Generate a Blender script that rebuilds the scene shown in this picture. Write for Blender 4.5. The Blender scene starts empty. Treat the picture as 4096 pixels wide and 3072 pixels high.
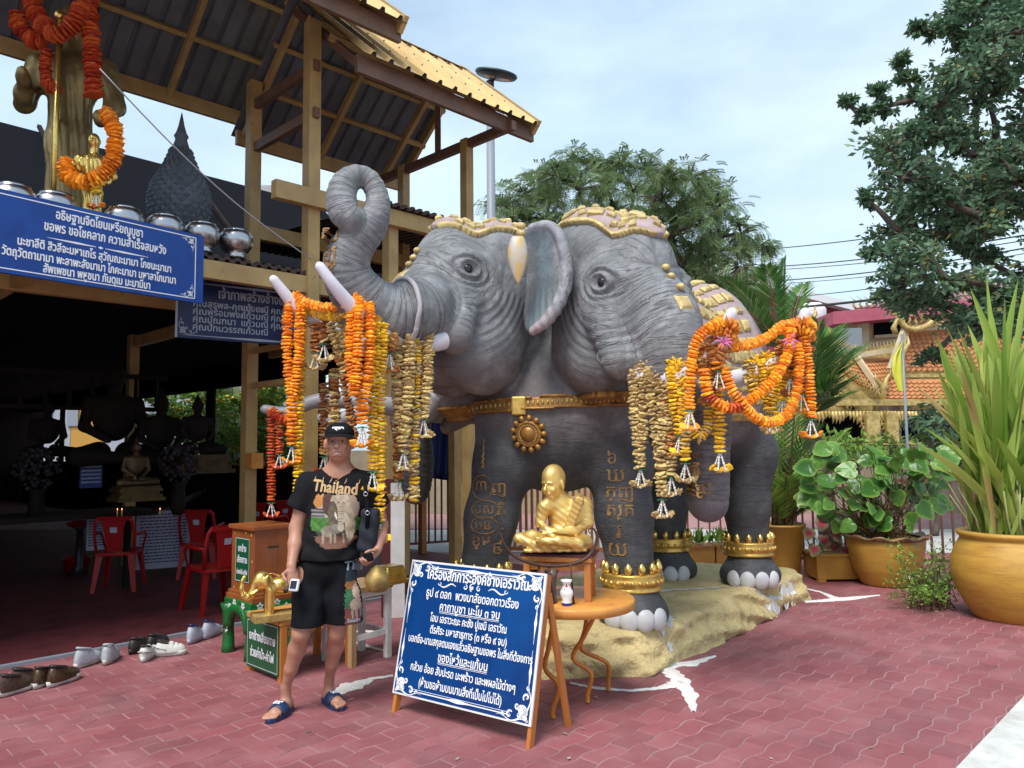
import bpy, math, random
import numpy as np
from mathutils import Vector, Matrix
from mathutils.bvhtree import BVHTree

random.seed(7)
rng = np.random.default_rng(7)
SC = bpy.context.scene
COL = SC.collection
R = math.radians

# ------------------------------------------------------------------ camera
CAMLOC = Vector((0, 0, 1.6))
CAMM = Matrix.Rotation(R(90 + 4.5), 3, 'X') @ Matrix.Rotation(R(-0.6), 3, 'Z')
cam = bpy.data.objects.new('camera', bpy.data.cameras.new('camera'))
COL.objects.link(cam)
cam.matrix_world = Matrix.Translation(CAMLOC) @ CAMM.to_4x4()
cam.data.sensor_width = 36
cam.data.lens = 27.07
cam.data.clip_end = 2000
cam.data.clip_start = 0.05
SC.camera = cam
FPX = 770.0

# ------------------------------------------------------------------ world and sun
W = bpy.data.worlds.new('World'); SC.world = W; W.use_nodes = True
nt = W.node_tree; nt.nodes.clear()
n = nt.nodes.new
out = n('ShaderNodeOutputWorld'); bg = n('ShaderNodeBackground')
sky = n('ShaderNodeTexSky'); sky.sky_type = 'NISHITA'; sky.sun_disc = False
SUN_EL, SUN_AZ = 58, 205
sky.sun_elevation = R(SUN_EL); sky.sun_rotation = R(SUN_AZ)
sky.air_density = 1.0; sky.dust_density = 1.5; sky.ozone_density = 1.2
tc = n('ShaderNodeTexCoord'); mp = n('ShaderNodeMapping'); mp.inputs['Scale'].default_value = (1, 1, 2.6)
nz = n('ShaderNodeTexNoise'); nz.inputs['Scale'].default_value = 1.7; nz.inputs['Detail'].default_value = 6; nz.inputs['Roughness'].default_value = .55
rp = n('ShaderNodeValToRGB'); rp.color_ramp.elements[0].position = .36; rp.color_ramp.elements[1].position = .60
rp.color_ramp.elements[0].color = (.48, .48, .48, 1); rp.color_ramp.elements[1].color = (.93, .93, .93, 1)
nz2 = n('ShaderNodeTexNoise'); nz2.inputs['Scale'].default_value = 3.1; nz2.inputs['Detail'].default_value = 5
rp2 = n('ShaderNodeValToRGB'); rp2.color_ramp.elements[0].position = .35; rp2.color_ramp.elements[1].position = .65
rp2.color_ramp.elements[0].color = (4.1, 5.35, 6.45, 1); rp2.color_ramp.elements[1].color = (4.7, 5.75, 6.5, 1)
mx = n('ShaderNodeMix'); mx.data_type = 'RGBA'
L = nt.links.new
L(tc.outputs['Generated'], mp.inputs[0]); L(mp.outputs[0], nz.inputs['Vector']); L(nz.outputs[0], rp.inputs[0])
L(mp.outputs[0], nz2.inputs['Vector']); L(nz2.outputs[0], rp2.inputs[0])
L(rp.outputs[0], mx.inputs[0]); L(sky.outputs[0], mx.inputs[6]); L(rp2.outputs[0], mx.inputs[7])
L(mx.outputs[2], bg.inputs[0]); bg.inputs[1].default_value = 0.12
L(bg.outputs[0], out.inputs[0])

sun = bpy.data.objects.new('sun', bpy.data.lights.new('sun', 'SUN')); COL.objects.link(sun)
sun.data.energy = 2.8; sun.data.angle = R(26); sun.data.color = (1, .96, .9)
sd = Vector((math.sin(R(SUN_AZ)) * math.cos(R(SUN_EL)), math.cos(R(SUN_AZ)) * math.cos(R(SUN_EL)), math.sin(R(SUN_EL))))
sun.rotation_euler = sd.to_track_quat('Z', 'Y').to_euler()
SC.view_settings.view_transform = 'Standard'; SC.view_settings.look = 'None'
SC.view_settings.exposure = 0.62; SC.view_settings.gamma = 1
SC.view_settings.use_curve_mapping = False
SC.cycles.max_bounces = 6; SC.cycles.diffuse_bounces = 3; SC.cycles.glossy_bounces = 3
SC.cycles.transparent_max_bounces = 6; SC.cycles.use_denoising = True
SC.cycles.sample_clamp_indirect = 6

# ------------------------------------------------------------------ placement helpers
def ray(u, v):
    return CAMM @ Vector(((u - 512) / FPX, (384 - v) / FPX, -1))
def at(u, v, Y):                       # point at forward distance Y seen at (u, v)
    d = ray(u, v); return CAMLOC + d * (Y / d.y)
def a2(x, y, Y): return at(x / 2.16, y / 2.16, Y)
def gp(u, v, z=0.0):
    d = ray(u, v); return CAMLOC + d * ((z - CAMLOC.z) / d.z)
def g2(x, y, z=0.0): return gp(x / 2.16, y / 2.16, z)

P0 = Vector((-1.94, 7.34, 0)); D1 = Vector((.700, .714, 0)); D2 = Vector((-.714, .700, 0))
def pav(t, w, z=0.0): return P0 + D1 * t + D2 * w + Vector((0, 0, z))

# ------------------------------------------------------------------ materials
def mat(name, col, rough=.6, metal=0, col2=None, nscale=6, nlo=.35, nhi=.65, bump=None, attr=None, coat=0, spec=.5,
        dirt=None, ndetail=5, stretch=None, wave=None, sub=0):
    m = bpy.data.materials.new(name); m.use_nodes = True
    t = m.node_tree; b = t.nodes['Principled BSDF']; L = t.links.new; n = t.nodes.new
    b.inputs['Roughness'].default_value = rough; b.inputs['Metallic'].default_value = metal
    b.inputs['Specular IOR Level'].default_value = spec
    b.inputs['Coat Weight'].default_value = coat
    tc = n('ShaderNodeTexCoord'); vec = tc.outputs['Object']
    if stretch:
        mp = n('ShaderNodeMapping'); mp.inputs['Scale'].default_value = stretch; L(vec, mp.inputs[0]); vec = mp.outputs[0]
    c = None
    if attr:
        a = n('ShaderNodeAttribute'); a.attribute_name = attr; c = a.outputs['Color']
    def ramp(sock, lo, hi):
        r = n('ShaderNodeMapRange'); r.inputs[1].default_value = lo; r.inputs[2].default_value = hi; L(sock, r.inputs[0]); return r.outputs[0]
    def noise(scale, detail=ndetail):
        z = n('ShaderNodeTexNoise'); z.inputs['Scale'].default_value = scale; z.inputs['Detail'].default_value = detail
        z.inputs['Roughness'].default_value = .6; L(vec, z.inputs['Vector']); return z.outputs[0]
    base = (*col, 1)
    if col2 is not None:
        f = ramp(noise(nscale), nlo, nhi)
        x = n('ShaderNodeMix'); x.data_type = 'RGBA'; L(f, x.inputs[0])
        x.inputs[7].default_value = (*col2, 1)
        if c is not None: L(c, x.inputs[6])
        else: x.inputs[6].default_value = base
        c = x.outputs[2]
    if dirt:                                            # (colour, scale, lo, hi)
        f = ramp(noise(dirt[1]), dirt[2], dirt[3])
        x = n('ShaderNodeMix'); x.data_type = 'RGBA'; L(f, x.inputs[0]); x.inputs[7].default_value = (*dirt[0], 1)
        if c is not None: L(c, x.inputs[6])
        else: x.inputs[6].default_value = base
        c = x.outputs[2]
    if c is not None: L(c, b.inputs['Base Color'])
    else: b.inputs['Base Color'].default_value = base
    if bump:
        bp = n('ShaderNodeBump'); bp.inputs['Strength'].default_value = bump[1]; bp.inputs['Distance'].default_value = bump[2] if len(bump) > 2 else .01
        L(noise(bump[0]), bp.inputs['Height']); L(bp.outputs[0], b.inputs['Normal'])
    if sub:
        b.inputs['Subsurface Weight'].default_value = sub; b.inputs['Subsurface Scale'].default_value = .02
    return m

M = {}
M['gold'] = mat('gold paint', (.72, .46, .12), .36, .75, (.42, .25, .06), 9, .4, .7, bump=(40, .3, .004))
M['goldold'] = mat('old gold paint', (.55, .39, .13), .5, .45, (.25, .16, .06), 14, .4, .7, bump=(60, .5, .006))
M['goldleaf'] = mat('bright gold leaf', (.86, .60, .17), .25, .85, (.50, .30, .07), 12, .45, .75, bump=(60, .25, .003))
M['goldink'] = mat('gold lettering paint', (.34, .19, .055), .6, .1, (.16, .09, .05), 18, .4, .6)
M['goldpale'] = mat('pale gold stucco', (.60, .47, .20), .6, .15, (.33, .24, .10), 10, bump=(30, .6, .01))
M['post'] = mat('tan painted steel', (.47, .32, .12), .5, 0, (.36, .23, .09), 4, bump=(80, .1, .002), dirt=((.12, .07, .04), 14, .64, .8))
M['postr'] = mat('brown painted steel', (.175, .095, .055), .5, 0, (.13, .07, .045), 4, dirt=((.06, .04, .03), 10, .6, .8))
M['roofy'] = mat('yellow roofing sheet', (.68, .48, .20), .45, 0, (.53, .37, .16), 3, dirt=((.40, .29, .14), 6, .6, .85))
M['roofd'] = mat('grey roofing underside', (.17, .185, .21), .5, .1, (.12, .13, .15), 3)
M['dark'] = mat('dark net and inner shade', (.008, .0085, .012), .95, spec=.05)
M['darkbrown'] = mat('dark brown with hall shade', (.016, .010, .008), .8, 0, (.010, .007, .006), 5, spec=.2)  # near black: the hall's shade is put into this brown
M['dimgold'] = mat('gold with hall shade', (.10, .065, .02), .5, .4, (.04, .025, .01), 8)  # gold darkened in its colour for the shade of the hall
M['blue'] = mat('blue sign vinyl', (.004, .058, .30), .35, 0, (.004, .045, .24), 3, spec=.4, dirt=((.003, .02, .15), 5, .55, .85))
M['navy'] = mat('navy sign vinyl', (.006, .014, .085), .4)
M['white'] = mat('white print', (.78, .80, .84), .5)
M['greyprint'] = mat('grey print', (.36, .40, .48), .5)
M['whitepaint'] = mat('white paint', (.75, .75, .76), .45, 0, (.62, .62, .62), 6)
M['tusk'] = mat('white tusk paint', (.66, .64, .70), .35, 0, (.50, .48, .53), 3, .4, .8)
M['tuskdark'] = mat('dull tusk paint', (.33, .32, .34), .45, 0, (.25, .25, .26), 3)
M['wood'] = mat('orange varnished wood', (.52, .19, .035), .4, 0, (.36, .12, .025), 3, stretch=(1, 1, .15), dirt=((.12, .04, .02), 12, .62, .85), coat=.15)
M['woodbox'] = mat('brown varnished box wood', (.33, .10, .025), .38, 0, (.23, .065, .02), 3, stretch=(1, 1, .15), dirt=((.07, .03, .015), 9, .6, .85), coat=.2)
M['woodyel'] = mat('yellow painted wood', (.64, .29, .06), .45, 0, (.50, .20, .04), 5, dirt=((.12, .05, .03), 10, .63, .8))
M['woodraw'] = mat('pale raw wood', (.44, .29, .15), .6, 0, (.32, .20, .10), 6, stretch=(4, 4, .6))
M['green'] = mat('green gloss paint', (.01, .15, .03), .35, 0, (.008, .09, .02), 6, bump=(30, .4, .004))
M['greensign'] = mat('green sign board', (.008, .085, .035), .4)
M['red'] = mat('red plastic', (.30, .006, .008), .4, spec=.3)
M['black'] = mat('black iron', (.02, .017, .016), .5)
M['rust'] = mat('rusty iron', (.09, .04, .025), .6, .3, (.03, .02, .018), 20)
M['orangem'] = mat('orange painted steel', (.60, .22, .03), .4, 0, (.45, .14, .02), 8)
M['silver'] = mat('polished steel', (.46, .46, .48), .27, 1)
M['darksteel'] = mat('dark steel', (.04, .042, .05), .4, .6)
M['grey'] = mat('grey painted metal', (.22, .25, .29), .5)
M['conc'] = mat('light concrete', (.46, .45, .42), .8, 0, (.36, .35, .33), 4, bump=(50, .3, .004))
M['potter'] = mat('mustard glazed clay', (.52, .30, .045), .55, 0, (.40, .205, .03), 2.5, dirt=((.28, .13, .03), 4, .58, .82), coat=.05, bump=(22, .35, .008), stretch=(1, 1, 5))
M['pottery2'] = mat('mustard pot paint', (.49, .275, .04), .55, 0, (.38, .185, .03), 3, dirt=((.14, .06, .03), 9, .66, .82))
M['soil'] = mat('potting soil', (.035, .025, .018), .95)
M['orange'] = mat('orange marigold', (1.0, .37, .018), .6, 0, (.98, .27, .010), 30)
M['yellow'] = mat('yellow marigold', (.88, .55, .03), .6, 0, (.74, .38, .015), 30)
M['tan'] = mat('faded straw flower', (.66, .50, .22), .75, 0, (.46, .31, .12), 24)
M['brown'] = mat('withered orange flower', (.52, .20, .05), .75, 0, (.34, .13, .04), 24)
M['darkor'] = mat('deep orange flower', (.80, .30, .015), .7, 0, (.62, .18, .01), 24)
M['redor'] = mat('red orange flower', (.62, .085, .012), .7, 0, (.42, .05, .01), 24)
M['jasmine'] = mat('white jasmine', (.72, .70, .66), .6)
M['greenleaf'] = mat('small green leaf', (.06, .26, .12), .5)
M['skin'] = mat('tanned skin', (.44, .225, .15), .5, 0, (.37, .175, .115), 12, bump=(120, .15, .001), sub=.08)
M['cloth'] = mat('black cotton', (.0085, .009, .011), .9, 0, (.013, .0135, .016), 8, bump=(220, .25, .001), spec=.12)
M['shorts'] = mat('black shorts cloth', (.005, .0055, .0075), .85, 0, (.008, .0085, .011), 8, spec=.12)
M['navyrub'] = mat('navy rubber', (.01, .03, .09), .45)
M['tarp'] = mat('blue tarpaulin', (.008, .018, .10), .6)
for k_ in ('orange', 'yellow', 'tan', 'brown', 'darkor', 'redor'):      # every blossom keeps its own tone
    t = M[k_].node_tree; oi = t.nodes.new('ShaderNodeObjectInfo'); hs = t.nodes.new('ShaderNodeHueSaturation'); mr = t.nodes.new('ShaderNodeMapRange'); mr.inputs[3].default_value = .68; mr.inputs[4].default_value = 1.18; mh = t.nodes.new('ShaderNodeMapRange'); mh.inputs[3].default_value = .488; mh.inputs[4].default_value = .512
    bs = t.nodes['Principled BSDF']; src = bs.inputs['Base Color'].links[0].from_socket; t.links.new(oi.outputs['Random'], mr.inputs[0]); t.links.new(oi.outputs['Random'], mh.inputs[0]); t.links.new(mh.outputs[0], hs.inputs['Hue']); t.links.new(mr.outputs[0], hs.inputs['Value']); t.links.new(src, hs.inputs['Color']); t.links.new(hs.outputs[0], bs.inputs['Base Color'])
M['print'] = mat('printed picture', (.5, .5, .5), .8, attr='pc')

# ------------------------------------------------------------------ objects
OFF = {}
def offset(o): return OFF.get(o.name, Vector((0, 0, 0))) if o is not None else Vector((0, 0, 0))
def tag(o, label=None, cat=None, group=None, kind=None):
    if label: o['label'] = label
    if cat: o['category'] = cat
    if group: o['group'] = group
    if kind: o['kind'] = kind
    return o
def thing(name, label, cat, loc=(0, 0, 0), group=None):
    o = bpy.data.objects.new(name, None); COL.objects.link(o); o.empty_display_size = .1
    o.location = loc; OFF[o.name] = Vector(loc)
    return tag(o, label, cat, group)
def link(name, me, parent=None, m=None):
    o = bpy.data.objects.new(name, me); COL.objects.link(o)
    if m is not None and not me.materials: me.materials.append(m if not isinstance(m, str) else M[m])
    if parent is not None:
        o.parent = parent; OFF[o.name] = offset(parent)
    return o
def npmesh(name, V, F, smooth=True, nper=None):
    V = np.ascontiguousarray(V, dtype=np.float32); F = np.ascontiguousarray(F, dtype=np.int32)
    k = F.shape[1]; me = bpy.data.meshes.new(name)
    me.vertices.add(len(V)); me.vertices.foreach_set('co', V.ravel())
    me.loops.add(F.size); me.loops.foreach_set('vertex_index', F.ravel())
    me.polygons.add(len(F)); me.polygons.foreach_set('loop_start', np.arange(0, F.size, k, dtype=np.int32))
    if smooth: me.polygons.foreach_set('use_smooth', np.ones(len(F), dtype=bool))
    me.update(calc_edges=True); return me
def setcol(me, name, C):
    a = me.attributes.new(name, 'FLOAT_COLOR', 'POINT')
    C = np.asarray(C, dtype=np.float32)
    if C.shape[1] == 3: C = np.concatenate([C, np.ones((len(C), 1), np.float32)], 1)
    a.data.foreach_set('color', np.ascontiguousarray(C).ravel())
def setvec(me, name, C):
    a = me.attributes.new(name, 'FLOAT_VECTOR', 'POINT'); a.data.foreach_set('vector', np.ascontiguousarray(C, dtype=np.float32).ravel())

class MB:
    def __init__(s): s.v = []; s.f = []; s.sm = []; s.c = []
    def add(s, V, F, smooth=False):
        b = len(s.v); s.v += [Vector(p) for p in V]; s.f += [tuple(i + b for i in f) for f in F]; s.sm += [smooth] * len(F); return s
    def obox(s, c, ax, half, bev=0):
        c = Vector(c); X, Y, Z = ax; V = []
        for z in (-1, 1):
            for (x, y) in ((-1, -1), (1, -1), (1, 1), (-1, 1)): V.append(c + X * (x * half[0]) + Y * (y * half[1]) + Z * (z * half[2]))
        return s.add(V, [(0, 3, 2, 1), (4, 5, 6, 7), (0, 1, 5, 4), (1, 2, 6, 5), (2, 3, 7, 6), (3, 0, 4, 7)])
    def box(s, c, size, rz=0):
        a = Matrix.Rotation(rz, 3, 'Z'); return s.obox(c, (a.col[0].copy(), a.col[1].copy(), Vector((0, 0, 1))), (size[0] / 2, size[1] / 2, size[2] / 2))
    def beam(s, p, q, w, h, up=Vector((0, 0, 1))):
        p = Vector(p); q = Vector(q); d = (q - p); l = d.length; d = d / l
        sd = d.cross(up)
        if sd.length < 1e-4: sd = Vector((1, 0, 0)) if abs(d.z) > .9 else Vector((0, 0, 1))
        sd.normalize(); u2 = sd.cross(d).normalized()
        return s.obox((p + q) / 2, (d, sd, u2), (l / 2, w / 2, h / 2))
    def tube(s, pts, rad, seg=8, cap=True, smooth=True, flat=1.0):
        pts = [Vector(p) for p in pts]; n = len(pts)
        if not hasattr(rad, '__len__'): rad = [rad] * n
        V = []; prev = None
        for i, p in enumerate(pts):
            d = (pts[min(i + 1, n - 1)] - pts[max(i - 1, 0)])
            if d.length < 1e-9: d = Vector((0, 0, 1))
            d.normalize()
            if prev is None:
                a = d.cross(Vector((0, 0, 1)))
                if a.length < .05: a = d.cross(Vector((0, 1, 0)))
            else: a = prev - d * prev.dot(d)
            a.normalize(); prev = a; b = d.cross(a)
            for k in range(seg):
                t = 2 * math.pi * k / seg; V.append(p + (a * math.cos(t) + b * (math.sin(t) * flat)) * rad[i])
        F = [(i * seg + k, i * seg + (k + 1) % seg, (i + 1) * seg + (k + 1) % seg, (i + 1) * seg + k) for i in range(n - 1) for k in range(seg)]
        F = [tuple(reversed(f)) for f in F]
        if cap: F += [tuple(range(seg)), tuple(reversed(range((n - 1) * seg, n * seg)))]
        return s.add(V, F, smooth)
    def lathe(s, prof, c=(0, 0, 0), seg=24, smooth=True, fn=None, sx=1, sy=1):
        c = Vector(c); V = []
        for (r, z) in prof:
            for k in range(seg):
                t = 2 * math.pi * k / seg; rr = r * (fn(t, r, z) if fn else 1)
                V.append(c + Vector((rr * sx * math.cos(t), rr * sy * math.sin(t), z)))
        m = len(prof)
        F = [(i * seg + k, i * seg + (k + 1) % seg, (i + 1) * seg + (k + 1) % seg, (i + 1) * seg + k) for i in range(m - 1) for k in range(seg)]
        F += [tuple(reversed(range(seg))), tuple(range((m - 1) * seg, m * seg))]
        return s.add(V, F, smooth)
    def sph(s, c, r, seg=10, ring=6, ax=None):
        if not hasattr(r, '__len__'): r = (r, r, r)
        c = Vector(c); V = [c + Vector((0, 0, -r[2]))]
        for i in range(1, ring):
            a = -math.pi / 2 + math.pi * i / ring
            for k in range(seg):
                t = 2 * math.pi * k / seg; V.append(c + Vector((r[0] * math.cos(a) * math.cos(t), r[1] * math.cos(a) * math.sin(t), r[2] * math.sin(a))))
        V.append(c + Vector((0, 0, r[2]))); F = []
        for k in range(seg): F.append((0, 1 + (k + 1) % seg, 1 + k))
        for i in range(ring - 2):
            for k in range(seg): F.append((1 + i * seg + k, 1 + i * seg + (k + 1) % seg, 1 + (i + 1) * seg + (k + 1) % seg, 1 + (i + 1) * seg + k))
        e = len(V) - 1
        for k in range(seg): F.append((e, 1 + (ring - 2) * seg + k, 1 + (ring - 2) * seg + (k + 1) % seg))
        if ax is not None: V = [c + ax @ (p - c) for p in V]
        return s.add(V, F, True)
    def prism(s, pts, n, th):           # polygon (list of Vector) extruded by th along n
        pts = [Vector(p) for p in pts]; k = len(pts); n = Vector(n).normalized()
        V = pts + [p + n * th for p in pts]
        return s.add(V, [tuple(reversed(range(k))), tuple(range(k, 2 * k))] + [(i, (i + 1) % k, k + (i + 1) % k, k + i) for i in range(k)])
    def mesh(s, name, off=Vector((0, 0, 0))):
        me = bpy.data.meshes.new(name); me.from_pydata([p - off for p in s.v], [], s.f)
        me.polygons.foreach_set('use_smooth', s.sm); me.update(); return me
    def build(s, name, m, parent=None, kind=None, bev=0):
        o = link(name, s.mesh(name, offset(parent)), parent, m)
        if kind: o['kind'] = kind
        if bev:
            b = o.modifiers.new('bevel', 'BEVEL'); b.width = bev; b.segments = 2; b.limit_method = 'ANGLE'
        return o

def copy_tree(o, parent=None):
    c = o.copy(); COL.objects.link(c)
    if parent is not None: c.parent = parent
    for ch in list(o.children): copy_tree(ch, c)
    return c

# ------------------------------------------------------------------ signed-distance modelling
class SDF:
    def __init__(s, lo, hi, h):
        s.lo = np.array(lo, np.float32); s.h = h
        s.n = tuple(int(math.ceil((b - a) / h)) + 1 for a, b in zip(lo, hi))
        s.ax = [(s.lo[i] + h * np.arange(s.n[i])).astype(np.float32) for i in range(3)]
        s.D = np.full(s.n, 9.0, np.float32)
    def _sub(s, lo, hi, pad):
        sl = []
        for i in range(3):
            a = int(max(0, math.floor((lo[i] - pad - s.lo[i]) / s.h))); b = int(min(s.n[i], math.ceil((hi[i] + pad - s.lo[i]) / s.h) + 1))
            if b <= a: return None
            sl.append(slice(a, b))
        return tuple(sl)
    def _grid(s, sl): return s.ax[0][sl[0]][:, None, None], s.ax[1][sl[1]][None, :, None], s.ax[2][sl[2]][None, None, :]
    def comb(s, sl, d, k, op):
        a = s.D[sl]
        if op == '-':
            d = -d
            if k > 0:
                hh = np.clip(.5 - .5 * (d - a) / k * -1 * -1, 0, 1); hh = np.clip(.5 + .5 * (d - a) / k, 0, 1)
                s.D[sl] = a * (1 - hh) + d * hh + k * hh * (1 - hh)
            else: s.D[sl] = np.maximum(a, d)
            return
        if k > 0:
            hh = np.clip(.5 + .5 * (a - d) / k, 0, 1); s.D[sl] = a * (1 - hh) + d * hh - k * hh * (1 - hh)
        else: s.D[sl] = np.minimum(a, d)
    def cone(s, a, b, ra, rb, k=.05, op='+'):
        a = np.array(a, np.float32); b = np.array(b, np.float32); rm = max(ra, rb)
        sl = s._sub(np.minimum(a, b) - rm, np.maximum(a, b) + rm, k + 2.5 * s.h)
        if sl is None: return s
        X, Y, Z = s._grid(sl); ba = b - a; L2 = max(float(ba @ ba), 1e-9)
        px, py, pz = X - a[0], Y - a[1], Z - a[2]
        t = np.clip((px * ba[0] + py * ba[1] + pz * ba[2]) / L2, 0, 1)
        d = np.sqrt((px - t * ba[0]) ** 2 + (py - t * ba[1]) ** 2 + (pz - t * ba[2]) ** 2) - (ra + (rb - ra) * t)
        s.comb(sl, d, k, op); return s
    def chain(s, pts, rad, k=.05, op='+'):
        if not hasattr(rad, '__len__'): rad = [rad] * len(pts)
        for i in range(len(pts) - 1): s.cone(pts[i], pts[i + 1], rad[i], rad[i + 1], k, op)
        return s
    def ell(s, c, r, rot=None, k=.05, op='+'):
        c = np.array(c, np.float32); r = np.array(r, np.float32); rm = r.max() if rot is not None else r
        sl = s._sub(c - rm, c + rm, k + 2.5 * s.h)
        if sl is None: return s
        X, Y, Z = s._grid(sl); px, py, pz = X - c[0], Y - c[1], Z - c[2]
        if rot is not None:
            Q = np.array(rot, np.float32)              # columns = local axes
            px, py, pz = (Q[0, i] * px + Q[1, i] * py + Q[2, i] * pz for i in range(3))
        k0 = np.sqrt((px / r[0]) ** 2 + (py / r[1]) ** 2 + (pz / r[2]) ** 2)
        k1 = np.sqrt((px / r[0] ** 2) ** 2 + (py / r[1] ** 2) ** 2 + (pz / r[2] ** 2) ** 2) + 1e-6
        s.comb(sl, k0 * (k0 - 1) / k1, k, op); return s
    def box(s, c, half, rot=None, rd=.0, k=.02, op='+'):
        c = np.array(c, np.float32); half = np.array(half, np.float32); rm = float(np.linalg.norm(half))
        sl = s._sub(c - rm, c + rm, k + 2.5 * s.h)
        if sl is None: return s
        X, Y, Z = s._grid(sl); px, py, pz = X - c[0], Y - c[1], Z - c[2]
        if rot is not None:
            Q = np.array(rot, np.float32); px, py, pz = (Q[0, i] * px + Q[1, i] * py + Q[2, i] * pz for i in range(3))
        qx, qy, qz = np.abs(px) - half[0] + rd, np.abs(py) - half[1] + rd, np.abs(pz) - half[2] + rd
        d = np.sqrt(np.maximum(qx, 0) ** 2 + np.maximum(qy, 0) ** 2 + np.maximum(qz, 0) ** 2) + np.minimum(np.maximum(qx, np.maximum(qy, qz)), 0) - rd
        s.comb(sl, d, k, op); return s
    def clip(s, p, nrm):               # keep the side the normal points away from
        p = np.array(p); nrm = np.array(nrm) / np.linalg.norm(nrm)
        X, Y, Z = s._grid((slice(None),) * 3)
        s.D = np.maximum(s.D, (X - p[0]) * nrm[0] + (Y - p[1]) * nrm[1] + (Z - p[2]) * nrm[2]).astype(np.float32); return s
    def nets(s, smooth=2):
        D = s.D; S = D < 0; nx, ny, nz = D.shape
        cnt = np.zeros((nx - 1, ny - 1, nz - 1), np.int8)
        for i in (0, 1):
            for j in (0, 1):
                for k in (0, 1): cnt += S[i:nx - 1 + i, j:ny - 1 + j, k:nz - 1 + k]
        act = (cnt > 0) & (cnt < 8); I = np.argwhere(act); idx = np.full(cnt.shape, -1, np.int32); idx[act] = np.arange(len(I))
        cor = {}
        for i in (0, 1):
            for j in (0, 1):
                for k in (0, 1): cor[i, j, k] = D[I[:, 0] + i, I[:, 1] + j, I[:, 2] + k]
        P = np.zeros((len(I), 3)); N = np.zeros(len(I))
        for a in range(3):
            for b in (0, 1):
                for c in (0, 1):
                    e0 = [0, 0, 0]; e0[(a + 1) % 3] = b; e0[(a + 2) % 3] = c; e1 = list(e0); e1[a] = 1
                    d0, d1 = cor[tuple(e0)], cor[tuple(e1)]; mk = (d0 < 0) != (d1 < 0)
                    t = np.where(mk, d0 / np.where(mk, d0 - d1, 1), 0)
                    q = np.tile(np.array(e0, float), (len(I), 1)); q[:, a] = t
                    P += q * mk[:, None]; N += mk
        P = P / np.maximum(N, 1)[:, None]; V = (I + P) * s.h + s.lo
        FF = []
        for a in range(3):
            b, c = (a + 1) % 3, (a + 2) % 3
            A = [slice(None)] * 3; B = [slice(None)] * 3; A[a] = slice(0, -1); B[a] = slice(1, None)
            for q in (b, c): A[q] = slice(1, -1); B[q] = slice(1, -1)
            s0, s1 = S[tuple(A)], S[tuple(B)]; df = s0 != s1; E = np.argwhere(df); fl = s0[df]
            if not len(E): continue
            E = E.copy(); E[:, b] += 1; E[:, c] += 1
            def cell(db, dc):
                Q = E.copy(); Q[:, b] += db; Q[:, c] += dc; return idx[Q[:, 0], Q[:, 1], Q[:, 2]]
            q = np.stack([cell(-1, -1), cell(0, -1), cell(0, 0), cell(-1, 0)], 1)
            q[~fl] = q[~fl][:, ::-1]; FF.append(q)
        F = np.concatenate(FF); F = F[(F >= 0).all(1)]
        for _ in range(smooth):
            A = np.zeros_like(V); C = np.zeros(len(V))
            for i in range(4):
                x, y = F[:, i], F[:, (i + 1) % 4]
                for d in range(3): A[:, d] += np.bincount(x, V[y, d], len(V)) + np.bincount(y, V[x, d], len(V))
                C += np.bincount(x, minlength=len(V)) + np.bincount(y, minlength=len(V))
            V = V * .45 + .55 * A / np.maximum(C, 1)[:, None]
        return V, F
def vnormals(V, F):
    n = np.cross(V[F[:, 2]] - V[F[:, 0]], V[F[:, 3]] - V[F[:, 1]]); N = np.zeros_like(V)
    for i in range(4):
        for d in range(3): N[:, d] += np.bincount(F[:, i], n[:, d], len(V))
    return N / (np.linalg.norm(N, axis=1, keepdims=True) + 1e-9)
def sdfobj(name, s, m, parent=None, smooth=2, fn=None):
    V, F = s.nets(smooth)
    if fn is not None: V = fn(V, F)
    me = npmesh(name, V - np.array(offset(parent)), F)
    return link(name, me, parent, m)
def bvh_of(V, F): return BVHTree.FromPolygons([tuple(p) for p in V.tolist()], F.tolist())
def frame(fwd, up=(0, 0, 1)):          # rotation matrix, columns = forward, left, up
    f = Vector(fwd).normalized(); l = Vector(up).cross(f).normalized(); u = f.cross(l)
    return Matrix((f, l, u)).transposed()

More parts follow.
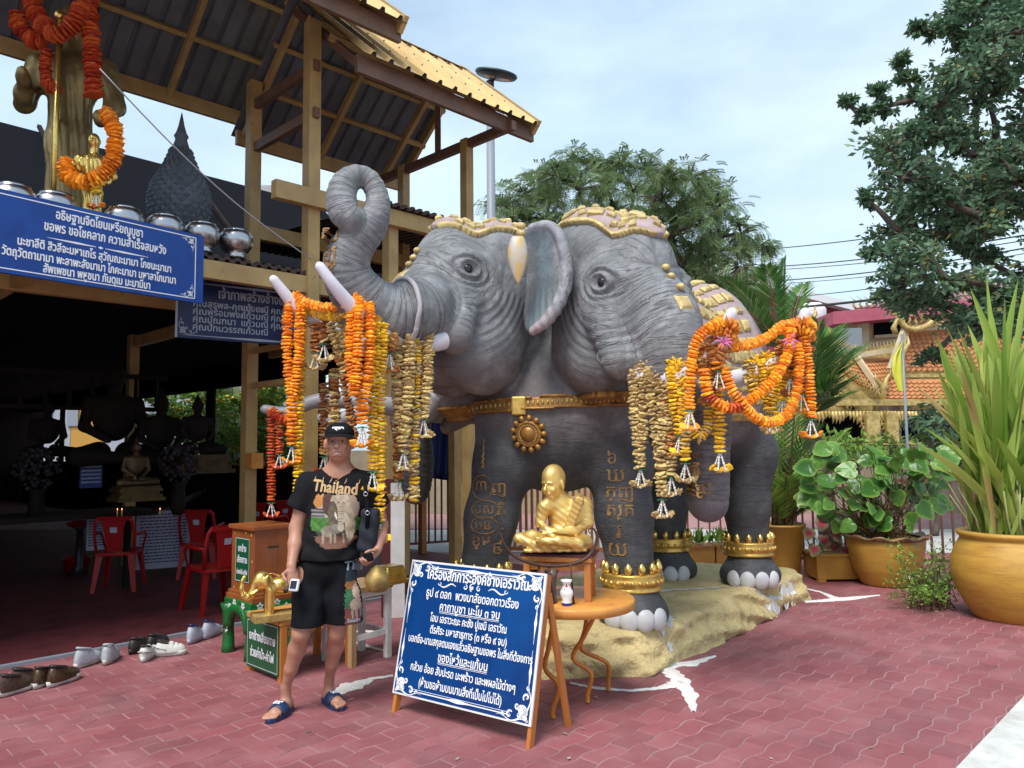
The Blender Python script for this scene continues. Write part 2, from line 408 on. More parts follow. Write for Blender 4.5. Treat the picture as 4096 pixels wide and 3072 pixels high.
# ------------------------------------------------------------------ lettering
TXT = {}
def textmesh(body, size, bold=0.0, align='CENTER', space=1.0):
    c = bpy.data.curves.new('lettering', 'FONT'); c.body = body; c.size = size; c.align_x = align; c.align_y = 'CENTER'
    c.space_character = space; c.resolution_u = 2; c.fill_mode = 'FRONT'
    o = bpy.data.objects.new('lettering', c); COL.objects.link(o)
    dg = bpy.context.evaluated_depsgraph_get(); me = bpy.data.meshes.new_from_object(o.evaluated_get(dg))
    V = [v.co.copy() for v in me.vertices]; F = [tuple(p.vertices) for p in me.polygons]
    bpy.data.objects.remove(o); bpy.data.curves.remove(c); bpy.data.meshes.remove(me)
    return V, F
def lettering(body, size, org, X, Y, m, parent, name='lettering', bold=.0, align='CENTER', lift=.002, width=None, surf=None, sd=None, space=1.0):
    V, F = textmesh(body, size, align=align, space=space)
    if not V: return None
    if width:
        w = max(p.x for p in V) - min(p.x for p in V); s = width / w; V = [Vector((p.x * s, p.y, 0)) for p in V]
    X = Vector(X).normalized(); Y = Vector(Y).normalized(); N = X.cross(Y); org = Vector(org)
    b = MB(); offs = [(0, 0)] if not bold else [(-bold, 0), (bold, 0), (0, bold), (0, -bold)]
    for j, (dx, dy) in enumerate(offs):
        P = [org + X * (p.x + dx) + Y * (p.y + dy) + N * (lift + j * .0002) for p in V]
        if surf is not None:
            Q = []
            for p in P:
                h = surf.ray_cast(p + Vector(sd) * -.6, Vector(sd), 1.5)
                Q.append((h[0] + h[1] * (.004 + j * .0004)) if h[0] is not None else p)
            P = Q
        b.add(P, F)
    return b.build(name, m, parent)
def ribbon(b, pts, w, N, lift=0.0):     # flat strip along points, tapering widths
    pts = [Vector(p) for p in pts]; n = len(pts); N = Vector(N).normalized()
    if not hasattr(w, '__len__'): w = [w] * n
    V = []
    for i, p in enumerate(pts):
        d = (pts[min(i + 1, n - 1)] - pts[max(i - 1, 0)]).normalized(); s = N.cross(d) * w[i] / 2
        V += [p + s + N * lift, p - s + N * lift]
    b.add(V, [(2 * i, 2 * i + 1, 2 * i + 3, 2 * i + 2) for i in range(n - 1)])
    return b
def scroll(b, c, X, Y, s, N, ph=0.0, turns=1.2, w=.12, mir=1, lift=.0022):
    pts = []; ws = []
    for i in range(22):
        t = i / 21; a = ph + mir * t * turns * 2 * math.pi; r = s * (1 - t) ** .8
        pts.append(Vector(c) + X * (r * math.cos(a)) + Y * (r * math.sin(a))); ws.append(s * w * (1.6 * math.sin(math.pi * min(1, t * 1.3 + .1)) ** .7 * .7 + .3))
    ribbon(b, pts, ws, N, lift)
def corner(b, c, X, Y, s, N, lift=.0022):   # leafy corner ornament filling the corner c, spreading along +X and +Y
    c = Vector(c)
    for (A, B, m) in ((X, Y, 1), (Y, X, -1)):
        scroll(b, c + A * (s * .28) + B * (s * .16), A, B, s * .15, N, 1.0, 1.1, .35, 1, lift)
        scroll(b, c + A * (s * .58) + B * (s * .11), A, B, s * .10, N, 2.4, 1.1, .38, -1, lift)
        scroll(b, c + A * (s * .80) + B * (s * .07), A, B, s * .06, N, .4, 1.0, .4, 1, lift)
        ribbon(b, [c + A * (s * t) + B * (s * (.02 + .05 * math.sin(t * 9))) for t in [i / 12 for i in range(13)]], [s * .05 * (1.2 - i / 11) for i in range(13)], N, lift)
    scroll(b, c + X * (s * .2) + Y * (s * .2), X, Y, s * .17, N, .8, 1.3, .4, 1, lift)
    scroll(b, c + X * (s * .36) + Y * (s * .34), X, Y, s * .08, N, 3.9, 1.1, .4, 1, lift)

# ================================================================== GROUND
b = MB(); b.box((0, 60, -.2972), (400, 400, .6))
ground = b.build('ground', mat('pink worn concrete', (.36, .205, .21), .8, 0, (.24, .12, .125), 1.6, bump=(30, .3, .004), dirt=((.22, .14, .14), 3, .5, .75)))
ground['kind'] = 'structure'
m_pav = mat('worn red paver', (.24, .074, .084), .62, 0, (.285, .12, .128), 2.1, .42, .68, bump=(70, .45, .003), dirt=((.14, .062, .066), 1.7, .52, .84), ndetail=9, spec=.35)
t = m_pav.node_tree                                   # every block keeps its own tone
a = t.nodes.new('ShaderNodeAttribute'); a.attribute_name = 'rnd'
hs = t.nodes.new('ShaderNodeHueSaturation'); mr = t.nodes.new('ShaderNodeMapRange'); mr.inputs[3].default_value = .88; mr.inputs[4].default_value = 1.12
bs = t.nodes['Principled BSDF']; src = bs.inputs['Base Color'].links[0].from_socket
t.links.new(a.outputs['Fac'], mr.inputs[0]); t.links.new(mr.outputs[0], hs.inputs['Value']); t.links.new(src, hs.inputs['Color']); t.links.new(hs.outputs[0], bs.inputs['Base Color'])
geo = t.nodes.new('ShaderNodeNewGeometry')             # wear must not repeat from block to block
for nd in t.nodes:
    if nd.type == 'TEX_NOISE': t.links.new(geo.outputs['Position'], nd.inputs['Vector'])

PAVL, PAVW = .25, .128
def wav(t, ph): return .0105 * math.asin(math.sin(2 * math.pi * (t / PAVL + ph)))
def paver_mesh(ph):
    g = .0042; xs = [-PAVL / 2 + g + (PAVL - 2 * g) * i / 6 for i in range(7)]
    bot = [(x, wav(x, ph) - PAVW / 2 + g) for x in xs]; top = [(x, wav(x, ph) + PAVW / 2 - g) for x in reversed(xs)]
    ring = bot + top; k = len(ring)
    V = [(x, y, -.004) for x, y in ring] + [(x, y, .008) for x, y in ring] + [(x * .975, y * .95, .0105) for x, y in ring]
    F = [(i, (i + 1) % k, k + (i + 1) % k, k + i) for i in range(k)] + [(k + i, k + (i + 1) % k, 2 * k + (i + 1) % k, 2 * k + i) for i in range(k)] + [tuple(range(2 * k, 3 * k))]
    return V, F
PV = [paver_mesh(0), paver_mesh(.5)]; PVF = PV[0][1]
def paver_me(r, q):
    PVV = PV[q][0]; me = bpy.data.meshes.new('paver'); me.from_pydata(PVV, [], PVF); me.update(); me.materials.append(m_pav)
    at_ = me.attributes.new('rnd', 'FLOAT', 'POINT'); at_.data.foreach_set('value', np.full(len(PVV), r, np.float32)); return me
PME = [[paver_me(r, q) for r in (.02, .2, .35, .45, .55, .65, .8, .98)] for q in (0, 1)]
ang = math.atan2(D1.y, D1.x); E1 = Vector((math.cos(ang), math.sin(ang), 0)); E2 = Vector((-math.sin(ang), math.cos(ang), 0))
spots = []
for j in range(-75, 70):
    for i in range(-40, 60):
        p = P0 + E1 * ((i + .5 * (j % 2)) * PAVL) + E2 * (j * PAVW)
        if p.y < 2.2 or p.y > 13: continue
        rel = p - P0; w_ = rel.dot(E2); t_ = rel.dot(E1)
        if w_ > .24 : continue                       # the hall floor starts here
        if w_ < -5.42: continue                       # white kerb
        u_ = 512 + FPX * p.x / p.y
        if u_ < -60 or u_ > 1090: continue
        spots.append((p.y ** 2 / 1.0, p, j % 2))
spots.sort(key=lambda s: s[0])
vis = [s for s in spots if 445 + FPX * 1.6 / s[1].y < 775]
near = vis[:300]; nearset = set(id(s) for s in near)
for s in near:
    o = bpy.data.objects.new('paver', random.choice(PME[s[2]])); COL.objects.link(o); o.parent = ground
    o.location = s[1] + Vector((0, 0, random.uniform(-.006, -.003))); o.rotation_euler = (random.uniform(-.006, .006), random.uniform(-.008, .008), ang + random.uniform(-.006, .006))
rest = [s for s in spots if id(s) not in nearset]
base = [np.array(q[0]) for q in PV]; nb = len(base[0]); Vs = []; Rs = []; Fs = []
ca, sa = math.cos(ang), math.sin(ang)
me = bpy.data.meshes.new('paver_field'); FA = []
for q, s in enumerate(rest):
    tl = rng.uniform(-.008, .008, 2); P = base[s[2]].copy(); z = P[:, 2] + P[:, 0] * tl[0] + P[:, 1] * tl[1]
    Vs.append(np.stack([P[:, 0] * ca - P[:, 1] * sa + s[1].x, P[:, 0] * sa + P[:, 1] * ca + s[1].y, z - rng.uniform(.003, .006)], 1)); Rs.append(np.full(nb, rng.random()))
    FA += [tuple(i + q * nb for i in f) for f in PVF]
me.from_pydata(np.concatenate(Vs).tolist(), [], FA); me.update()
at_ = me.attributes.new('rnd', 'FLOAT', 'POINT'); at_.data.foreach_set('value', np.concatenate(Rs).astype(np.float32))
me.materials.append(m_pav); o = link('paver_field', me, ground); o['kind'] = 'stuff'

# white concrete apron at lower right, and the bright lane behind the fence
def strip(name, pts, z, m, kind='structure'):
    b = MB(); b.prism([Vector((p[0], p[1], -.05)) for p in pts], (0, 0, 1), .05 + z); o = b.build(name, m); o['kind'] = kind; return o
q0 = gp(960, 768); e = -((q0 - P0).dot(E2)); A_ = P0 - E2 * e
strip('white_pavement', [A_ - E1 * 8, A_ - E1 * 8 - E2 * 6, A_ + E1 * 2.3 - E2 * 6, A_ + E1 * 2.3], .02,
      mat('worn white concrete', (.60, .61, .60), .8, 0, (.42, .41, .38), 5, bump=(60, .4, .004), dirt=((.25, .22, .2), 9, .62, .85)))
strip('lane', [(-12, 12.6), (20, 9.9), (24, 20), (-12, 22)], .01, mat('pale lane concrete', (.46, .46, .45), .8, 0, (.36, .35, .34), 2))
strip('pink_pavement', [(-12, 15.6), (20, 13.0), (24, 17.5), (-12, 18.5)], .03, mat('pink pavement', (.36, .20, .21), .8, 0, (.30, .17, .17), 3))

# lime powder lines drawn on the paving
m_lime = mat('white lime powder', (.72, .71, .69), .95, 0, (.58, .54, .52), 40, bump=(90, .5, .004))
def lime(pts2, w, z=.010, close=False):
    P = [g2(x, y) if not isinstance(x, Vector) else x for x, y in pts2]; Q = []
    for i in range(len(P) - 1):
        for k in range(8):
            p = P[i].lerp(P[i + 1], k / 8); Q.append(p)
    Q.append(P[-1]); b = MB()
    ws = []
    for i in range(len(Q)):
        tt = i / (len(Q) - 1) * (len(w) - 1); a = int(min(tt, len(w) - 2)); ws.append((w[a] * (1 - tt + a) + w[a + 1] * (tt - a)) * random.uniform(.7, 1.2))
    Q = [p + Vector((random.uniform(-.006, .006), random.uniform(-.006, .006), 0)) for p in Q]
    V = []
    for i, p in enumerate(Q):
        d = (Q[min(i + 1, len(Q) - 1)] - Q[max(i - 1, 0)]).normalized(); s = Vector((-d.y, d.x, 0)) * ws[i] / 2
        V += [p + s * 1.0 + Vector((0, 0, z - .004)), p + s * .4 + Vector((0, 0, z + .004)), p - s * .4 + Vector((0, 0, z + .004)), p - s + Vector((0, 0, z - .004))]
    b.add(V, [(4 * i + k, 4 * i + k + 1, 4 * i + k + 5, 4 * i + k + 4) for i in range(len(Q) - 1) for k in range(3)])
    return b
LM = [
 ([(1500, 1541), (1488, 1500), (1468, 1470), (1440, 1448), (1425, 1432)], (.03, .10, .12, .16, .05)),
 ([(1545, 1420), (1490, 1436), (1430, 1440)], (.02, .12, .13)),
 ([(1470, 1478), (1420, 1490), (1360, 1495), (1290, 1490), (1230, 1478)], (.14, .05, .03, .045, .02)),
 ([(1725, 1270), (1770, 1280), (1810, 1295)], (.03, .04, .10)),
 ([(1735, 1302), (1780, 1299), (1815, 1296), (1900, 1288)], (.09, .10, .16, .02)),
 ([(850, 1462), (800, 1470), (760, 1485), (700, 1512)], (.03, .05, .20, .03)),
 ([(745, 1368), (790, 1366), (840, 1368)], (.02, .05, .03)),
 ([(770, 1390), (800, 1400), (845, 1412)], (.03, .04, .03)),
]
lm = thing('lime_markings', 'white lime powder lines curling over the red paving around the gold rock', 'ground marking', g2(1420, 1470))
for pts, w in LM: lime(pts, w, .012).build('powder_line', m_lime, lm)
# small litter
for k in range(26):
    b = MB(); x, y = random.uniform(100, 1000), random.uniform(600, 760); p = gp(x, y, .012)
    if (p - P0).dot(E2) > -.2 or (p - P0).dot(E2) < -5.3: continue
    a_ = random.uniform(0, 6.3); s_ = random.uniform(.008, .022); u_ = Vector((math.cos(a_), math.sin(a_), .1)); v_ = Vector((-math.sin(a_), math.cos(a_), 0))
    b.prism([p + u_ * s_, p + v_ * s_ * .5, p - u_ * s_, p - v_ * s_ * .4], (0, 0, 1), .003)
    if k == 0: bl = b
    else: bl.add(b.v, b.f)
o = bl.build('fallen_petals', mat('dry petals', (.5, .42, .33), .8, 0, (.12, .09, .07), 3), kind='stuff')

# ================================================================== PAVILION
hall = thing('pavilion', 'open steel framed pavilion with tan posts and yellow stepped gable roof', 'pavilion', P0)
def part(b, name, m, parent=hall, **k): return b.build(name, m, parent, **k)
PT = .125
def beamp(name, p, q, w=.10, h=.15, m='post', parent=hall):
    b = MB(); b.beam(p, q, w, h); return part(b, name, m, parent)
def post(t, w, z0, z1, s=PT, m='post'):
    b = MB(); b.beam(pav(t, w, z0), pav(t, w, z1), s, s, up=D1); return part(b, 'post', m)
ZL = 3.22
# hall floor with kerb strip
b = MB(); b.prism([pav(-9, .22, -.05), pav(-9, 23, -.05), pav(3.6, 23, -.05), pav(3.6, .22, -.05)], (0, 0, 1), .062)
part(b, 'floor', mat('maroon painted floor', (.105, .022, .026), .7, 0, (.08, .018, .022), 2, bump=(20, .2, .003), dirt=((.025, .008, .009), 4, .5, .8), spec=.2))
b = MB(); b.beam(pav(-9, .21, .012), pav(1.2, .21, .012), .055, .03); part(b, 'edging', 'grey')
post(0, 0, 0, 5.80); post(0, 1.2, 0, 5.6); post(2.05, 0, 0, 5.18, .11); post(2.05, 1.2, 0, 5.18, .11)
post(-4.3, 0, 0, 3.2); post(-4.3, 4.6, 0, 3.2); post(0, 4.6, 0, 3.2); post(3.2, 4.6, 0, 3.2); post(-2.2, 4.6, 0, 3.2)
post(.95, 0, 0, 4.0, .12); post(2.9, 1.2, 0, 4.0, .12)
# horizontal frame
beamp('beam', pav(-9, 0, ZL - .07), pav(1.1, 0, ZL - .07), .09, .16)
beamp('beam', pav(-.45, -.10, 3.98), pav(3.9, -.10, 3.98), .09, .17)
beamp('beam', pav(0, 1.2, 3.93), pav(3.9, 1.2, 3.93), .09, .16)
beamp('beam', pav(-9, 1.2, 3.05), pav(3.6, 1.2, 3.05), .09, .14)
for t_ in (-4.3, -2.2, 0, 2.05, 3.6): beamp('beam', pav(t_, 0, 3.06), pav(t_, 4.6, 3.06), .08, .14)
for z_ in (2.62, 2.25): beamp('beam', pav(0, 0, z_), pav(0, 1.2, z_), .05, .06)
# tie beams across the lantern
for z_ in (4.85, 5.33): beamp('tie_beam', pav(0, -.1, z_), pav(0, 1.3, z_), .06, .10, 'postr')
beamp('tie_beam', pav(2.05, -.78, 5.12), pav(2.05, 1.8, 5.12), .07, .10, 'postr')
beamp('king_post', pav(2.05, .52, 5.15), pav(2.05, .52, 6.0), .07, .07, 'postr')
# gable roofs: lower tier and upper tier
def gable(t0, t1, half, zeave, slope, over_f, pitch=.19, mid=.6):
    rise = half * slope; zr = zeave + rise
    roof = MB()
    tiers = []
    for sgn in (-1, 1):
        e0 = mid + sgn * half
        L_ = math.hypot(half, rise); dn = (D2 * sgn * half + Vector((0, 0, -rise))).normalized(); nn = D1.cross(dn) * (1 if sgn < 0 else -1)
        nn = nn if nn.z > 0 else -nn
        ns = max(1, int(round((t1 - t0) / (pitch * 4)))); sw = (t1 - t0) / ns
        for k in range(ns):
            b = MB(); V = []; F = []
            prof = []
            nr = 4; pw = sw / nr
            for r_ in range(nr):
                x = r_ * pw
                prof += [(x, 0), (x + pw * .34, 0), (x + pw * .42, .038), (x + pw * .58, .038), (x + pw * .66, 0)]
            prof.append((sw, 0))
            for (d_, z_) in prof:
                p = pav(t0 + k * sw + d_, mid, zr + .05)
                V += [p + nn * (z_ + .006), p + dn * (L_ + .07) + nn * (z_ + .006)]
            for i in range(len(prof) - 1): F.append((2 * i, 2 * i + 1, 2 * i + 3, 2 * i + 2))
            b.add(V, F); o = b.build('roof_sheet', 'roofy', hall)
            V = [p - nn * .006 for p in V]; b2 = MB().add(V, F); o2 = b2.build('underside', 'roofd', o)
            if k % 1 == 0:                             # fixing screws
                b3 = MB()
                for q in (.2, .5, .8):
                    for r_ in range(nr):
                        pp = pav(t0 + k * sw + (r_ + .5) * pw, mid, zr + .05) + dn * (L_ * q) + nn * .05
                        b3.sph(pp, .011, 6, 4)
                b3.build('screws', 'grey', o, kind='stuff')
        # purlins and fascia
        for q in (.30, .62):
            p = pav(t0, mid, zr) + dn * (L_ * q) - nn * .055; b = MB(); b.beam(p, p + D1 * (t1 - t0), .05, .07, up=nn); part(b, 'purlin', 'post')
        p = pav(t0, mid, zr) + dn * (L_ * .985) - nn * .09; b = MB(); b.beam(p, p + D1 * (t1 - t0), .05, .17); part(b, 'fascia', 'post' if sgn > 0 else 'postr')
        # rafters
        k_ = t0 + .08
        while k_ < t1:
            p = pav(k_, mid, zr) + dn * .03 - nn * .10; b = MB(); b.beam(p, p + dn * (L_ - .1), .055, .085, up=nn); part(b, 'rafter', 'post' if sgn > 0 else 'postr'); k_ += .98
        p = pav(t1 - .03, mid, zr + .03) - nn * .03; b = MB(); b.beam(p + nn * .02, p + dn * (L_ + .04) + nn * .02, .05, .17, up=nn); part(b, 'barge_board', 'post')
        p = pav(t0, mid, zr + .085); b = MB(); V = [p, p + D1 * (t1 - t0), p + D1 * (t1 - t0) + dn * .17 + nn * .03, p + dn * .17 + nn * .03]
        b.prism(V, nn, .006); part(b, 'ridge_cap', 'roofy')
gable(.05, 2.45, 1.28, 5.20, .86, .75, mid=.52)
gable(-3.6, .48, 1.52, 5.60, .86, .75, mid=.66)
# low corrugated roofs round the lantern, seen from their edges
def lowroof(t0, t1, w0, w1, z0, z1, m='roofd', step=.1):
    b = MB(); V = []; F = []; n_ = int((t1 - t0) / step)
    for i in range(n_ + 1):
        for (f, dz) in ((0, 0), (.3, 0), (.38, .022), (.72, .022), (.8, 0)):
            tt = t0 + (i + f) * step; V += [pav(tt, w0, z0 + dz), pav(tt, w1, z1 + dz)]
    F = [(2 * i, 2 * i + 1, 2 * i + 3, 2 * i + 2) for i in range(len(V) // 2 - 1)]
    b.add(V, F); V2 = [p - Vector((0, 0, .03)) for p in V]; b.add(V2, [tuple(reversed(f)) for f in F])
    b.add([V[0], V2[0], V[1], V2[1]], [])
    # front lip
    k = len(V); m_ = len(b.v)
    b.f += [(2 * i, 2 * i + 2, k + 2 * i + 2, k + 2 * i) for i in range(k // 2 - 1)]; b.sm += [False] * (k // 2 - 1)
    return part(b, 'low_roof', m)
m_lr = mat('brown corrugated soffit', (.07, .038, .028), .7, 0, (.045, .025, .02), 3)
lowroof(-9, 1.05, -.03, 1.3, ZL + .05, ZL + .03, m_lr)
lowroof(.75, 3.8, -.2, 3.2, 4.10, 4.3, m_lr)
# ceiling and far dark awning
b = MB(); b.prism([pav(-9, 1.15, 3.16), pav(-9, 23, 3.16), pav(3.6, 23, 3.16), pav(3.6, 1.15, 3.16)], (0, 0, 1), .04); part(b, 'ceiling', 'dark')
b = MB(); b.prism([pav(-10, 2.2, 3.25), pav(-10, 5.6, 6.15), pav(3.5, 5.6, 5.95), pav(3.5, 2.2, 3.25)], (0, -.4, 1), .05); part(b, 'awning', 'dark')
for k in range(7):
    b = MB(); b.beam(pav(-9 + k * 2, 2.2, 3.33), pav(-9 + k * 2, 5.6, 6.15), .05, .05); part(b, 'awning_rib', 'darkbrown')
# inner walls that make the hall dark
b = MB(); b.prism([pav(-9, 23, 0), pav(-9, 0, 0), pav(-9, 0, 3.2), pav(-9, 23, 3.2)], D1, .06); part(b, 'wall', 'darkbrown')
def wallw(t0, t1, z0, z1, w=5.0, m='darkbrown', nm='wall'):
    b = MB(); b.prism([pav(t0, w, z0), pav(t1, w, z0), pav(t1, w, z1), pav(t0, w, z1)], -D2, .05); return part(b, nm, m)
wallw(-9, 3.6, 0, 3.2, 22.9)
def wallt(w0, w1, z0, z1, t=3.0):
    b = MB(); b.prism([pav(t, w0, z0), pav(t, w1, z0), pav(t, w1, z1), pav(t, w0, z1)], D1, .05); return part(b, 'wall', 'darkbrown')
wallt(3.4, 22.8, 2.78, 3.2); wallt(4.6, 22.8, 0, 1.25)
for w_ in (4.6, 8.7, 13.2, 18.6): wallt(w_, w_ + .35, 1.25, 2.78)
# louvred rail high inside
for k in range(26):
    b = MB(); b.beam(pav(-6.5 + k * .27, 4.4, 2.15), pav(-6.5 + k * .27, 4.4, 2.55), .035, .05); part(b, 'baluster', 'darkbrown')
beamp('rail', pav(-6.6, 4.4, 2.57), pav(.4, 4.4, 2.57), .05, .06, 'darkbrown'); beamp('rail', pav(-6.6, 4.4, 2.13), pav(.4, 4.4, 2.13), .05, .06, 'darkbrown')
# beam clamp on the post beside the donation box
b = MB(); b.box(pav(0, 1.08, 1.46), (.13, .16, .16), ang); part(b, 'bracket', 'woodyel')
# hall beyond: pale building seen through the rear openings
bk = thing('far_building', 'white and yellow building seen through the dark hall', 'building', (-20, 32, 0))
for (x0, x1, c_) in ((-26, -18.2, 'wA'), (-18.2, -16.8, 'wB'), (-16.8, -10, 'wA')):
    b = MB(); b.box(((x0 + x1) / 2, 32, 2.6), (x1 - x0 - .02, .5, 5.2)); b.build('wall', mat('far wall ' + str(x0), (.30, .33, .38) if c_ == 'wA' else (.42, .24, .04), .7), bk)
for k in range(8):
    b = MB(); b.box((-21.4 + k * 1.1, 31.7, 3.0), (.45, .05, .9)); f = b.build('window', M['grey'], bk)
# grey box building on the roofline
wb = thing('rooftop_block', 'pale grey concrete block building above the dark awning', 'building', (-6.6, 20, 0))
c0 = at(262, 190, 20)
b = MB(); b.box((c0.x, 20, 4.1), (2.2, 2, 8.2)); b.build('wall', mat('pale block render', (.40, .40, .41), .8, 0, (.34, .34, .35), 2), wb)
for k in range(3):
    b = MB(); b.box((c0.x - 1.13, 19.6 + k * .35, 7.6), (.04, .2, .5)); b.build('vent', 'grey', wb)

# ================================================================== SIGNS ON THE PAVILION
def signboard(name, label, tl, tr, bl, br, m, frame_m=None, th=.03):
    o = thing(name, label, 'sign', bl); b = MB(); N = (br - bl).cross(tl - bl).normalized()
    b.prism([bl, br, tr, tl], -N, th); b.build('panel', m, o)
    return o, (br - bl).normalized(), N
s_bl = a2(-70, 578, 4.98); s_br = a2(438, 655, 6.36)
s_tl = Vector((s_bl.x, s_bl.y, 0)); s_tr = Vector((s_br.x, s_br.y, 0))
s_tl.z = a2(-70, 396, 4.98).z; s_tr.z = a2(438, 508, 6.36).z
hb = ((s_tl.z - s_bl.z) + (s_tr.z - s_br.z)) / 2; zb = (s_bl.z + s_br.z) / 2
s_bl.z = s_br.z = zb; s_tl.z = s_tr.z = zb + hb
blue, BX, BN = signboard('hanging_sign', 'large bright blue sign with white Thai lettering hung below the alms bowls', s_tl, s_tr, s_bl, s_br, M['blue'])
BY = Vector((0, 0, 1)); WID = (s_br - s_bl).length
def bpt(x, y): return s_bl + BX * (x * WID) + BY * (y * hb)
bq = MB()
for y_ in (.055, .945): ribbon(bq, [bpt(-.2, y_), bpt(.955, y_)], .008, BN, .002)
ribbon(bq, [bpt(.955, .055), bpt(.955, .945)], .008, BN, .0021)
corner(bq, bpt(.945, .075), -BX, BY, hb * .2, BN); corner(bq, bpt(.945, .925), -BX, -BY, hb * .2, BN)
cx = .50
for s_ in (-1, 1):
    ribbon(bq, [bpt(cx + s_ * .02, .525), bpt(cx + s_ * .10, .525), bpt(cx + s_ * .22, .525)], [.004, .016, .002], BN, .002)
ribbon(bq, [bpt(cx - .012, .525), bpt(cx, .525), bpt(cx + .012, .525)], [.0, .022, .0], BN, .002)
bq.build('border', 'white', blue)
lines = [(.50, .835, .096, 'อธิษฐานจิตโยนเหรียญบูชา', .375), (.535, .665, .096, 'ขอพร ขอโชคลาภ ความสำเร็จสมหวัง', .535),
         (.50, .415, .086, 'นะชาลีติ สิวลีจะมหาเถโร สุวัณณะมามา โภชนะมามา', .66), (.485, .265, .086, 'วัตถุวัตถามามา พะลาพะลังมามา โภคะมามา มหาลาโภมามา', .74),
         (.50, .13, .086, 'สัพเพชนา พหูชนา ภันตุเม มะมามีมา', .46)]
for (x_, y_, s_, tx, w_) in lines: lettering(tx, s_, bpt(x_, y_), BX, BY, 'white', blue, bold=.0022, width=w_ * WID)
# second, darker sign behind
n_bl = a2(380, 728, 6.9); n_br = a2(690, 752, 7.75); n_br.z = n_bl.z
n_h = (a2(380, 600, 6.9).z - n_bl.z) * 1.0
n_tl = n_bl + Vector((0, 0, n_h)); n_tr = n_br + Vector((0, 0, n_h))
nv, NX, NN = signboard('name_board', 'dark navy sign board with grey donor names behind the left tusk', n_tl, n_tr, n_bl, n_br, M['navy'])
NW = (n_br - n_bl).length
def npt(x, y): return n_bl + NX * (x * NW) + Vector((0, 0, y * n_h))
bq = MB()
ribbon(bq, [npt(.04, .05), npt(.35, .05), npt(.55, .05), npt(.75, .05), npt(.96, .05)], [.004, .01, .025, .01, .004], NN, .002)
ribbon(bq, [npt(.04, .95), npt(.35, .95), npt(.55, .95), npt(.75, .95), npt(.96, .95)], [.004, .01, .025, .01, .004], NN, .002)
corner(bq, npt(.02, .07), NX, BY, n_h * .3, NN); corner(bq, npt(.98, .07), -NX, BY, n_h * .3, NN); corner(bq, npt(.98, .93), -NX, -BY, n_h * .3, NN)
ribbon(bq, [npt(.0, .0), npt(.0, 1)], .02, NN, .0021); ribbon(bq, [npt(1, .0), npt(1, 1)], .02, NN, .0021)
bq.build('border', 'greyprint', nv)
lettering('เจ้าภาพสร้างช้างเอราวัณ', .13, npt(.58, .80), NX, BY, 'greyprint', nv, bold=.003, width=NW * .62)
for i, (a_, b_, c_) in enumerate((('คุณสุรพล-คุณบังอร', 'แก้วมณี', 'คุณพงศธร'), ('คุณพร้อมพงศ์', 'แก้วมณี', 'คุณปฐมาวดี'), ('คุณมัณฑนา', 'แก้วมณี', 'คุณชลลดา'), ('คุณปัทมวรรณ', 'แก้วมณี', ''))):
    y_ = .60 - i * .135
    for (x_, tx) in ((.10, a_), (.42, b_), (.63, c_)):
        if tx: lettering(tx, .085, npt(x_, y_), NX, BY, 'greyprint', nv, bold=.0016, align='LEFT')
# wire running across
b = MB(); pA = a2(215, 148, 5.2); pB = a2(672, 560, 6.6); pC = a2(700, 590, 6.7)
b.tube([pA.lerp(pB, i / 12) + Vector((0, 0, -.10 * math.sin(math.pi * i / 12))) for i in range(13)], .0055, 5)
tag(b.build('guy_wire', mat('grey wire', (.30, .30, .31), .5)), 'thin grey wire slanting down from the standing statue to the post', 'wire')

# ================================================================== ELEPHANT STATUE
eleph = thing('elephant_statue', 'giant grey three headed elephant statue with gold tiled caps on a golden rock', 'statue', (.35, 6.2, .27))
def V3(p): return np.array(p, float)
class Head:
    def __init__(s, eye, yaw, pitch, side, sc=1.0, ey=.36, ez=.10):
        f = Vector((math.cos(R(yaw)) * math.cos(R(pitch)), math.sin(R(yaw)) * math.cos(R(pitch)), math.sin(R(pitch))))
        s.M = frame(f); s.s = sc; s.f, s.l, s.u = (s.M.col[i].copy() for i in range(3))
        s.side = side
        s.O = Vector(eye) - s.M @ Vector((.28 * sc, side * ey * sc, ez * sc))
    def L(s, x, y, z): return s.O + s.M @ Vector((x, y, z)) * s.s
    def loc(s, p): return s.M.transposed() @ (Vector(p) - s.O) / s.s
    def locn(s, V): return ((V - np.array(s.O)) @ np.array(s.M)) / s.s
HA = Head(at(471, 270, 5.34), 221, 9, 1)
HB = Head(at(602, 286, 5.18), -62, -13, -1, 1.0, .335, .08)
HC = Head((-.75, 6.45, 2.50), 150, -14, 1, .95)
S = SDF((-1.75, 4.25, .26), (2.75, 8.15, 3.5), .0125)
def head(H, sheath=True):
    e = lambda c, r, k=.1: S.ell(H.L(*c), [q * H.s for q in r], H.M, k)
    c = lambda a, b_, ra, rb, k=.08: S.cone(H.L(*a), H.L(*b_), ra * H.s, rb * H.s, k)
    e((-.14, 0, .04), (.56, .40, .44))
    for y in (-1, 1):
        e((-.20, y * .16, .34), (.36, .23, .25))
        e((-.06, y * .17, -.30), (.36, .24, .42))
        e((.10, y * .24, .02), (.26, .15, .24), .08)
        e((.27, y * .28, .13), (.15, .10, .11), .07)
        e((.26, y * .30, .20), (.13, .06, .05), .04)          # brow ridge
        e((.12, y * .19, -.46), (.22, .17, .22))
        c((.28, y * .20, -.10), (.50, y * .27, -.40), .20, .135, .06)
    e((.24, 0, .16), (.26, .26, .36))
    c((.28, 0, .02), (.48, 0, -.16), .28, .22, .10)
    c((.12, 0, -.52), (.46, 0, -.66), .17, .07, .08)
S0 = S
heads = []
for H_ in (HA, HB, HC):
    S = SDF((-1.75, 4.25, .26), (2.75, 8.15, 3.5), S0.h); head(H_); heads.append(S.D)
S = S0
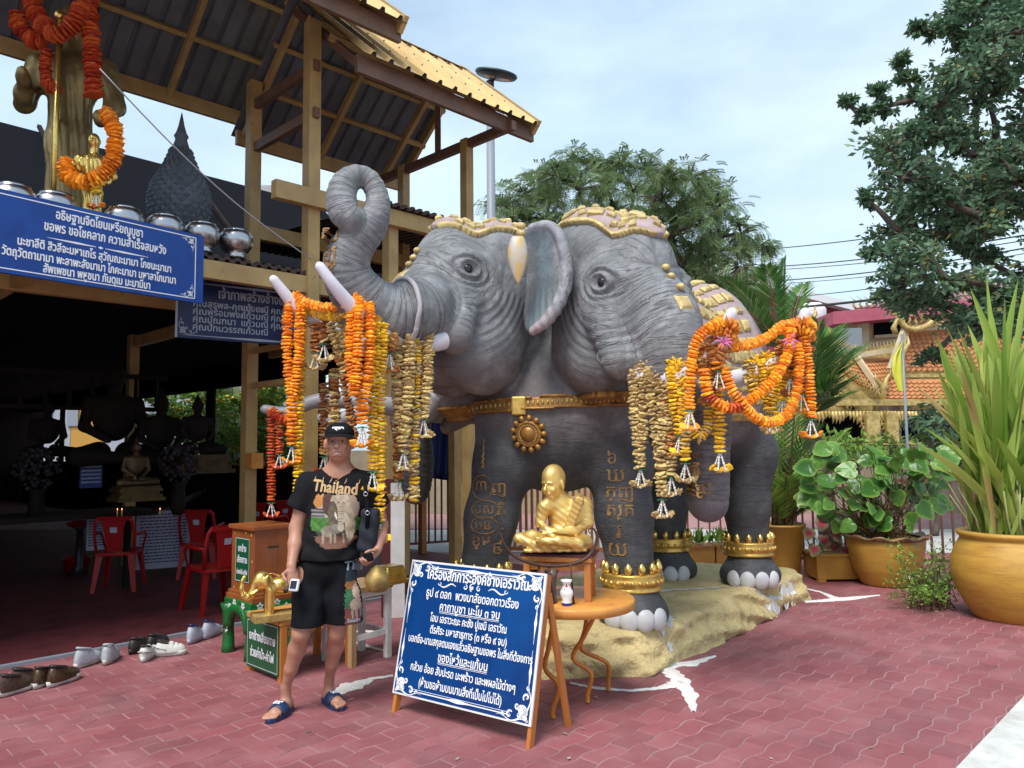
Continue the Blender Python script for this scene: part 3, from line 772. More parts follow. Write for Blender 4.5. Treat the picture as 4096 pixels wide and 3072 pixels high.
# trunks
kA = 312.5, .1356, 150, .1356
def zA(x, y, Y): return at(kA[0] + x * kA[1], kA[2] + y * kA[3], Y)
def zB(x, y, Y): return at(300 + x * .21701, 130 + y * .21701, Y)
tipA = [HA.L(.38, 0, -.12), zB(545, 835, 5.08), zB(425, 850, 4.96), zB(325, 808, 4.86), zB(248, 728, 4.78), zB(212, 630, 4.72), zB(246, 535, 4.69), zB(318, 450, 4.68),
        zB(355, 372, 4.67), zB(354, 295, 4.66), zB(318, 232, 4.65), zB(260, 213, 4.63), zB(208, 248, 4.60), zB(190, 315, 4.58), zB(202, 375, 4.58), zB(228, 405, 4.59)]
rA = [.26, .225, .197, .178, .160, .142, .126, .106, .084, .068, .067, .070, .084, .092, .096, .088]
def smoothchain(P, Rr, k=3):
    P = [V3(p) for p in P]; out = []; ro = []
    n = len(P)
    for i in range(n - 1):
        p0, p1, p2, p3 = P[max(i - 1, 0)], P[i], P[i + 1], P[min(i + 2, n - 1)]
        for j in range(k):
            t = j / k; out.append(.5 * ((2 * p1) + (-p0 + p2) * t + (2 * p0 - 5 * p1 + 4 * p2 - p3) * t * t + (-p0 + 3 * p1 - 3 * p2 + p3) * t ** 3)); ro.append(Rr[i] * (1 - t) + Rr[i + 1] * t)
    out.append(P[-1]); ro.append(Rr[-1]); return out, ro
cA, crA = smoothchain(tipA, rA); S.chain(cA[:24], crA[:24], .012); S.chain(cA[23:], crA[23:], .004)
tipB = [HB.L(.5, 0, -.08), HB.L(.66, 0, -.26), HB.L(.78, 0, -.55), Vector((1.24, 4.98, 1.85)), Vector((1.25, 5.0, 1.5)), Vector((1.25, 4.99, 1.22))]
rB = [.27, .225, .19, .165, .145, .13]; cB, crB = smoothchain(tipB, rB); S.chain(cB, crB, .02)
tipC = [HC.L(.5, 0, -.1), HC.L(.72, 0, -.25), HC.L(.85, 0, -.5), HC.L(.88, 0, -.9), HC.L(.95, 0, -1.15)]
rC = [.26, .22, .18, .15, .12]; cC, crC = smoothchain(tipC, rC); S.chain(cC, crC, .02)
# ears
S = SE = SDF((-1.75, 4.25, .26), (2.75, 8.15, 3.5), S0.h)
er = [(1146, 492), (1182, 486), (1208, 508), (1222, 560), (1222, 610), (1208, 655), (1184, 690), (1166, 706), (1150, 717)]
erd = [5.45, 5.36, 5.30, 5.27, 5.27, 5.27, 5.28, 5.30, 5.36]
ea = [(1138, 506), (1142, 520), (1146, 545), (1148, 575), (1148, 605), (1146, 640), (1143, 665), (1143, 692), (1147, 712)]
rim = [HA.loc(a2(x, y, d)) for (x, y), d in zip(er, erd)]; att = [HA.loc(a2(x, y, 5.52)) for x, y in ea]
def ear(H, sg):
    m = lambda p: H.L(p.x, p.y * sg, p.z)
    r2, _ = smoothchain([m(p) for p in rim], [1] * len(rim), 9); q2, _ = smoothchain([m(p) for p in att], [1] * len(att), 9)
    for a, b_ in zip(q2, r2): S.cone(a, b_, .03, .014, .02)
    S.chain(r2, [.024 + .018 * math.sin(math.pi * i / (len(r2) - 1)) for i in range(len(r2))], .012)
ear(HA, 1); ear(HC, 1)
# body
S = S0
S.ell((.33, 6.42, 2.25), (.64, .50, .74), k=.18); S.ell((.35, 6.12, 1.80), (.60, .50, .58), k=.15)
S.ell((1.12, 6.85, 2.18), (.78, .78, .90), k=.2); S.ell((1.78, 7.42, 2.26), (.68, .66, .86), k=.2)
S.ell((-.15, 6.5, 2.25), (.5, .42, .5), k=.15)
S.cone(HA.L(.28, .22, -.16), at(455, 338, 5.14), .17, .118, .05); S.cone(HB.L(.30, -.22, -.14), at(634, 364, 5.14), .19, .12, .05)
def leg(pts, rad, foot, k=.09):
    S.chain(pts, rad, k); fx, fy = foot
    S.cone((pts[-1][0], pts[-1][1], .55), (fx, fy, .40), rad[-1] * 1.02, rad[-1] * 1.34, .04)
    S.ell((fx, fy, .36), (rad[-1] * 1.52, rad[-1] * 1.52, .17), k=.03)
def uX(u, Y): return (u - 512) / FPX * Y
FR = (uX(628, 5.82), 5.80); FL = (uX(481, 5.9), 5.88); RR = (uX(743, 7.42), 7.38); RL = (uX(663, 7.8), 7.75)
leg([(.66, 6.1, 1.95), (uX(619, 5.9), 5.95, 1.45), (uX(621.5, 5.88), 5.88, 1.05), (FR[0], 5.84, .62)], [.36, .245, .205, .172], FR)
leg([(.04, 6.15, 1.95), (uX(503, 5.95), 5.97, 1.45), (uX(490, 5.95), 5.94, 1.05), (FL[0], 5.90, .62)], [.34, .225, .19, .17], FL)
leg([(1.95, 7.35, 2.05), (uX(748, 7.42), 7.42, 1.5), (RR[0], 7.42, 1.0), (RR[0] + .01, 7.42, .62)], [.40, .25, .205, .185], RR)
leg([(1.5, 7.6, 2.05), (RL[0], 7.78, 1.5), (RL[0], 7.78, 1.0), (RL[0], 7.78, .62)], [.40, .25, .205, .185], RL)
def smin(a, d, k):
    h_ = np.clip(.5 + .5 * (a - d) / k, 0, 1); return a * (1 - h_) + d * h_ - k * h_ * (1 - h_)
# trunks were blended into the body grid: heads join them softly, each other only with a crease
HD = smin(smin(heads[0], heads[1], .03), heads[2], .03); del heads
S.D = smin(smin(S.D, HD, .06), SE.D, .03).astype(np.float32); del HD, SE
S.clip((0, 0, .285), (0, 0, -1))
VE, FE = S.nets(2); NE = vnormals(VE, FE); del S
def sst(x, a, b_): t = np.clip((x - a) / (b_ - a), 0, 1); return t * t * (3 - 2 * t)
def nearchain(V, P):
    P = np.array(P); best = np.full(len(V), 9.); s_ = np.zeros(len(V)); acc = 0.; kk = np.zeros(len(V))
    for i in range(len(P) - 1):
        a, b_ = P[i], P[i + 1]; ba = b_ - a; L_ = np.linalg.norm(ba); t = np.clip(((V - a) @ ba) / (L_ * L_), 0, 1)
        d = np.linalg.norm(V - a - t[:, None] * ba, axis=1); m_ = d < best; best[m_] = d[m_]; s_[m_] = acc + t[m_] * L_; acc += L_
    return best, s_
# carve eyes, folds and rings
disp = np.zeros(len(VE)); C0 = np.zeros((len(VE), 3)); 
lA, lB, lC = HA.locn(VE), HB.locn(VE), HC.locn(VE)
hd = np.minimum(np.minimum(np.linalg.norm(lA, axis=1), np.linalg.norm(lB, axis=1)), np.linalg.norm(lC, axis=1))
wv = np.stack([VE[:, 2] * 22, VE[:, 0] * 3, VE[:, 1] * 3], 1); amp = np.full(len(VE), .20)
SEAM = np.full(len(VE), 9.); EYES = [(HA, 1), (HA, -1), (HB, -1), (HB, 1), (HC, 1)]
for H, sg in EYES:
    l_ = H.locn(VE); E = np.array((.30, sg * .36, .105)); q = l_ - E
    dd = np.sqrt(q[:, 0] ** 2 * .75 + q[:, 2] ** 2 * 1.35); ok = (np.abs(q[:, 1]) < .14) & (dd < .5) & (l_[:, 1] * sg > .1)
    g = lambda c, w: np.exp(-((dd - c) / w) ** 2)
    up = np.clip(q[:, 2] / .05, -1, 1)
    dp = -.018 * np.exp(-(dd / .040) ** 2) + .020 * g(.066, .013) - .012 * g(.094, .014) + .011 * g(.122, .014) - .007 * g(.150, .014) + .005 * g(.178, .014)
    disp += np.where(ok, dp, 0)
    near = (l_[:, 1] * sg > .05) & (np.linalg.norm(l_, axis=1) < .85)
    r_ = np.linalg.norm(l_ - np.array((.34, sg * .30, .10)), axis=1)
    ch = np.linalg.norm(l_ - np.array((.02, sg * .3, -.26)), axis=1)
    rr0 = np.sqrt(q[:, 0] ** 2 + q[:, 2] ** 2) + .02; wv[near] = np.stack([r_ * 20, q[:, 2] / rr0 * 1.1, q[:, 0] / rr0 * 1.1 + 10 * sg], 1)[near]; SEAM = np.minimum(SEAM, np.where(np.linalg.norm(l_, axis=1) < 1, np.abs(np.minimum(l_[:, 1] * sg - .05, .85 - np.linalg.norm(l_, axis=1))), 9)); amp[near] = (.12 + .28 * np.exp(-((r_ - .30) / .16) ** 2) + .25 * sst(l_[:, 0], .1, .4))[near]
    cz = near & (r_ > .28) & (l_[:, 2] < .02) & (l_[:, 0] > -.25)
    disp += np.where(cz, .0045 * np.sin(r_ * 2 * np.pi / .062 + 2.2 * np.sin(q[:, 0] * 7)) * np.exp(-((r_ - .42) / .17) ** 2), 0)
CH = []
for ci, (P, Rr, off) in enumerate(((cA, crA, 0), (cB, crB, 30), (cC, crC, 60))):
    d_, s_ = nearchain(VE, P); Rr = np.array(Rr); tot = np.concatenate([[0], np.cumsum(np.linalg.norm(np.diff(np.array(P), axis=0), axis=1))])
    rr = np.interp(s_, tot, Rr); m_ = (d_ < rr * 1.12 + .01) & (s_ > .02)
    lat = (VE * 3.1)
    wv[m_] = np.stack([s_ * 34 + off, lat[:, 0] * .9 + lat[:, 2] * .0, lat[:, 1] * .9], 1)[m_]; amp[m_] = .75
    disp += np.where(m_, .0020 * np.sin(s_ * 2 * np.pi / (.043) + .8 * np.sin(VE[:, 2] * 9)) * sst(s_, .1, .5), 0); CH.append((d_, s_, rr))
    fh = (np.abs((HA, HB, HC)[ci].locn(VE)[:, 1]) < .32) & ((HA, HB, HC)[ci].locn(VE)[:, 0] > .36) & ~m_ & ((HA, HB, HC)[ci].locn(VE)[:, 2] < .25) & ((HA, HB, HC)[ci].locn(VE)[:, 2] > -.7) & ((HA, HB, HC)[ci].locn(VE)[:, 0] < 1.2)
    lo = (HA, HB, HC)[ci].locn(VE); SEAM[m_] = 9; SEAM = np.minimum(SEAM, np.where(s_ > .02, np.abs(d_ - rr * 1.12 - .01), 9)); SEAM[fh] = 9; ff_ = np.minimum(np.minimum(lo[:, 0] - .36, .32 - np.abs(lo[:, 1])), np.minimum(.25 - lo[:, 2], lo[:, 2] + .7)); SEAM = np.minimum(SEAM, np.where(~m_ & (lo[:, 0] < 1.2), np.abs(ff_), 9))
    wv[fh] = np.stack([(lo[:, 0] - lo[:, 2] * .8) * 24 + 5, lo[:, 1] * 3, lo[:, 2] * 1.0], 1)[fh]; amp[fh] = .7
amp *= np.clip(SEAM / .035, 0, 1)
# paint: dark body and legs, mid grey heads, brownish chest and chins, pale ear rims
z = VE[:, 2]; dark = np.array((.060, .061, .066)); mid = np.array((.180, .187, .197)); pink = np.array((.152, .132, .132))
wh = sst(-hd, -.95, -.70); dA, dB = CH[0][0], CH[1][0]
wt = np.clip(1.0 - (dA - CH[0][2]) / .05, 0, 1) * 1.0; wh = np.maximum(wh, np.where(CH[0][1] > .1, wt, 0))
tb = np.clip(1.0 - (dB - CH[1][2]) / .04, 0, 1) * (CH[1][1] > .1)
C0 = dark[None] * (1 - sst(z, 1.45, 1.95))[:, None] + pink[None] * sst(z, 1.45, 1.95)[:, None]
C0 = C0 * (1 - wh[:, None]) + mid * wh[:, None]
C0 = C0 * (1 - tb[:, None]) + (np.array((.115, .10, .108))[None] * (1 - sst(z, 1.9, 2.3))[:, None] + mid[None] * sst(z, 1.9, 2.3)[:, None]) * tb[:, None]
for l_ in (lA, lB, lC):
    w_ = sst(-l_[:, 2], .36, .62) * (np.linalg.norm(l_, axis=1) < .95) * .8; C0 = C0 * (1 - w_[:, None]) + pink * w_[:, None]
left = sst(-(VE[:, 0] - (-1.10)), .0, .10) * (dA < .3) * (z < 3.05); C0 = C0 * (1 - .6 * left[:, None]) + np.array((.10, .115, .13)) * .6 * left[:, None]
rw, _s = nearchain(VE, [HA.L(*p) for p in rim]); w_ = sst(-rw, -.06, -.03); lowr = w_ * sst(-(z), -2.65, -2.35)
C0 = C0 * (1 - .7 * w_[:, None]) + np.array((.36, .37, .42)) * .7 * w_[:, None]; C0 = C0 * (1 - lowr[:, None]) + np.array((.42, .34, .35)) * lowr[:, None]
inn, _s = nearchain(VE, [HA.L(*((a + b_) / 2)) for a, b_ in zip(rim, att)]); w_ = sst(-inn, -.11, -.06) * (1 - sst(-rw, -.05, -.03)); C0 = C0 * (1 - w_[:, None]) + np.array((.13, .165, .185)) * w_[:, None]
VE = VE + NE * disp[:, None]
m_el = bpy.data.materials.new('painted elephant cement'); m_el.use_nodes = True; t = m_el.node_tree; n = t.nodes.new; L = t.links.new; bs = t.nodes['Principled BSDF']
bs.inputs['Roughness'].default_value = .62; bs.inputs['Specular IOR Level'].default_value = .35
ac = n('ShaderNodeAttribute'); ac.attribute_name = 'col'; aw = n('ShaderNodeAttribute'); aw.attribute_name = 'wv'; aa = n('ShaderNodeAttribute'); aa.attribute_name = 'amp'
nw = n('ShaderNodeTexNoise'); nw.inputs['Scale'].default_value = 1; nw.inputs['Detail'].default_value = 2.5; nw.inputs['Roughness'].default_value = .55; L(aw.outputs['Vector'], nw.inputs['Vector'])
def math_(op, a, b_=None, c=None):
    x = n('ShaderNodeMath'); x.operation = op
    for i, q in enumerate((a, b_, c)):
        if q is None: continue
        if isinstance(q, (int, float)): x.inputs[i].default_value = q
        else: L(q, x.inputs[i])
    return x.outputs[0]
cr = math_('ABSOLUTE', math_('SUBTRACT', nw.outputs[0], .5)); crk = n('ShaderNodeMapRange'); crk.inputs[1].default_value = 0; crk.inputs[2].default_value = .032; L(cr, crk.inputs[0])
tc = n('ShaderNodeTexCoord'); nf = n('ShaderNodeTexNoise'); nf.inputs['Scale'].default_value = 42; nf.inputs['Detail'].default_value = 4; L(tc.outputs['Object'], nf.inputs['Vector'])
nl = n('ShaderNodeTexNoise'); nl.inputs['Scale'].default_value = 4.5; nl.inputs['Detail'].default_value = 7; nl.inputs['Roughness'].default_value = .65; L(tc.outputs['Object'], nl.inputs['Vector'])
ml = n('ShaderNodeMapRange'); ml.inputs[1].default_value = .46; ml.inputs[2].default_value = .74; L(nl.outputs[0], ml.inputs[0])
x1 = n('ShaderNodeMix'); x1.data_type = 'RGBA'; x1.blend_type = 'MULTIPLY'; x1.inputs[0].default_value = 1; L(ac.outputs['Color'], x1.inputs[6])
mul = n('ShaderNodeMix'); mul.data_type = 'RGBA'; mul.inputs[6].default_value = (.86, .86, .86, 1); mul.inputs[7].default_value = (2.15, 2.12, 2.1, 1); L(math_('MULTIPLY', ml.outputs[0], math_('MULTIPLY', nf.outputs[0], 1.35)), mul.inputs[0]); mul.clamp_result = False
L(mul.outputs[2], x1.inputs[7])
x2 = n('ShaderNodeMix'); x2.data_type = 'RGBA'; x2.blend_type = 'MULTIPLY'; L(x1.outputs[2], x2.inputs[6]); x2.inputs[7].default_value = (.42, .41, .42, 1); L(math_('MULTIPLY', math_('SUBTRACT', 1.0, crk.outputs[0]), math_('MULTIPLY', aa.outputs['Fac'], .75)), x2.inputs[0])
L(x2.outputs[2], bs.inputs['Base Color'])
hgt = math_('ADD', math_('MULTIPLY', crk.outputs[0], aa.outputs['Fac']), math_('ADD', math_('MULTIPLY', math_('MULTIPLY', nw.outputs[0], math_('MINIMUM', math_('MULTIPLY', aa.outputs['Fac'], 3.0), 1.0)), 1.1), math_('MULTIPLY', nf.outputs[0], .35)))
bp = n('ShaderNodeBump'); bp.inputs['Strength'].default_value = .75; bp.inputs['Distance'].default_value = .011; L(hgt, bp.inputs['Height']); L(bp.outputs[0], bs.inputs['Normal'])
offE = np.array(offset(eleph))
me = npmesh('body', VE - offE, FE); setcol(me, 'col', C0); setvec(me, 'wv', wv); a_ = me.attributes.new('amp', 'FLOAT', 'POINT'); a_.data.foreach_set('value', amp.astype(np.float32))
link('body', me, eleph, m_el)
BV = bvh_of(VE, FE); NE = vnormals(VE, FE)
m_eye = mat('dark glass eye', (.006, .006, .008), .12, 0, coat=.5)
for H, sg in EYES:
    h = BV.ray_cast(H.L(.30, sg * .7, .105), H.M @ Vector((0, -sg, 0)), 1)
    if h[0] is None: continue
    b = MB(); b.sph(h[0] + H.M @ Vector((0, -sg * .020, 0)), .042 * H.s, 16, 12); b.build('eye', m_eye, eleph)
# tusks
def tusk(pts, r0, r1, m='tusk'):
    P, Rr = smoothchain(pts, [r0 + (r1 - r0) * (i / (len(pts) - 1)) ** 1.2 for i in range(len(pts))], 6)
    P = [Vector(p) for p in P]; d = (P[-1] - P[-2]).normalized(); P += [P[-1] + d * r1 * .5, P[-1] + d * r1 * .8]; Rr += [r1 * .72, r1 * .28]
    b = MB(); b.tube(P, Rr, 16); return b.build('tusk', m, eleph), P
_, TA1 = tusk([HA.L(.38, .25, -.28), at(447, 338, 5.10), a2(880, 742, 4.97), a2(812, 708, 4.78), a2(765, 668, 4.62), a2(722, 618, 4.50), a2(690, 574, 4.46)], .073, .029)
_, TA2 = tusk([HA.L(.30, -.26, -.36), HA.L(.62, -.32, -.46), a2(735, 722, 5.3), a2(688, 700, 5.2), a2(650, 676, 5.14), a2(615, 634, 5.08), a2(590, 602, 5.04)], .073, .029)
_, TB1 = tusk([HB.L(.30, -.26, -.38), at(626, 369, 5.12), at(655, 378, 4.98), at(685, 376, 4.80), at(708, 358, 4.64), at(723, 332, 4.55), at(732, 312, 4.51)], .074, .033)
_, TB2 = tusk([HB.L(.30, .26, -.38), at(704, 384, 5.35), at(736, 379, 5.2), at(765, 370, 5.05), at(788, 352, 4.94), at(800, 332, 4.88), at(805, 312, 4.86)], .074, .033)
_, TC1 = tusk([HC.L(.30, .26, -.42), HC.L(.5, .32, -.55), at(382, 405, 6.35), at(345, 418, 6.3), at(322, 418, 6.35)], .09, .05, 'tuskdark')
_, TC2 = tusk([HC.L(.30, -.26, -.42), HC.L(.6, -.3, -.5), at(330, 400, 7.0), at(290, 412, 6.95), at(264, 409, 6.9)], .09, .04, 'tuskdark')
# rope round trunk A
P = []; cen = V3(zA(560, 1085, 4.90)); 
b = MB(); ax = (Vector(cA[9]) - Vector(cA[3])).normalized(); q = ax.orthogonal().normalized(); w_ = ax.cross(q)
c_ = Vector(cA[5]); cc = []
for i in range(40):
    a_ = 2 * math.pi * i / 40; dr = q * math.cos(a_) + w_ * math.sin(a_); h = BV.ray_cast(c_ + dr * .6, -dr, .6)
    if h[0] is not None: cc.append(h[0] + h[1] * .014)
b.tube(cc + [cc[0], cc[1]], .017, 8); b.build('rope', mat('grey rope', (.36, .34, .36), .7), eleph)
# gold tiled caps
def shell(mask, th, name, m, off0=.004):
    fm = mask[FE].all(1); F = FE[fm]; u_, inv = np.unique(F, return_inverse=True); F = inv.reshape(F.shape); V = VE[u_]; N = NE[u_]
    # boundary edges become the skirt
    ed = np.concatenate([np.stack([F[:, i], F[:, (i + 1) % 4]], 1) for i in range(4)]); key = np.sort(ed, 1); k_ = key[:, 0].astype(np.int64) * len(V) + key[:, 1]
    uq, ix, ct = np.unique(k_, return_index=True, return_counts=True); bd = ed[ix[ct == 1]]
    th = th[u_][:, None] if hasattr(th, '__len__') else th
    V2 = np.concatenate([V + N * (off0 + th), V - N * .012]); sk = np.stack([bd[:, 1], bd[:, 0], bd[:, 0] + len(V), bd[:, 1] + len(V)], 1)
    return link(name, npmesh(name, V2 - offE, np.concatenate([F, sk])), eleph, m)
m_capc = mat('faded mauve cap cloth paint', (.38, .29, .29), .8, 0, (.28, .21, .21), 12, bump=(60, .4, .004))
def capf(l_):
    e_ = .306; x, y = l_[:, 0], np.abs(l_[:, 1]); xx = np.clip((x + .22) / .42, -1, 1); e = .32 * np.sqrt(np.maximum(1 - xx ** 2, 0))
    e = np.where(x > -.1, e_ * np.clip((.41 - x) / .51, 0, 1) ** .6, e); e = np.where(x > .40, -1, e)
    return np.where((l_[:, 2] > .12) & (np.linalg.norm(l_, axis=1) < .95), e - y, -1)
def tile(b, p, nrm, xd, sx, sy, th):
    nrm = Vector(nrm).normalized(); xd = (Vector(xd) - nrm * Vector(xd).dot(nrm)).normalized(); yd = nrm.cross(xd)
    V = [p + xd * (sx * i) + yd * (sy * j) for i, j in ((-1, -1), (1, -1), (1, 1), (-1, 1))]
    W_ = [p + xd * (sx * .62 * i) + yd * (sy * .62 * j) + nrm * th for i, j in ((-1, -1), (1, -1), (1, 1), (-1, 1))]
    Z = [q_ + nrm * th * .55 for q_ in V]; V = [q_ - nrm * .012 for q_ in V]
    b.add(V + Z + W_, [(i, (i + 1) % 4, 4 + (i + 1) % 4, 4 + i) for i in range(4)] + [(4 + i, 4 + (i + 1) % 4, 8 + (i + 1) % 4, 8 + i) for i in range(4)] + [(8, 9, 10, 11)])
for H, l_, big in ((HA, lA, 0), (HB, lB, 1), (HC, lC, 0)):
    f_ = capf(l_)
    shell(f_ > 0, .012 + .052 * np.sqrt(np.clip(f_ / .16, 0, 1)), 'cap', m_capc); shell((f_ > -.016) & (f_ < .016), .034, 'cap_border', 'goldpale')
    nt_ = 0
    for i in range(13):
        for j in range(-6, 7):
            x = -.62 + i * .080; th_ = (j + .5 * (i % 2)) * .185
            dv = H.u * math.cos(th_) + H.l * math.sin(th_); h = BV.ray_cast(H.L(x, 0, .12) + dv * 1.2, -dv, 1.1)
            if h[0] is None: continue
            lc = H.loc(h[0]); ff = capf(np.array([lc[:]]))[0]
            if ff < .026: continue
            rise = .010 + .052 * math.sqrt(min(1, ff / .16))
            if i % 3 == 1 and j % 2: s1, s2 = (.058, .046) if big else (.046, .036)
            else: s1, s2 = random.uniform(.024, .034), random.uniform(.022, .030)
            b = MB(); tile(b, h[0] + h[1] * rise, h[1] + Vector((random.uniform(-.1, .1), random.uniform(-.1, .1), 0)), H.f * .7 + H.l * (.7 if j % 2 else -.7), s1, s2, .03); b.build('tile', 'goldpale', eleph)
    # bead chain and square plate down the forehead
    z_ = .30; k = 0
    while k < 4:
        h = BV.ray_cast(H.L(1.1, 0, .24 - k * .062), -H.f, 1.0)
        if h[0] is not None:
            b = MB(); s_ = .030 if k < 3 else .062
            if k < 3: b.sph(h[0] + h[1] * .01, (s_, s_, s_ * .8), 8, 6)
            else: tile(b, h[0] + h[1] * .004 - H.u * .045, h[1], H.f.cross(h[1]) + H.u * .8 if False else H.l + H.u * .15, s_, s_ * .9, .03)
            b.build('forehead_bead' if k < 3 else 'forehead_plate', 'goldpale', eleph)
        k += 1
# leaf pendant beside the ear of the left head
h0 = a2(1126, 500, 5.30)
for k in range(3):
    p = h0 + Vector((0, 0, .04 - k * .055)); b = MB(); b.sph(p, (.034, .025, .026), 8, 6); b.build('pendant_bead', 'goldpale', eleph)
pd = a2(1118, 520, 5.27); b = MB(); prof = []
for i in range(13):
    t_ = i / 12; prof.append((max(.002, .080 * math.sin(math.pi * min(1, t_ * .86 + .14)) ** .8 * (1 - .25 * t_) if i < 12 else .002), -t_ * .34))
b.lathe(prof, pd + Vector((0, -.0, .03)), 16, sy=.5); b.build('leaf_pendant', mat('whitewashed gold leaf', (.46, .42, .38), .5, .2, (.55, .38, .13), 5, .45, .6, stretch=(4, 4, 1)), eleph)
# body blanket
ax = Vector((1.45, 1.35, 0)).normalized(); ca_ = Vector((.6, 6.4, 2.1))
sb = (VE - np.array(ca_)) @ np.array(ax); lat = Vector((-ax.y, ax.x, 0)); rl = (VE - np.array(ca_)) @ np.array(lat)
bm_ = (sb > .30) & (sb < 1.62) & (z > 1.84) & (hd > .9)
shell(bm_, .02, 'blanket', m_capc)
shell((sb > .26) & (sb < 1.66) & (z > 1.80) & (z < 1.87) & (hd > .9), .04, 'blanket_border', 'goldold')
nt_ = 0
for i in range(12):
    for j in range(22):
        if nt_ > 230: break
        s_ = .40 + i * .105; a_ = -R(20) + j * R(10); dr = (-lat * math.cos(a_) + Vector((0, 0, 1)) * math.sin(a_))
        o_ = ca_ + ax * s_; h = BV.ray_cast(o_ + dr * 2, -dr, 1.9)
        if h[0] is None or h[0].z < 1.9: continue
        if min((h[0] - HA.O).length, (h[0] - HB.O).length) < .85: continue
        b = MB(); tile(b, h[0] + h[1] * .02, h[1], ax, .047, .036 if j % 2 else .055, .032); b.build('blanket_tile', 'goldpale', eleph); nt_ += 1
# chest belt with medallion
zc = 1.905 + (VE[:, 0] - .3) * .04
ring = (VE[:, 1] < 6.5) & (np.abs(z - zc) < .052) & (hd > .0) & (VE[:, 0] > -.6) & (VE[:, 0] < 1.25) & (NE[:, 1] < .25)
ring &= (dA > .35) & (dB > .3)
M['belt'] = mat('orange gold with painted shade', (.40, .20, .04), .45, .4, (.24, .11, .03), 12, bump=(60, .4, .005))  # gold darkened for the shade under the heads
shell(ring, .022, 'belt', 'belt'); shell(ring & (z - zc > .030), .038, 'belt_edge', 'belt'); shell(ring & (z - zc < -.030), .038, 'belt_edge', 'belt')
b = MB()
for i in range(46):
    x = -.35 + i * .034; zz = 1.905 + (x - .3) * .04; h = BV.ray_cast(Vector((x, 4.6, zz)), Vector((0, 1, 0)), 2.5)
    if h[0] is not None and h[0].y < 6.2 and h[0].y > 5.2: b.sph(h[0] + h[1] * .026, (.013, .013, .022), 6, 4)
b.build('belt_beads', 'goldold', eleph, kind='stuff')
mp_ = at(530, 433, 5.4); h = BV.ray_cast(Vector((mp_.x, 4.6, mp_.z)), Vector((0, 1, 0)), 2.5); mc = h[0] + h[1] * .01; mn = h[1].normalized(); mx_ = Vector((0, 0, 1)).cross(mn).normalized(); my_ = mn.cross(mx_)
Mm = Matrix((mx_, my_, mn)).transposed()
def lathe_at(prof, c, Mx, seg=24): b = MB(); b.lathe(prof, (0, 0, 0), seg); b.v = [Vector(c) + Mx @ p for p in b.v]; return b
lathe_at([(.10, -.03), (.10, .015), (.088, .026), (.078, .018), (.055, .018), (.048, .034), (.022, .038), (.002, .044)], mc, Mm).build('medallion', 'belt', eleph)
for k in range(13):
    a_ = 2 * math.pi * k / 13; b = MB(); c_ = mc + mx_ * (.118 * math.cos(a_)) + my_ * (.118 * math.sin(a_)) + mn * .01; b.sph((0, 0, 0), (.026, .022, .02), 8, 6)
    Q = Matrix((mx_ * math.cos(a_) + my_ * math.sin(a_), my_ * math.cos(a_) - mx_ * math.sin(a_), mn)).transposed(); b.v = [c_ + Q @ p for p in b.v]; b.build('petal', 'belt', eleph)
b = MB()
for k in range(24):
    a_ = 2 * math.pi * k / 24; b.sph(mc + mx_ * (.066 * math.cos(a_)) + my_ * (.066 * math.sin(a_)) + mn * .022, .007, 6, 4)
b.build('medallion_beads', 'goldold', eleph, kind='stuff')
bk_ = at(519, 404, 5.4); h = BV.ray_cast(Vector((bk_.x, 4.6, bk_.z)), Vector((0, 1, 0)), 2.5); b = MB(); b.obox(h[0] + Vector((0, -.02, 0)), (Vector((1, 0, 0)), Vector((0, 1, 0)), Vector((0, 0, 1))), (.055, .035, .07)); b.build('belt_clasp', 'gold', eleph, bev=.012)
# anklets, toes
for (fx, fy, r, z0) in ((FR[0], 5.84, .185, .52), (FL[0], 5.90, .182, .52), (RR[0], 7.41, .20, .54), (RL[0], 7.78, .20, .54)):
    c_ = (fx, fy, 0); b = MB(); b.lathe([(r, z0), (r + .035, z0), (r + .045, z0 + .012), (r + .03, z0 + .025), (r + .03, z0 + .04), (r + .045, z0 + .055), (r + .045, z0 + .085), (r + .028, z0 + .10), (r + .04, z0 + .115), (r + .03, z0 + .13), (r - .02, z0 + .13)], c_, 32); b.build('anklet', 'gold', eleph)
    b = MB()
    for k in range(26):
        a_ = 2 * math.pi * k / 26; b.sph((fx + (r + .043) * math.cos(a_), fy + (r + .043) * math.sin(a_), z0 + .07), (.016, .016, .02), 6, 5)
    b.build('anklet_beads', 'gold', eleph, kind='stuff')
    for k in range(13):
        a_ = 2 * math.pi * k / 13 + .1; b = MB(); b.lathe([(.012, 0), (.026, .018), (.031, .04), (.024, .062), (.01, .08), (.002, .088)], (fx + (r + .018) * math.cos(a_), fy + (r + .018) * math.sin(a_), z0 + .128), 8); b.build('lotus_petal', 'goldleaf', eleph)
m_toe = mat('white toe paint', (.60, .60, .61), .5, 0, (.44, .44, .45), 5, bump=(30, .2, .003))
def toes(F_, rr, dirs):
    for d in dirs:
        a_ = R(d); c_ = Vector((F_[0] + rr * math.cos(a_), F_[1] + rr * math.sin(a_), .345)); b = MB(); b.sph(c_, (.048, .078, .082), 12, 9, Matrix.Rotation(a_, 3, 'Z')); b.build('toenail', m_toe, eleph)
toes(FR, .235, (-135, -106, -78, -50)); toes(FL, .225, (-140, -110, -80, -50)); toes(RR, .25, (-140, -112, -84, -56)); toes(RL, .25, (-125, -97, -69))
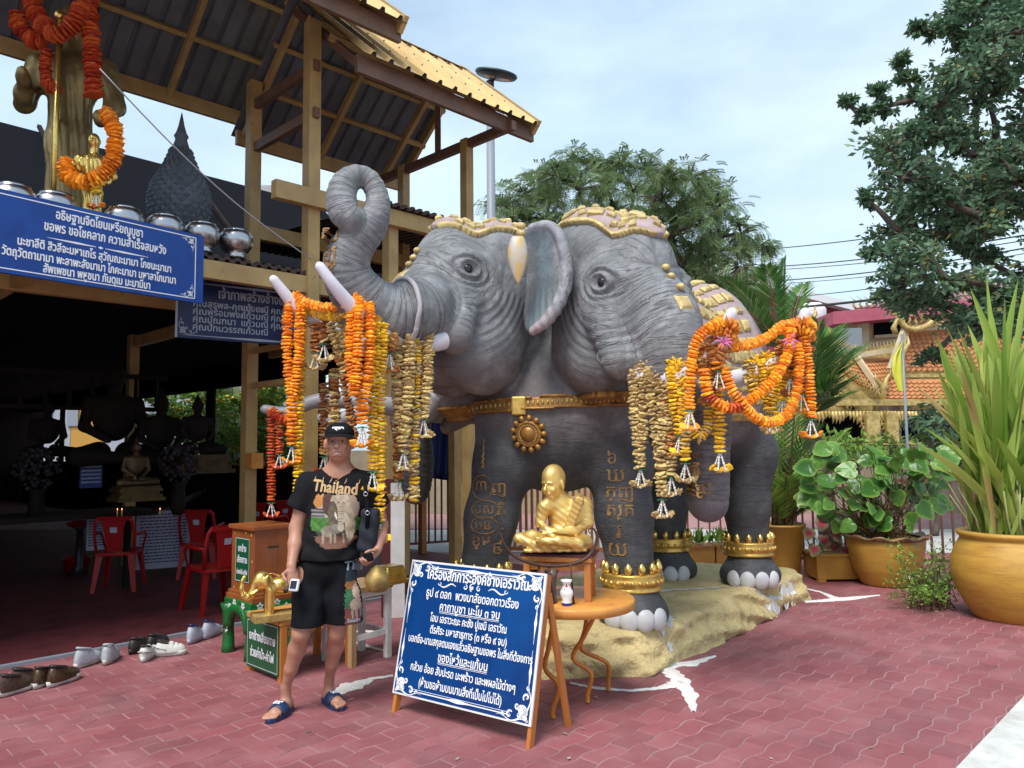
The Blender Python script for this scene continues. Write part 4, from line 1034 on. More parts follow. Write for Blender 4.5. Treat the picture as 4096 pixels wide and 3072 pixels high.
# gold yantra lettering painted on legs and trunks
FW = Vector((0, 1, 0))
def yan(body, u, v, Y, size, w=.003):
    p = at(u, v, Y); p.y = 4.4 if p.z > 1.2 else 4.9
    lettering(body, size, at(u, v, Y) * 1.0 + Vector((0, -.15, 0)), (1, 0, 0), (0, 0, 1), 'goldink', eleph, 'yantra_letter', bold=.0014, surf=BV, sd=FW, width=None)
def ringt(u, v, Y, rx, rz):
    b = MB(); pts = []
    for i in range(25):
        a_ = 2 * math.pi * i / 24; p = at(u, v, Y) + Vector((rx * math.cos(a_), -.6, rz * math.sin(a_))); h = BV.ray_cast(p, FW, 2)
        if h[0] is not None and h[0].y < 6.6: pts.append(h[0] + h[1] * .002)
    if len(pts) > 3: b.tube(pts, .0042, 5); b.build('yantra_ring', 'goldink', eleph)
yt = 5.7
for (u, v, ch, s_) in ((481, 486, '៣', .13), (499, 488, 'ញ', .14), (484, 510, 'បស', .11), (501, 511, 'ភិ', .12), (483, 526, 'បន', .11), (481, 542, 'ខ្ម', .13), (497, 549, '៩', .16)): yan(ch, u, v, yt, s_ * .88)
ringt(482, 488, yt, .075, .09); ringt(485, 510, yt, .10, .065); ringt(484, 526, yt, .10, .062)
for (u, v, ch, s_) in ((612, 458, '៦', .15), (616, 475, 'ឃ', .17), (620, 492, 'ភ្ញ', .15), (620, 510, 'ស្គ', .15), (618, 531, 'រ', .18), (618, 549, 'យ', .17)): yan(ch, u, v, 5.7, s_ * .88)
for (u, v, ch, s_) in ((333, 258, 'ឡុ', .14), (335, 240, 'ស', .12), (333, 277, 'ថ', .12), (700, 470, 'បឹ', .16), (704, 490, 'ឱឃ', .12)): yan(ch, u, v, 4.7, s_)
b = MB(); 
for i in range(14):
    p = at(483 + .6 * math.sin(i * 2.2), 440 + i * 2.1, yt); h = BV.ray_cast(Vector((p.x, 4.6, p.z)), FW, 2)
    if h[0] is not None: b.sph(h[0], (.005 + .0012 * i, .004, .011), 6, 4)
b.build('yantra_spire', 'goldink', eleph)

# ================================================================== GOLDEN ROCK
RKP = [(-.85, 6.3), (-.80, 5.75), (-.35, 5.42), (.30, 5.36), (.90, 5.42), (1.12, 5.62), (1.7, 6.3), (2.5, 7.35), (3.02, 8.0), (2.98, 8.35), (2.2, 8.75), (.9, 8.45), (-.2, 7.4)]
def rock():
    s = SDF((-1.05, 5.15, -.08), (3.3, 9.0, .42), .026)
    X, Y, Z = s._grid((slice(None),) * 3); P = np.array(RKP); d = np.full((s.n[0], s.n[1]), 1e9, np.float32); ins = np.zeros((s.n[0], s.n[1]), bool); x, y = X[:, :, 0], Y[:, :, 0]
    for i in range(len(P)):
        a, b_ = P[i], P[(i + 1) % len(P)]; e = b_ - a; t_ = np.clip(((x - a[0]) * e[0] + (y - a[1]) * e[1]) / (e @ e), 0, 1)
        d = np.minimum(d, np.sqrt((x - a[0] - t_ * e[0]) ** 2 + (y - a[1] - t_ * e[1]) ** 2))
        c = ((a[1] > y) != (b_[1] > y)) & (x < (b_[0] - a[0]) * (y - a[1]) / (b_[1] - a[1] + 1e-9) + a[0]); ins ^= c
    d = np.where(ins, -d, d)[:, :, None]
    def fb(x, y, z, f):
        return np.sin(x * f + 1.3 * np.sin(y * f * .7 + z * f)) * np.sin(y * f * 1.1 + 1.7 * np.sin(z * f * .9 + x * f * .6)) * np.cos(z * f * 1.3 + x * f * .5)
    nz_ = .035 * fb(X, Y, Z * 2, 4.3) + .028 * fb(X + 3, Y, Z * 1.5, 11) + .020 * fb(X, Y + 1, Z, 26) + .013 * fb(Y, X, Z, 47)
    led = .05 * np.abs(np.sin(Z * 22 + 2.5 * np.sin(X * 3) + Y * 1.5)) - .02
    side = d + nz_ + .42 * np.maximum(Z - .06, 0) + led * .8
    top = Z - (.285 + .02 * fb(X, Y, Z * 0, 3.1) + .009 * fb(X, Y, Z * 0, 19))
    k = .04; h_ = np.clip(.5 + .5 * (top - side) / k, 0, 1); s.D = (side * (1 - h_) + top * h_ + k * h_ * (1 - h_)).astype(np.float32)
    return s
m_rock = mat('gold painted rock', (.68, .53, .25), .65, .0, (.47, .36, .17), 3.2, .4, .68, bump=(34, 1.0, .025), dirt=((.20, .15, .09), 7, .58, .76), ndetail=9)
rk = sdfobj('rock', rock(), m_rock, None, 1)
tag(rk, 'low gold painted artificial rock carrying the elephant statue', 'rock plinth')
# white powder lines over the rock
def over(pts, w):
    RB = bvh_of(np.array([v.co[:] for v in rk.data.vertices]), np.array([p.vertices[:] for p in rk.data.polygons])); b = MB(); Q = []
    for i in range(len(pts) - 1):
        for k in range(14): Q.append(pts[i].lerp(pts[i + 1], k / 14))
    V = []
    for i, p in enumerate(Q):
        d = (Q[min(i + 1, len(Q) - 1)] - Q[max(i - 1, 0)]).normalized(); sd_ = Vector((-d.y, d.x, 0)); ww = w * random.uniform(.5, 1.3)
        for kk in (-1, 0, 1):
            q_ = p + sd_ * (ww * .5 * kk); h = RB.ray_cast(Vector((q_.x, q_.y, 1)), Vector((0, 0, -1)), 1.2); V.append(Vector((q_.x, q_.y, (h[0].z if h[0] is not None else 0) + .005)))
    b.add(V, [(3 * i + k, 3 * i + k + 1, 3 * i + k + 4, 3 * i + k + 3) for i in range(len(Q) - 1) for k in (0, 1)]); return b
b = over([gp(612, 597, .28), gp(665, 591, .28), gp(720, 588, .28), gp(768, 588, .27), gp(796, 598, .05)], .05)
c_ = over([gp(632, 592, .28), gp(665, 580, .28), gp(690, 572, .28)], .03); b.add(c_.v, c_.f)
c_ = over([gp(664, 622, .25), gp(666, 640, .1), gp(664, 668, .0)], .13); b.add(c_.v, c_.f)
o = b.build('powder_line', m_lime, rk)

# ================================================================== GARLANDS
def prj(p):
    q = CAMM.transposed() @ (Vector(p) - CAMLOC); return 512 - FPX * q.x / q.z, 384 + FPX * q.y / q.z
def flower_mesh(m, rag, seed, seg=13):
    r_ = random.Random(seed); prof = [(.30, -.42), (.80, -.36), (1.0, -.05), (.86, .26), (.42, .40)]; V = []
    for i, (r, z) in enumerate(prof):
        for k in range(seg):
            t = 2 * math.pi * (k + .5 * (i % 2)) / seg; rr = r * (1 + rag * (r_.random() - .5) * 2 + (rag * .7 if k % 2 else -rag * .4) * (1 if i in (1, 2, 3) else 0))
            V.append((rr * math.cos(t), rr * math.sin(t), z + rag * .8 * (r_.random() - .5)))
    F = [(i * seg + k, i * seg + (k + 1) % seg, (i + 1) * seg + (k + 1) % seg, (i + 1) * seg + k) for i in range(4) for k in range(seg)]
    F += [tuple(reversed(range(seg))), tuple(range(4 * seg, 5 * seg))]
    me = bpy.data.meshes.new('flower'); me.from_pydata(V, [], F); me.update(); me.materials.append(M[m]); return me
FM = {c: [flower_mesh(c, rg, i * 7 + j) for j in range(4)] for i, (c, rg) in enumerate((('orange', .16), ('yellow', .18), ('tan', .27), ('brown', .30), ('darkor', .2), ('redor', .16)))}
def bead_mesh(m):
    b = MB(); b.sph((0, 0, 0), 1, 8, 6); me = b.mesh('bud'); me.materials.append(M[m]); return me
def tassel_meshes():
    b = MB()
    for k in range(5):
        a = 2 * math.pi * k / 5 + .3
        for j in range(6):
            q = j / 5; r = .008 + .030 * q; b.sph((r * math.cos(a), r * math.sin(a), -.008 - .085 * q), (.0065 if j % 2 else .0045, .0065 if j % 2 else .0045, .011), 6, 4)
    me = b.mesh('bud_string'); me.materials.append(M['jasmine']); return me
TM = tassel_meshes(); RING = None
def garland(label, path, col, r=.030, sp=None, tas=None, tail=None, group=None, mix=None, cat='garland'):
    """flowers threaded along a path; an optional straight tail and tassel at its end"""
    P = [Vector(p) for p in path]; g = thing('flower_garland', label, cat, P[0], group)
    seq = [P] + ([[Vector(tail[0]), Vector(tail[1])]] if tail else [])
    rag = 1.5 if col in ('tan', 'brown') else .8
    for PP in seq:
        Q, _ = smoothchain(PP, [1] * len(PP), 8) if len(PP) > 2 else (PP, None); Q = [Vector(q) for q in Q]
        r *= 1.1 if r < .05 else 1; s_ = sp or (r * .70 if r < .05 else r * .42); acc = 0; nxt = 0
        for i in range(len(Q) - 1):
            d = Q[i + 1] - Q[i]; L_ = d.length
            if L_ < 1e-6: continue
            while nxt <= acc + L_:
                p = Q[i] + d * ((nxt - acc) / L_); o = bpy.data.objects.new('flower', random.choice(FM[mix if (mix and random.random() < .25) else col])); COL.objects.link(o); o.parent = g
                o.location = p - P[0] + Vector((random.gauss(0, 1), random.gauss(0, 1), 0)) * r * .05 * rag
                dd = d.normalized() + Vector((random.gauss(0, 1), random.gauss(0, 1), random.gauss(0, 1))) * .13 * rag
                o.rotation_mode = 'QUATERNION'; o.rotation_quaternion = dd.to_track_quat('Z', 'Y') @ Matrix.Rotation(random.uniform(0, 6.28), 3, 'Z').to_quaternion()
                k = r * random.uniform(.88, 1.12); o.scale = (k, k, s_ * .98 * random.uniform(.9, 1.15)); nxt += s_
            acc += L_
    if tas:
        e = (tail[1] if tail else P[-1]); e = Vector(e) - P[0]
        o = bpy.data.objects.new('bud_string', TM); COL.objects.link(o); o.parent = g; o.location = e + Vector((0, 0, -.012))
        yaw = random.uniform(-.4, .4); w = .034
        for k in range(5):
            x = (k - 2) * w * .72; o = bpy.data.objects.new('flower', random.choice(FM[tas])); COL.objects.link(o); o.parent = g
            o.location = e + Vector((x * math.cos(yaw), x * math.sin(yaw), -.112 + .006 * (abs(k - 2)) ** 1.6)); o.scale = (.025, .025, .022); o.rotation_euler = (random.uniform(-.5, .5), (k - 2) * .45, random.uniform(0, 6))
        o = bpy.data.objects.new('leaf_ring', LR); COL.objects.link(o); o.parent = g; o.location = e
    return g
b = MB()
for k in range(7):
    a = 6.283 * k / 7; b.prism([Vector((.004 * math.cos(a), .004 * math.sin(a), 0)), Vector((.032 * math.cos(a + .25), .032 * math.sin(a + .25), -.006)), Vector((.032 * math.cos(a - .25), .032 * math.sin(a - .25), -.01))], (0, 0, 1), .003)
LR = b.mesh('leaf_ring'); LR.materials.append(M['greenleaf'])
def on(TP, x):
    u = x / 2.16; best = None
    for i in range(len(TP) - 1):
        a, b_ = prj(TP[i])[0], prj(TP[i + 1])[0]
        if (a - u) * (b_ - u) <= 0 and abs(a - b_) > 1e-6: best = TP[i].lerp(TP[i + 1], (u - a) / (b_ - a))
    return best if best is not None else min(TP, key=lambda p: abs(prj(p)[0] - u))
def zat(y, Y, x): return a2(x, y, Y).z
def hang(label, TP, x, dx, yj, ye=None, col='orange', r=.030, tas=None, tr=.075, group=None, mix=None, xj=None, back=None):
    c = on(TP, x); px = c.y / (FPX * 2.16); f = c.y - tr
    zj = zat(yj, f, x); h = dx * px
    xo = ((xj - x) * px) if xj else 0
    P = [Vector((c.x + xo - h * .25, f + .03, zj)), Vector((c.x - h + xo * .5, f + .012, (c.z + zj) / 2)), Vector((c.x - h, f + .03, c.z - .03)), Vector((c.x - h * .6, c.y - tr * .2, c.z + tr * .98)), Vector((c.x + h * .6, c.y - tr * .35, c.z + tr * .98)), Vector((c.x + h, f, c.z - .03)), Vector((c.x + h + xo * .5, f - .012, (c.z + zj) / 2)), Vector((c.x + h * .25 + xo, f - .01, zj))]
    tail = None
    if ye: tail = (Vector((c.x + xo, f, zj - .01)), Vector((c.x + xo, f, zat(ye, f, x))))
    return garland(label, P, col, r, None, tas, tail, group, mix)
GA, GB = 'garlands hung over the tusks of the left head', 'garlands hung over the tusks of the right head'
hang('bright orange garland looped on the far left tusk, tassel beside the steel post', TA2, 641, 14, 862, 962, 'orange', .030, 'orange', group=GA)
hang('long yellow garland on the far left tusk just left of the post', TA2, 655, 4, 800, 1090, 'yellow', .029, None, group=GA)
hang('thick double orange garland on the near left tusk above the man', TA1, 789, 15, 862, 922, 'orange', .031, 'orange', .08, group=GA)
hang('orange garland loop on the near left tusk, left of the thick double one', TA1, 770, 9, 850, None, 'orange', .029, None, .07, group=GA)
hang('yellow garland ending in a tassel over the shoulder of the man', TA1, 811, 6, 840, 1018, 'yellow', .028, 'yellow', .075, group=GA, back=1)
hang('longest yellow garland of the left tusk, reaching down past the man\'s elbow', TA1, 826, 7, 800, 1128, 'yellow', .029, 'yellow', .085, group=GA)
hang('short withered garland with a pink tassel on the left tusk', TA1, 845, 8, 745, 762, 'brown', .030, 'brown', .07, group=GA, mix='tan')
hang('thick faded straw coloured garland in the middle of the left tusk', TA1, 876, 13, 930, 975, 'tan', .034, 'tan', .095, group=GA)
hang('narrow faded garland with a green end right of the thick straw one', TA1, 898, 6, 960, 1088, 'tan', .027, None, .08, group=GA, mix='yellow')
hang('faded straw garland nearest the mouth of the left head, tassel beside the dark blue tarpaulin', TA1, 918, 10, 880, 905, 'tan', .030, 'tan', .085, group=GA)
hang('withered garland behind the thick straw one on the left tusk', TA1, 860, 5, 900, 1040, 'brown', .028, 'tan', -.02, group=GA, mix='tan')
pA2, pA1 = on(TA2, 648), on(TA1, 768)
def swag(label, a, b_, sag, col, r, group, bow=0, **k):
    P = [a.lerp(b_, i / 6) + Vector((0, -bow * math.sin(math.pi * i / 6), -sag * math.sin(math.pi * i / 6))) for i in range(7)]; return garland(label, P, col, r, None, group=group, **k)
swag('orange garland stretched between the two tusks of the left head', pA2 + Vector((0, -.02, .08)), pA1 + Vector((0, 0, .06)), .045, 'orange', .028, GA)
swag('yellow garland stretched below the orange one between the left tusks', pA2 + Vector((.05, .02, .02)), pA1 + Vector((0, .03, .02)), .05, 'yellow', .026, GA, mix='tan')
def drop(label, x, y0, y1, Y, col, r, tas, group, mix=None, x1=None):
    a = a2(x, y0, Y); b_ = a2(x1 or x, y1, Y); m = a.lerp(b_, .5) + Vector((0, 0, 0)); return garland(label, [a, m, b_], col, r, None, tas, None, group, mix)
drop('withered garland tied near the far left tusk, tassel left of the sign post', 700, 690, 742, 5.05, 'brown', .030, 'tan', GA, 'tan')
drop('short withered garland with tassel between the two left tusks', 682, 700, 760, 5.1, 'brown', .030, 'tan', GA, 'tan')
drop('faded garland slanting between the left tusks', 715, 700, 828, 4.98, 'tan', .032, None, GA, 'brown', 752)
drop('faded garland hanging behind the slanting one between the left tusks', 738, 705, 800, 4.9, 'tan', .030, None, GA, 'brown', 765)
drop('long faded garland hanging above the cap of the man', 724, 800, 915, 5.2, 'tan', .034, 'tan', GA, 'brown')
drop('withered orange garland slanting behind the thick double orange one', 742, 810, 960, 5.15, 'brown', .028, None, GA, None, 768)
drop('dark withered strand hanging left of the cap of the man', 700, 830, 985, 5.3, 'brown', .028, 'redor', GA, 'tan')
GC = 'garlands on the tusks of the rear head'
drop('long red orange garland hanging from the rear tusk left of the post', 586, 886, 1085, 6.2, 'redor', .032, 'redor', GC)
drop('shorter orange garland with tassel on the rear tusk', 604, 890, 980, 6.15, 'redor', .030, 'redor', GC, 'brown')
swag('red orange garland looped along the rear tusk', a2(588, 888, 6.18), a2(650, 900, 6.1), .05, 'redor', .036, GC, bow=.02)
drop('withered red garland hanging behind the shorter orange one', 624, 900, 960, 6.3, 'redor', .036, None, GC, 'brown', 636)
# right head
hang('pale faded garland nearest the mouth of the right head', TB1, 1374, 9, 960, 1012, 'tan', .031, 'tan', .085, group=GB)
hang('longest pale garland of the right head with a big white tassel', TB1, 1408, 9, 980, 1078, 'tan', .033, 'tan', .095, group=GB, xj=1418)
hang('pale garland behind the longest one on the right head', TB1, 1430, 5, 960, 1030, 'tan', .029, 'tan', .06, group=GB, mix='brown', xj=1440)
hang('yellow garland looped on the near right tusk with a long white tassel', TB1, 1458, 11, 905, 940, 'yellow', .032, 'yellow', .095, group=GB)
hang('second yellow garland on the near right tusk, tassel hanging lower', TB1, 1470, 5, 930, 1000, 'yellow', .028, 'tan', .075, group=GB, mix='tan')
c = on(TB1, 1545)
garland('bright orange garland looped from the near right tusk with an orange tassel', [a2(1560, 700, 4.50), a2(1530, 708, 4.47), a2(1503, 740, 4.46), a2(1492, 800, 4.46), a2(1490, 885, 4.46)], 'orange', .028, None, 'orange', group=GB)
garland('dull yellow loop hanging below the near right tusk', [a2(1500, 745, 4.62), a2(1488, 850, 4.60), a2(1492, 920, 4.60), a2(1512, 945, 4.60), a2(1530, 915, 4.61), a2(1528, 850, 4.62), a2(1520, 770, 4.62)], 'yellow', .027, mix='tan', group=GB)
hang('withered brown garland bunched on the near right tusk', TB1, 1524, 12, 810, 830, 'brown', .034, 'brown', .08, group=GB, mix='tan')
hang('second withered garland bunched higher on the near right tusk', TB1, 1543, 9, 780, 800, 'brown', .032, 'brown', .075, group=GB, mix='darkor')
hang('third withered garland bunched next to the orange loop', TB1, 1512, 8, 795, None, 'brown', .032, None, .085, group=GB, mix='tan')
hang('yellow garland hanging in front of the lowered trunk, ending in a yellow tassel', TB1, 1540, 5, 860, 975, 'yellow', .030, 'yellow', .02, group=GB, xj=1546)
def ringg(label, TP, x, r0, col, r, group, tas=None):
    i = x; c = TP[i]; ax = (TP[i + 1] - TP[i]).normalized(); q = ax.orthogonal().normalized(); w = ax.cross(q)
    P = [c + (q * math.cos(a) + w * math.sin(a)) * r0 + ax * .02 * math.sin(a * 2) for a in [6.2832 * k / 12 for k in range(13)]]; return garland(label, P, col, r, None, tas, group=group)
ringg('deep orange garland wound round the tip of the near right tusk', TB1, -7, .060, 'darkor', .028, GB)
ringg('second deep orange garland wound just below the near right tusk tip', TB1, -9, .068, 'darkor', .028, GB, 'brown')
ringg('deep orange garland wound round the tip of the far right tusk', TB2, -7, .060, 'darkor', .029, GB)
ringg('second deep orange garland wound just below the far right tusk tip', TB2, -9, .068, 'darkor', .028, GB, 'brown')
Y1, Y2 = 4.55, 4.82
garland('orange garland stretched between the tips of the two right tusks', [a2(1585, 748, Y1), a2(1620, 744, Y1 + .08), a2(1655, 730, Y1 + .15), a2(1690, 705, Y2 - .05), a2(1712, 700, Y2)], 'orange', .029, group=GB)
garland('orange garland crossing from the far right tusk down to the middle knot', [a2(1708, 705, 4.74), a2(1702, 760, 4.70), a2(1680, 808, 4.66), a2(1645, 845, 4.62), a2(1600, 878, 4.57)], 'orange', .029, group=GB)
garland('orange swag hanging lowest between the two right tusks', [a2(1566, 798, 4.52), a2(1578, 838, 4.50), a2(1602, 872, 4.50), a2(1630, 900, 4.55), a2(1665, 912, 4.60), a2(1700, 895, 4.68), a2(1720, 850, 4.74), a2(1726, 790, 4.78), a2(1722, 740, 4.80)], 'orange', .029, group=GB)
garland('orange swag from the near right tusk bunch to the middle knot', [a2(1520, 800, 4.46), a2(1526, 845, 4.46), a2(1545, 870, 4.46), a2(1580, 882, 4.47), a2(1605, 876, 4.49)], 'orange', .030, group=GB, mix='redor')
hang('orange and pink garland hanging far right from the tusk tip with an orange tassel', TB2, 1730, 3, 880, 905, 'orange', .028, 'orange', .03, xj=1740, group=GB)
hang('dull orange garland hanging beside the far right one', TB2, 1722, 3, 830, 850, 'redor', .030, 'darkor', .04, group=GB, mix='brown')
hang('yellow garland looped on the base of the far right tusk', TB2, 1630, 12, 860, None, 'yellow', .031, None, .09, group=GB, mix='tan')
hang('second yellow garland looped on the far right tusk with tassel', TB2, 1652, 10, 880, 895, 'yellow', .030, 'tan', .09, group=GB)
hang('pale garland on the far right tusk base beside the yellow loop', TB2, 1616, 5, 830, None, 'tan', .030, None, .08, group=GB)
hang('withered garland bunched on the far right tusk', TB2, 1695, 12, 800, 815, 'brown', .034, 'brown', .08, group=GB, mix='darkor')
hang('yellow garland with tassel hanging behind the swag of the far right tusk', TB2, 1682, 8, 850, 862, 'yellow', .029, 'yellow', .05, group=GB)
for (x, y, Y) in ((1563, 742, 4.44), (1706, 738, 4.70)):
    b = MB(); c = a2(x, y, Y)
    for k in range(14):
        a = random.uniform(0, 6.28); e = Vector((math.cos(a), -.4, math.sin(a))) * random.uniform(.03, .06); b.tube([c, c + e * .5 + Vector((0, -.01, .01)), c + e], .003, 4)
    tag(b.build('ribbon_bow', mat('pink ribbon', (.75, .18, .45), .4)), 'small pink ribbon bow tied on the %s right tusk' % ('near' if x < 1600 else 'far'), 'ribbon')

# ================================================================== MAN
man = thing('person', 'man in black elephant print T shirt, black shorts, cap and navy slides holding a phone', 'person', (a2(670, 1500, 4.7).x, 4.7, 0))
YM = 4.72
def m2(x, y, dy=0): return a2(x, y, YM + dy)
S = SDF((-1.75, 4.25, -.02), (-.72, 5.05, 1.80), .0066)
hc = m2(733, 955); hf = Vector((.08, -1, .04)); HM = frame(hf)
def hp(x, y, z): return hc + HM @ Vector((x, y, z))    # x forward, y his left, z up
S.ell(hp(-.012, 0, .028), (.098, .076, .100), HM, .03); S.ell(hp(.018, 0, -.045), (.070, .058, .075), HM, .03)
S.ell(hp(.045, 0, -.100), (.030, .030, .020), HM, .03); S.ell(hp(.028, 0, -.062), (.060, .054, .045), HM, .02)
S.cone(hp(.088, 0, .010), hp(.108, 0, -.030), .009, .014, .012); S.ell(hp(.100, .012, -.034), (.009, .009, .007), HM, .008); S.ell(hp(.100, -.012, -.034), (.009, .009, .007), HM, .008)
for sg in (-1, 1):
    S.cone(hp(.090, sg * .012, .027), hp(.076, sg * .050, .026), .010, .008, .010)
    S.ell(hp(.066, sg * .044, -.026), (.018, .020, .016), HM, .02)
    S.ell(hp(.090, sg * .030, .005), (.018, .017, .012), HM, .010, '-')
    S.ell(hp(-.005, sg * .084, -.012), (.018, .013, .034), HM, .008)
    S.cone(hp(.096, sg * .020, -.036), hp(.076, sg * .044, -.078), .004, .003, .006, '-')
    S.ell(hp(.060, sg * .062, -.055), (.02, .012, .028), HM, .015, '-')
S.cone(hp(.090, -.024, -.060), hp(.090, .024, -.060), .0055, .0055, .006); S.cone(hp(.088, -.020, -.084), hp(.088, .020, -.084), .007, .007, .006)
S.ell(hp(.098, 0, -.0715), (.012, .028, .006), HM, .004, '-'); S.cone(hp(.088, -.016, -.096), hp(.088, .016, -.096), .003, .003, .005, '-')
neck = m2(733, 1015, .04); S.cone(hp(-.02, 0, -.05), neck, .062, .068, .03)
shL, shR = m2(667, 1046, .05), m2(795, 1044, .05)
S.cone(neck + Vector((0, .01, -.02)), shL, .055, .058, .05); S.cone(neck + Vector((0, .01, -.02)), shR, .055, .058, .05)
S.ell(m2(730, 1075, .06), (.175, .105, .19), k=.05); S.ell(m2(712, 1165, .05), (.155, .10, .16), k=.06); S.ell(m2(700, 1232, .05), (.15, .085, .09), k=.05)
eL, wL = m2(640, 1140, .03), m2(629, 1222, -.10); S.chain([shL, m2(655, 1090, .05), eL], [.056, .052, .042], .02); S.chain([eL, m2(637, 1175, -.02), wL], [.042, .040, .027], .02)
eR, wR = m2(824, 1135, .08), m2(815, 1186, -.06); S.chain([shR, m2(812, 1090, .08), eR], [.056, .050, .041], .02); S.chain([eR, m2(822, 1160, .0), wR], [.041, .037, .026], .02)
hipL, kL, aL = m2(670, 1240, .02), m2(650, 1368, -.06), m2(617, 1484, .05)
hipR, kR, aR = m2(732, 1240, .05), m2(727, 1368, .05), m2(711, 1468, .22)
for (hip, k_, an) in ((hipL, kL, aL), (hipR, kR, aR)):
    S.chain([hip, hip.lerp(k_, .5), k_], [.088, .072, .052], .03); S.chain([k_, k_.lerp(an, .3) + Vector((0, .018, 0)), k_.lerp(an, .65), an], [.050, .052, .038, .027], .02)
def foot(an, toe):
    d = Vector((toe.x - an.x, toe.y - an.y, 0)).normalized(); l_ = Vector((-d.y, d.x, 0)); hz = .030
    S.cone(an, Vector((an.x, an.y, .06)) - d * .01, .029, .034, .02); S.ell(Vector((an.x, an.y, .05)) - d * .03, (.034, .034, .028), k=.02)
    S.cone(Vector((an.x, an.y, .06)), Vector((an.x, an.y, .045)) + d * .12, .036, .030, .02)
    S.cone(Vector((an.x, an.y, .042)) + d * .115 - l_ * .022, Vector((an.x, an.y, .042)) + d * .115 + l_ * .026, .020, .018, .015)
    for i, (o_, ln, r) in enumerate(((-.030, .062, .0125), (-.010, .064, .009), (.007, .058, .0085), (.022, .050, .008), (.035, .040, .0075))):
        st = Vector((an.x, an.y, .040)) + d * .125 + l_ * o_ * .9; S.chain([st, st + d * ln * .5 + l_ * o_ * .1 + Vector((0, 0, .003)), st + d * ln + l_ * o_ * .1 - Vector((0, 0, .006))], [r * 1.05, r, r], .004)
    return d, l_
dL, lL = foot(aL, aL + Vector((-.05, -.20, 0))); dR, lR = foot(aR, aR + Vector((.13, -.17, 0)))
def hand(w, d, pn, curl, thumb, sc=1.0):             # d towards the fingers, pn out of the palm, thumb side
    d = Vector(d).normalized(); pn = (Vector(pn) - d * Vector(pn).dot(d)).normalized(); t = pn.cross(d) * thumb
    S.cone(w, w + d * .03 * sc, .026, .026, .01)
    S.ell(w + d * .062 * sc, (.045 * sc, .040 * sc, .017 * sc), Matrix((d, t, pn)).transposed(), .012)
    for i, (o_, ln) in enumerate(((.030, .070), (.011, .078), (-.008, .073), (-.026, .058))):
        p = w + d * .092 * sc + t * o_ * sc; a = 0; pts = [p - d * .02, p]; seg = (ln * .45, ln * .30, ln * .25)
        for j, s_ in enumerate(seg):
            a += curl[j]; p = p + (d * math.cos(a) + pn * math.sin(a)) * s_ * sc; pts.append(p)
        S.chain(pts, [.0095, .0095, .0088, .0082, .0072], .003)
    p = w + d * .030 * sc + t * .030 * sc; q = p + (d * .5 + t * .8 + pn * .35).normalized() * .038; r_ = q + (d * .8 + t * .1 + pn * .75).normalized() * .034; v_ = r_ + (d * .7 - t * .3 + pn * .6).normalized() * .024
    S.chain([p, q, r_, v_], [.013, .0115, .010, .0085], .006)
hand(wL, m2(634, 1262, -.13) - wL, (.55, -.75, .1), (.7, .9, .6), -1)
hand(wR, m2(800, 1212, -.12) - wR, (-.8, -.3, .2), (.6, .8, .6), 1)
body = sdfobj('body', S, 'skin', man, 2)
# eyes, brows, lips
for sg in (-1, 1):
    b = MB(); b.sph(hp(.070, sg * .030, .004), (.011, .014, .0080), 10, 8, HM); e = b.build('eye', mat('eye white', (.35, .32, .30), .3), man)
    b = MB(); b.sph(hp(.080, sg * .030, .003), (.003, .0062, .0062), 8, 6, HM); b.build('iris', mat('dark iris', (.02, .014, .01), .2), e)
    b = MB(); b.tube([hp(.090, sg * .014, .026), hp(.090, sg * .030, .031), hp(.078, sg * .050, .027)], [.0035, .0050, .0025], 6); b.build('eyebrow', mat('grey brown brow', (.06, .04, .03), .9), man)
b = MB(); b.tube([hp(.080, -.024, -.070), hp(.089, 0, -.072), hp(.080, .024, -.070)], [.003, .0052, .003], 6); b.build('teeth', mat('tooth enamel', (.62, .58, .50), .3), man)
for z_, q_ in ((-.064, .002), (-.0805, .0032)): b = MB(); b.tube([hp(.086, -.028, z_ + .004), hp(.096, 0, z_), hp(.086, .028, z_ + .004)], [.001, q_, .001], 6); b.build('lip', mat('lip skin', (.22, .075, .06), .5) if q_ < .003 else bpy.data.materials['lip skin'], man)
# stubbly side hair
b = MB()
for sg in (-1, 1): b.sph(hp(-.02, sg * .072, .012), (.045, .012, .03), 10, 8, HM)
# cap
b = MB(); prof = [(.092 * math.cos(a), .075 * math.sin(a)) for a in [i * math.pi / 2 / 9 for i in range(9)]] + [(.002, .075)]
b.lathe([(.090, -.012)] + prof, (0, 0, 0), 24, sx=1.12, sy=.98); b.v = [hp(-.010, 0, .050) + HM @ p for p in b.v]; cap = b.build('cap', 'cloth', man)
b = MB(); V = []
for i in range(13):
    a = -1.15 + 2.3 * i / 12
    for rr, zz in ((.088, .0), (.125, -.004), (.158, -.016)):
        V.append(hp(-.008 + rr * math.cos(a) * (1.08 if rr > .1 else 1.1), (rr if rr < .1 else .088 + (rr - .088) * .35) * math.sin(a) * .98, .046 + zz - .020 * (math.sin(a) ** 2) * (rr > .09)))
for dz in (0, -.004): pass
n_ = len(V); V2 = [p - HM @ Vector((0, 0, .004)) for p in V]
b.add(V + V2, [(3 * i + k, 3 * i + k + 1, 3 * i + k + 4, 3 * i + k + 3) for i in range(12) for k in (0, 1)] + [tuple(n_ + q for q in (3 * i + k + 3, 3 * i + k + 4, 3 * i + k + 1, 3 * i + k)) for i in range(12) for k in (0, 1)] + [(3 * i + 2, n_ + 3 * i + 2, n_ + 3 * i + 5, 3 * i + 5) for i in range(12)], True)
b.build('brim', 'cloth', cap)
bvc = bvh_of(np.array([v.co[:] for v in cap.data.vertices]) + np.array(offset(cap)), np.array([p.vertices[:] for p in cap.data.polygons if len(p.vertices) == 4]))
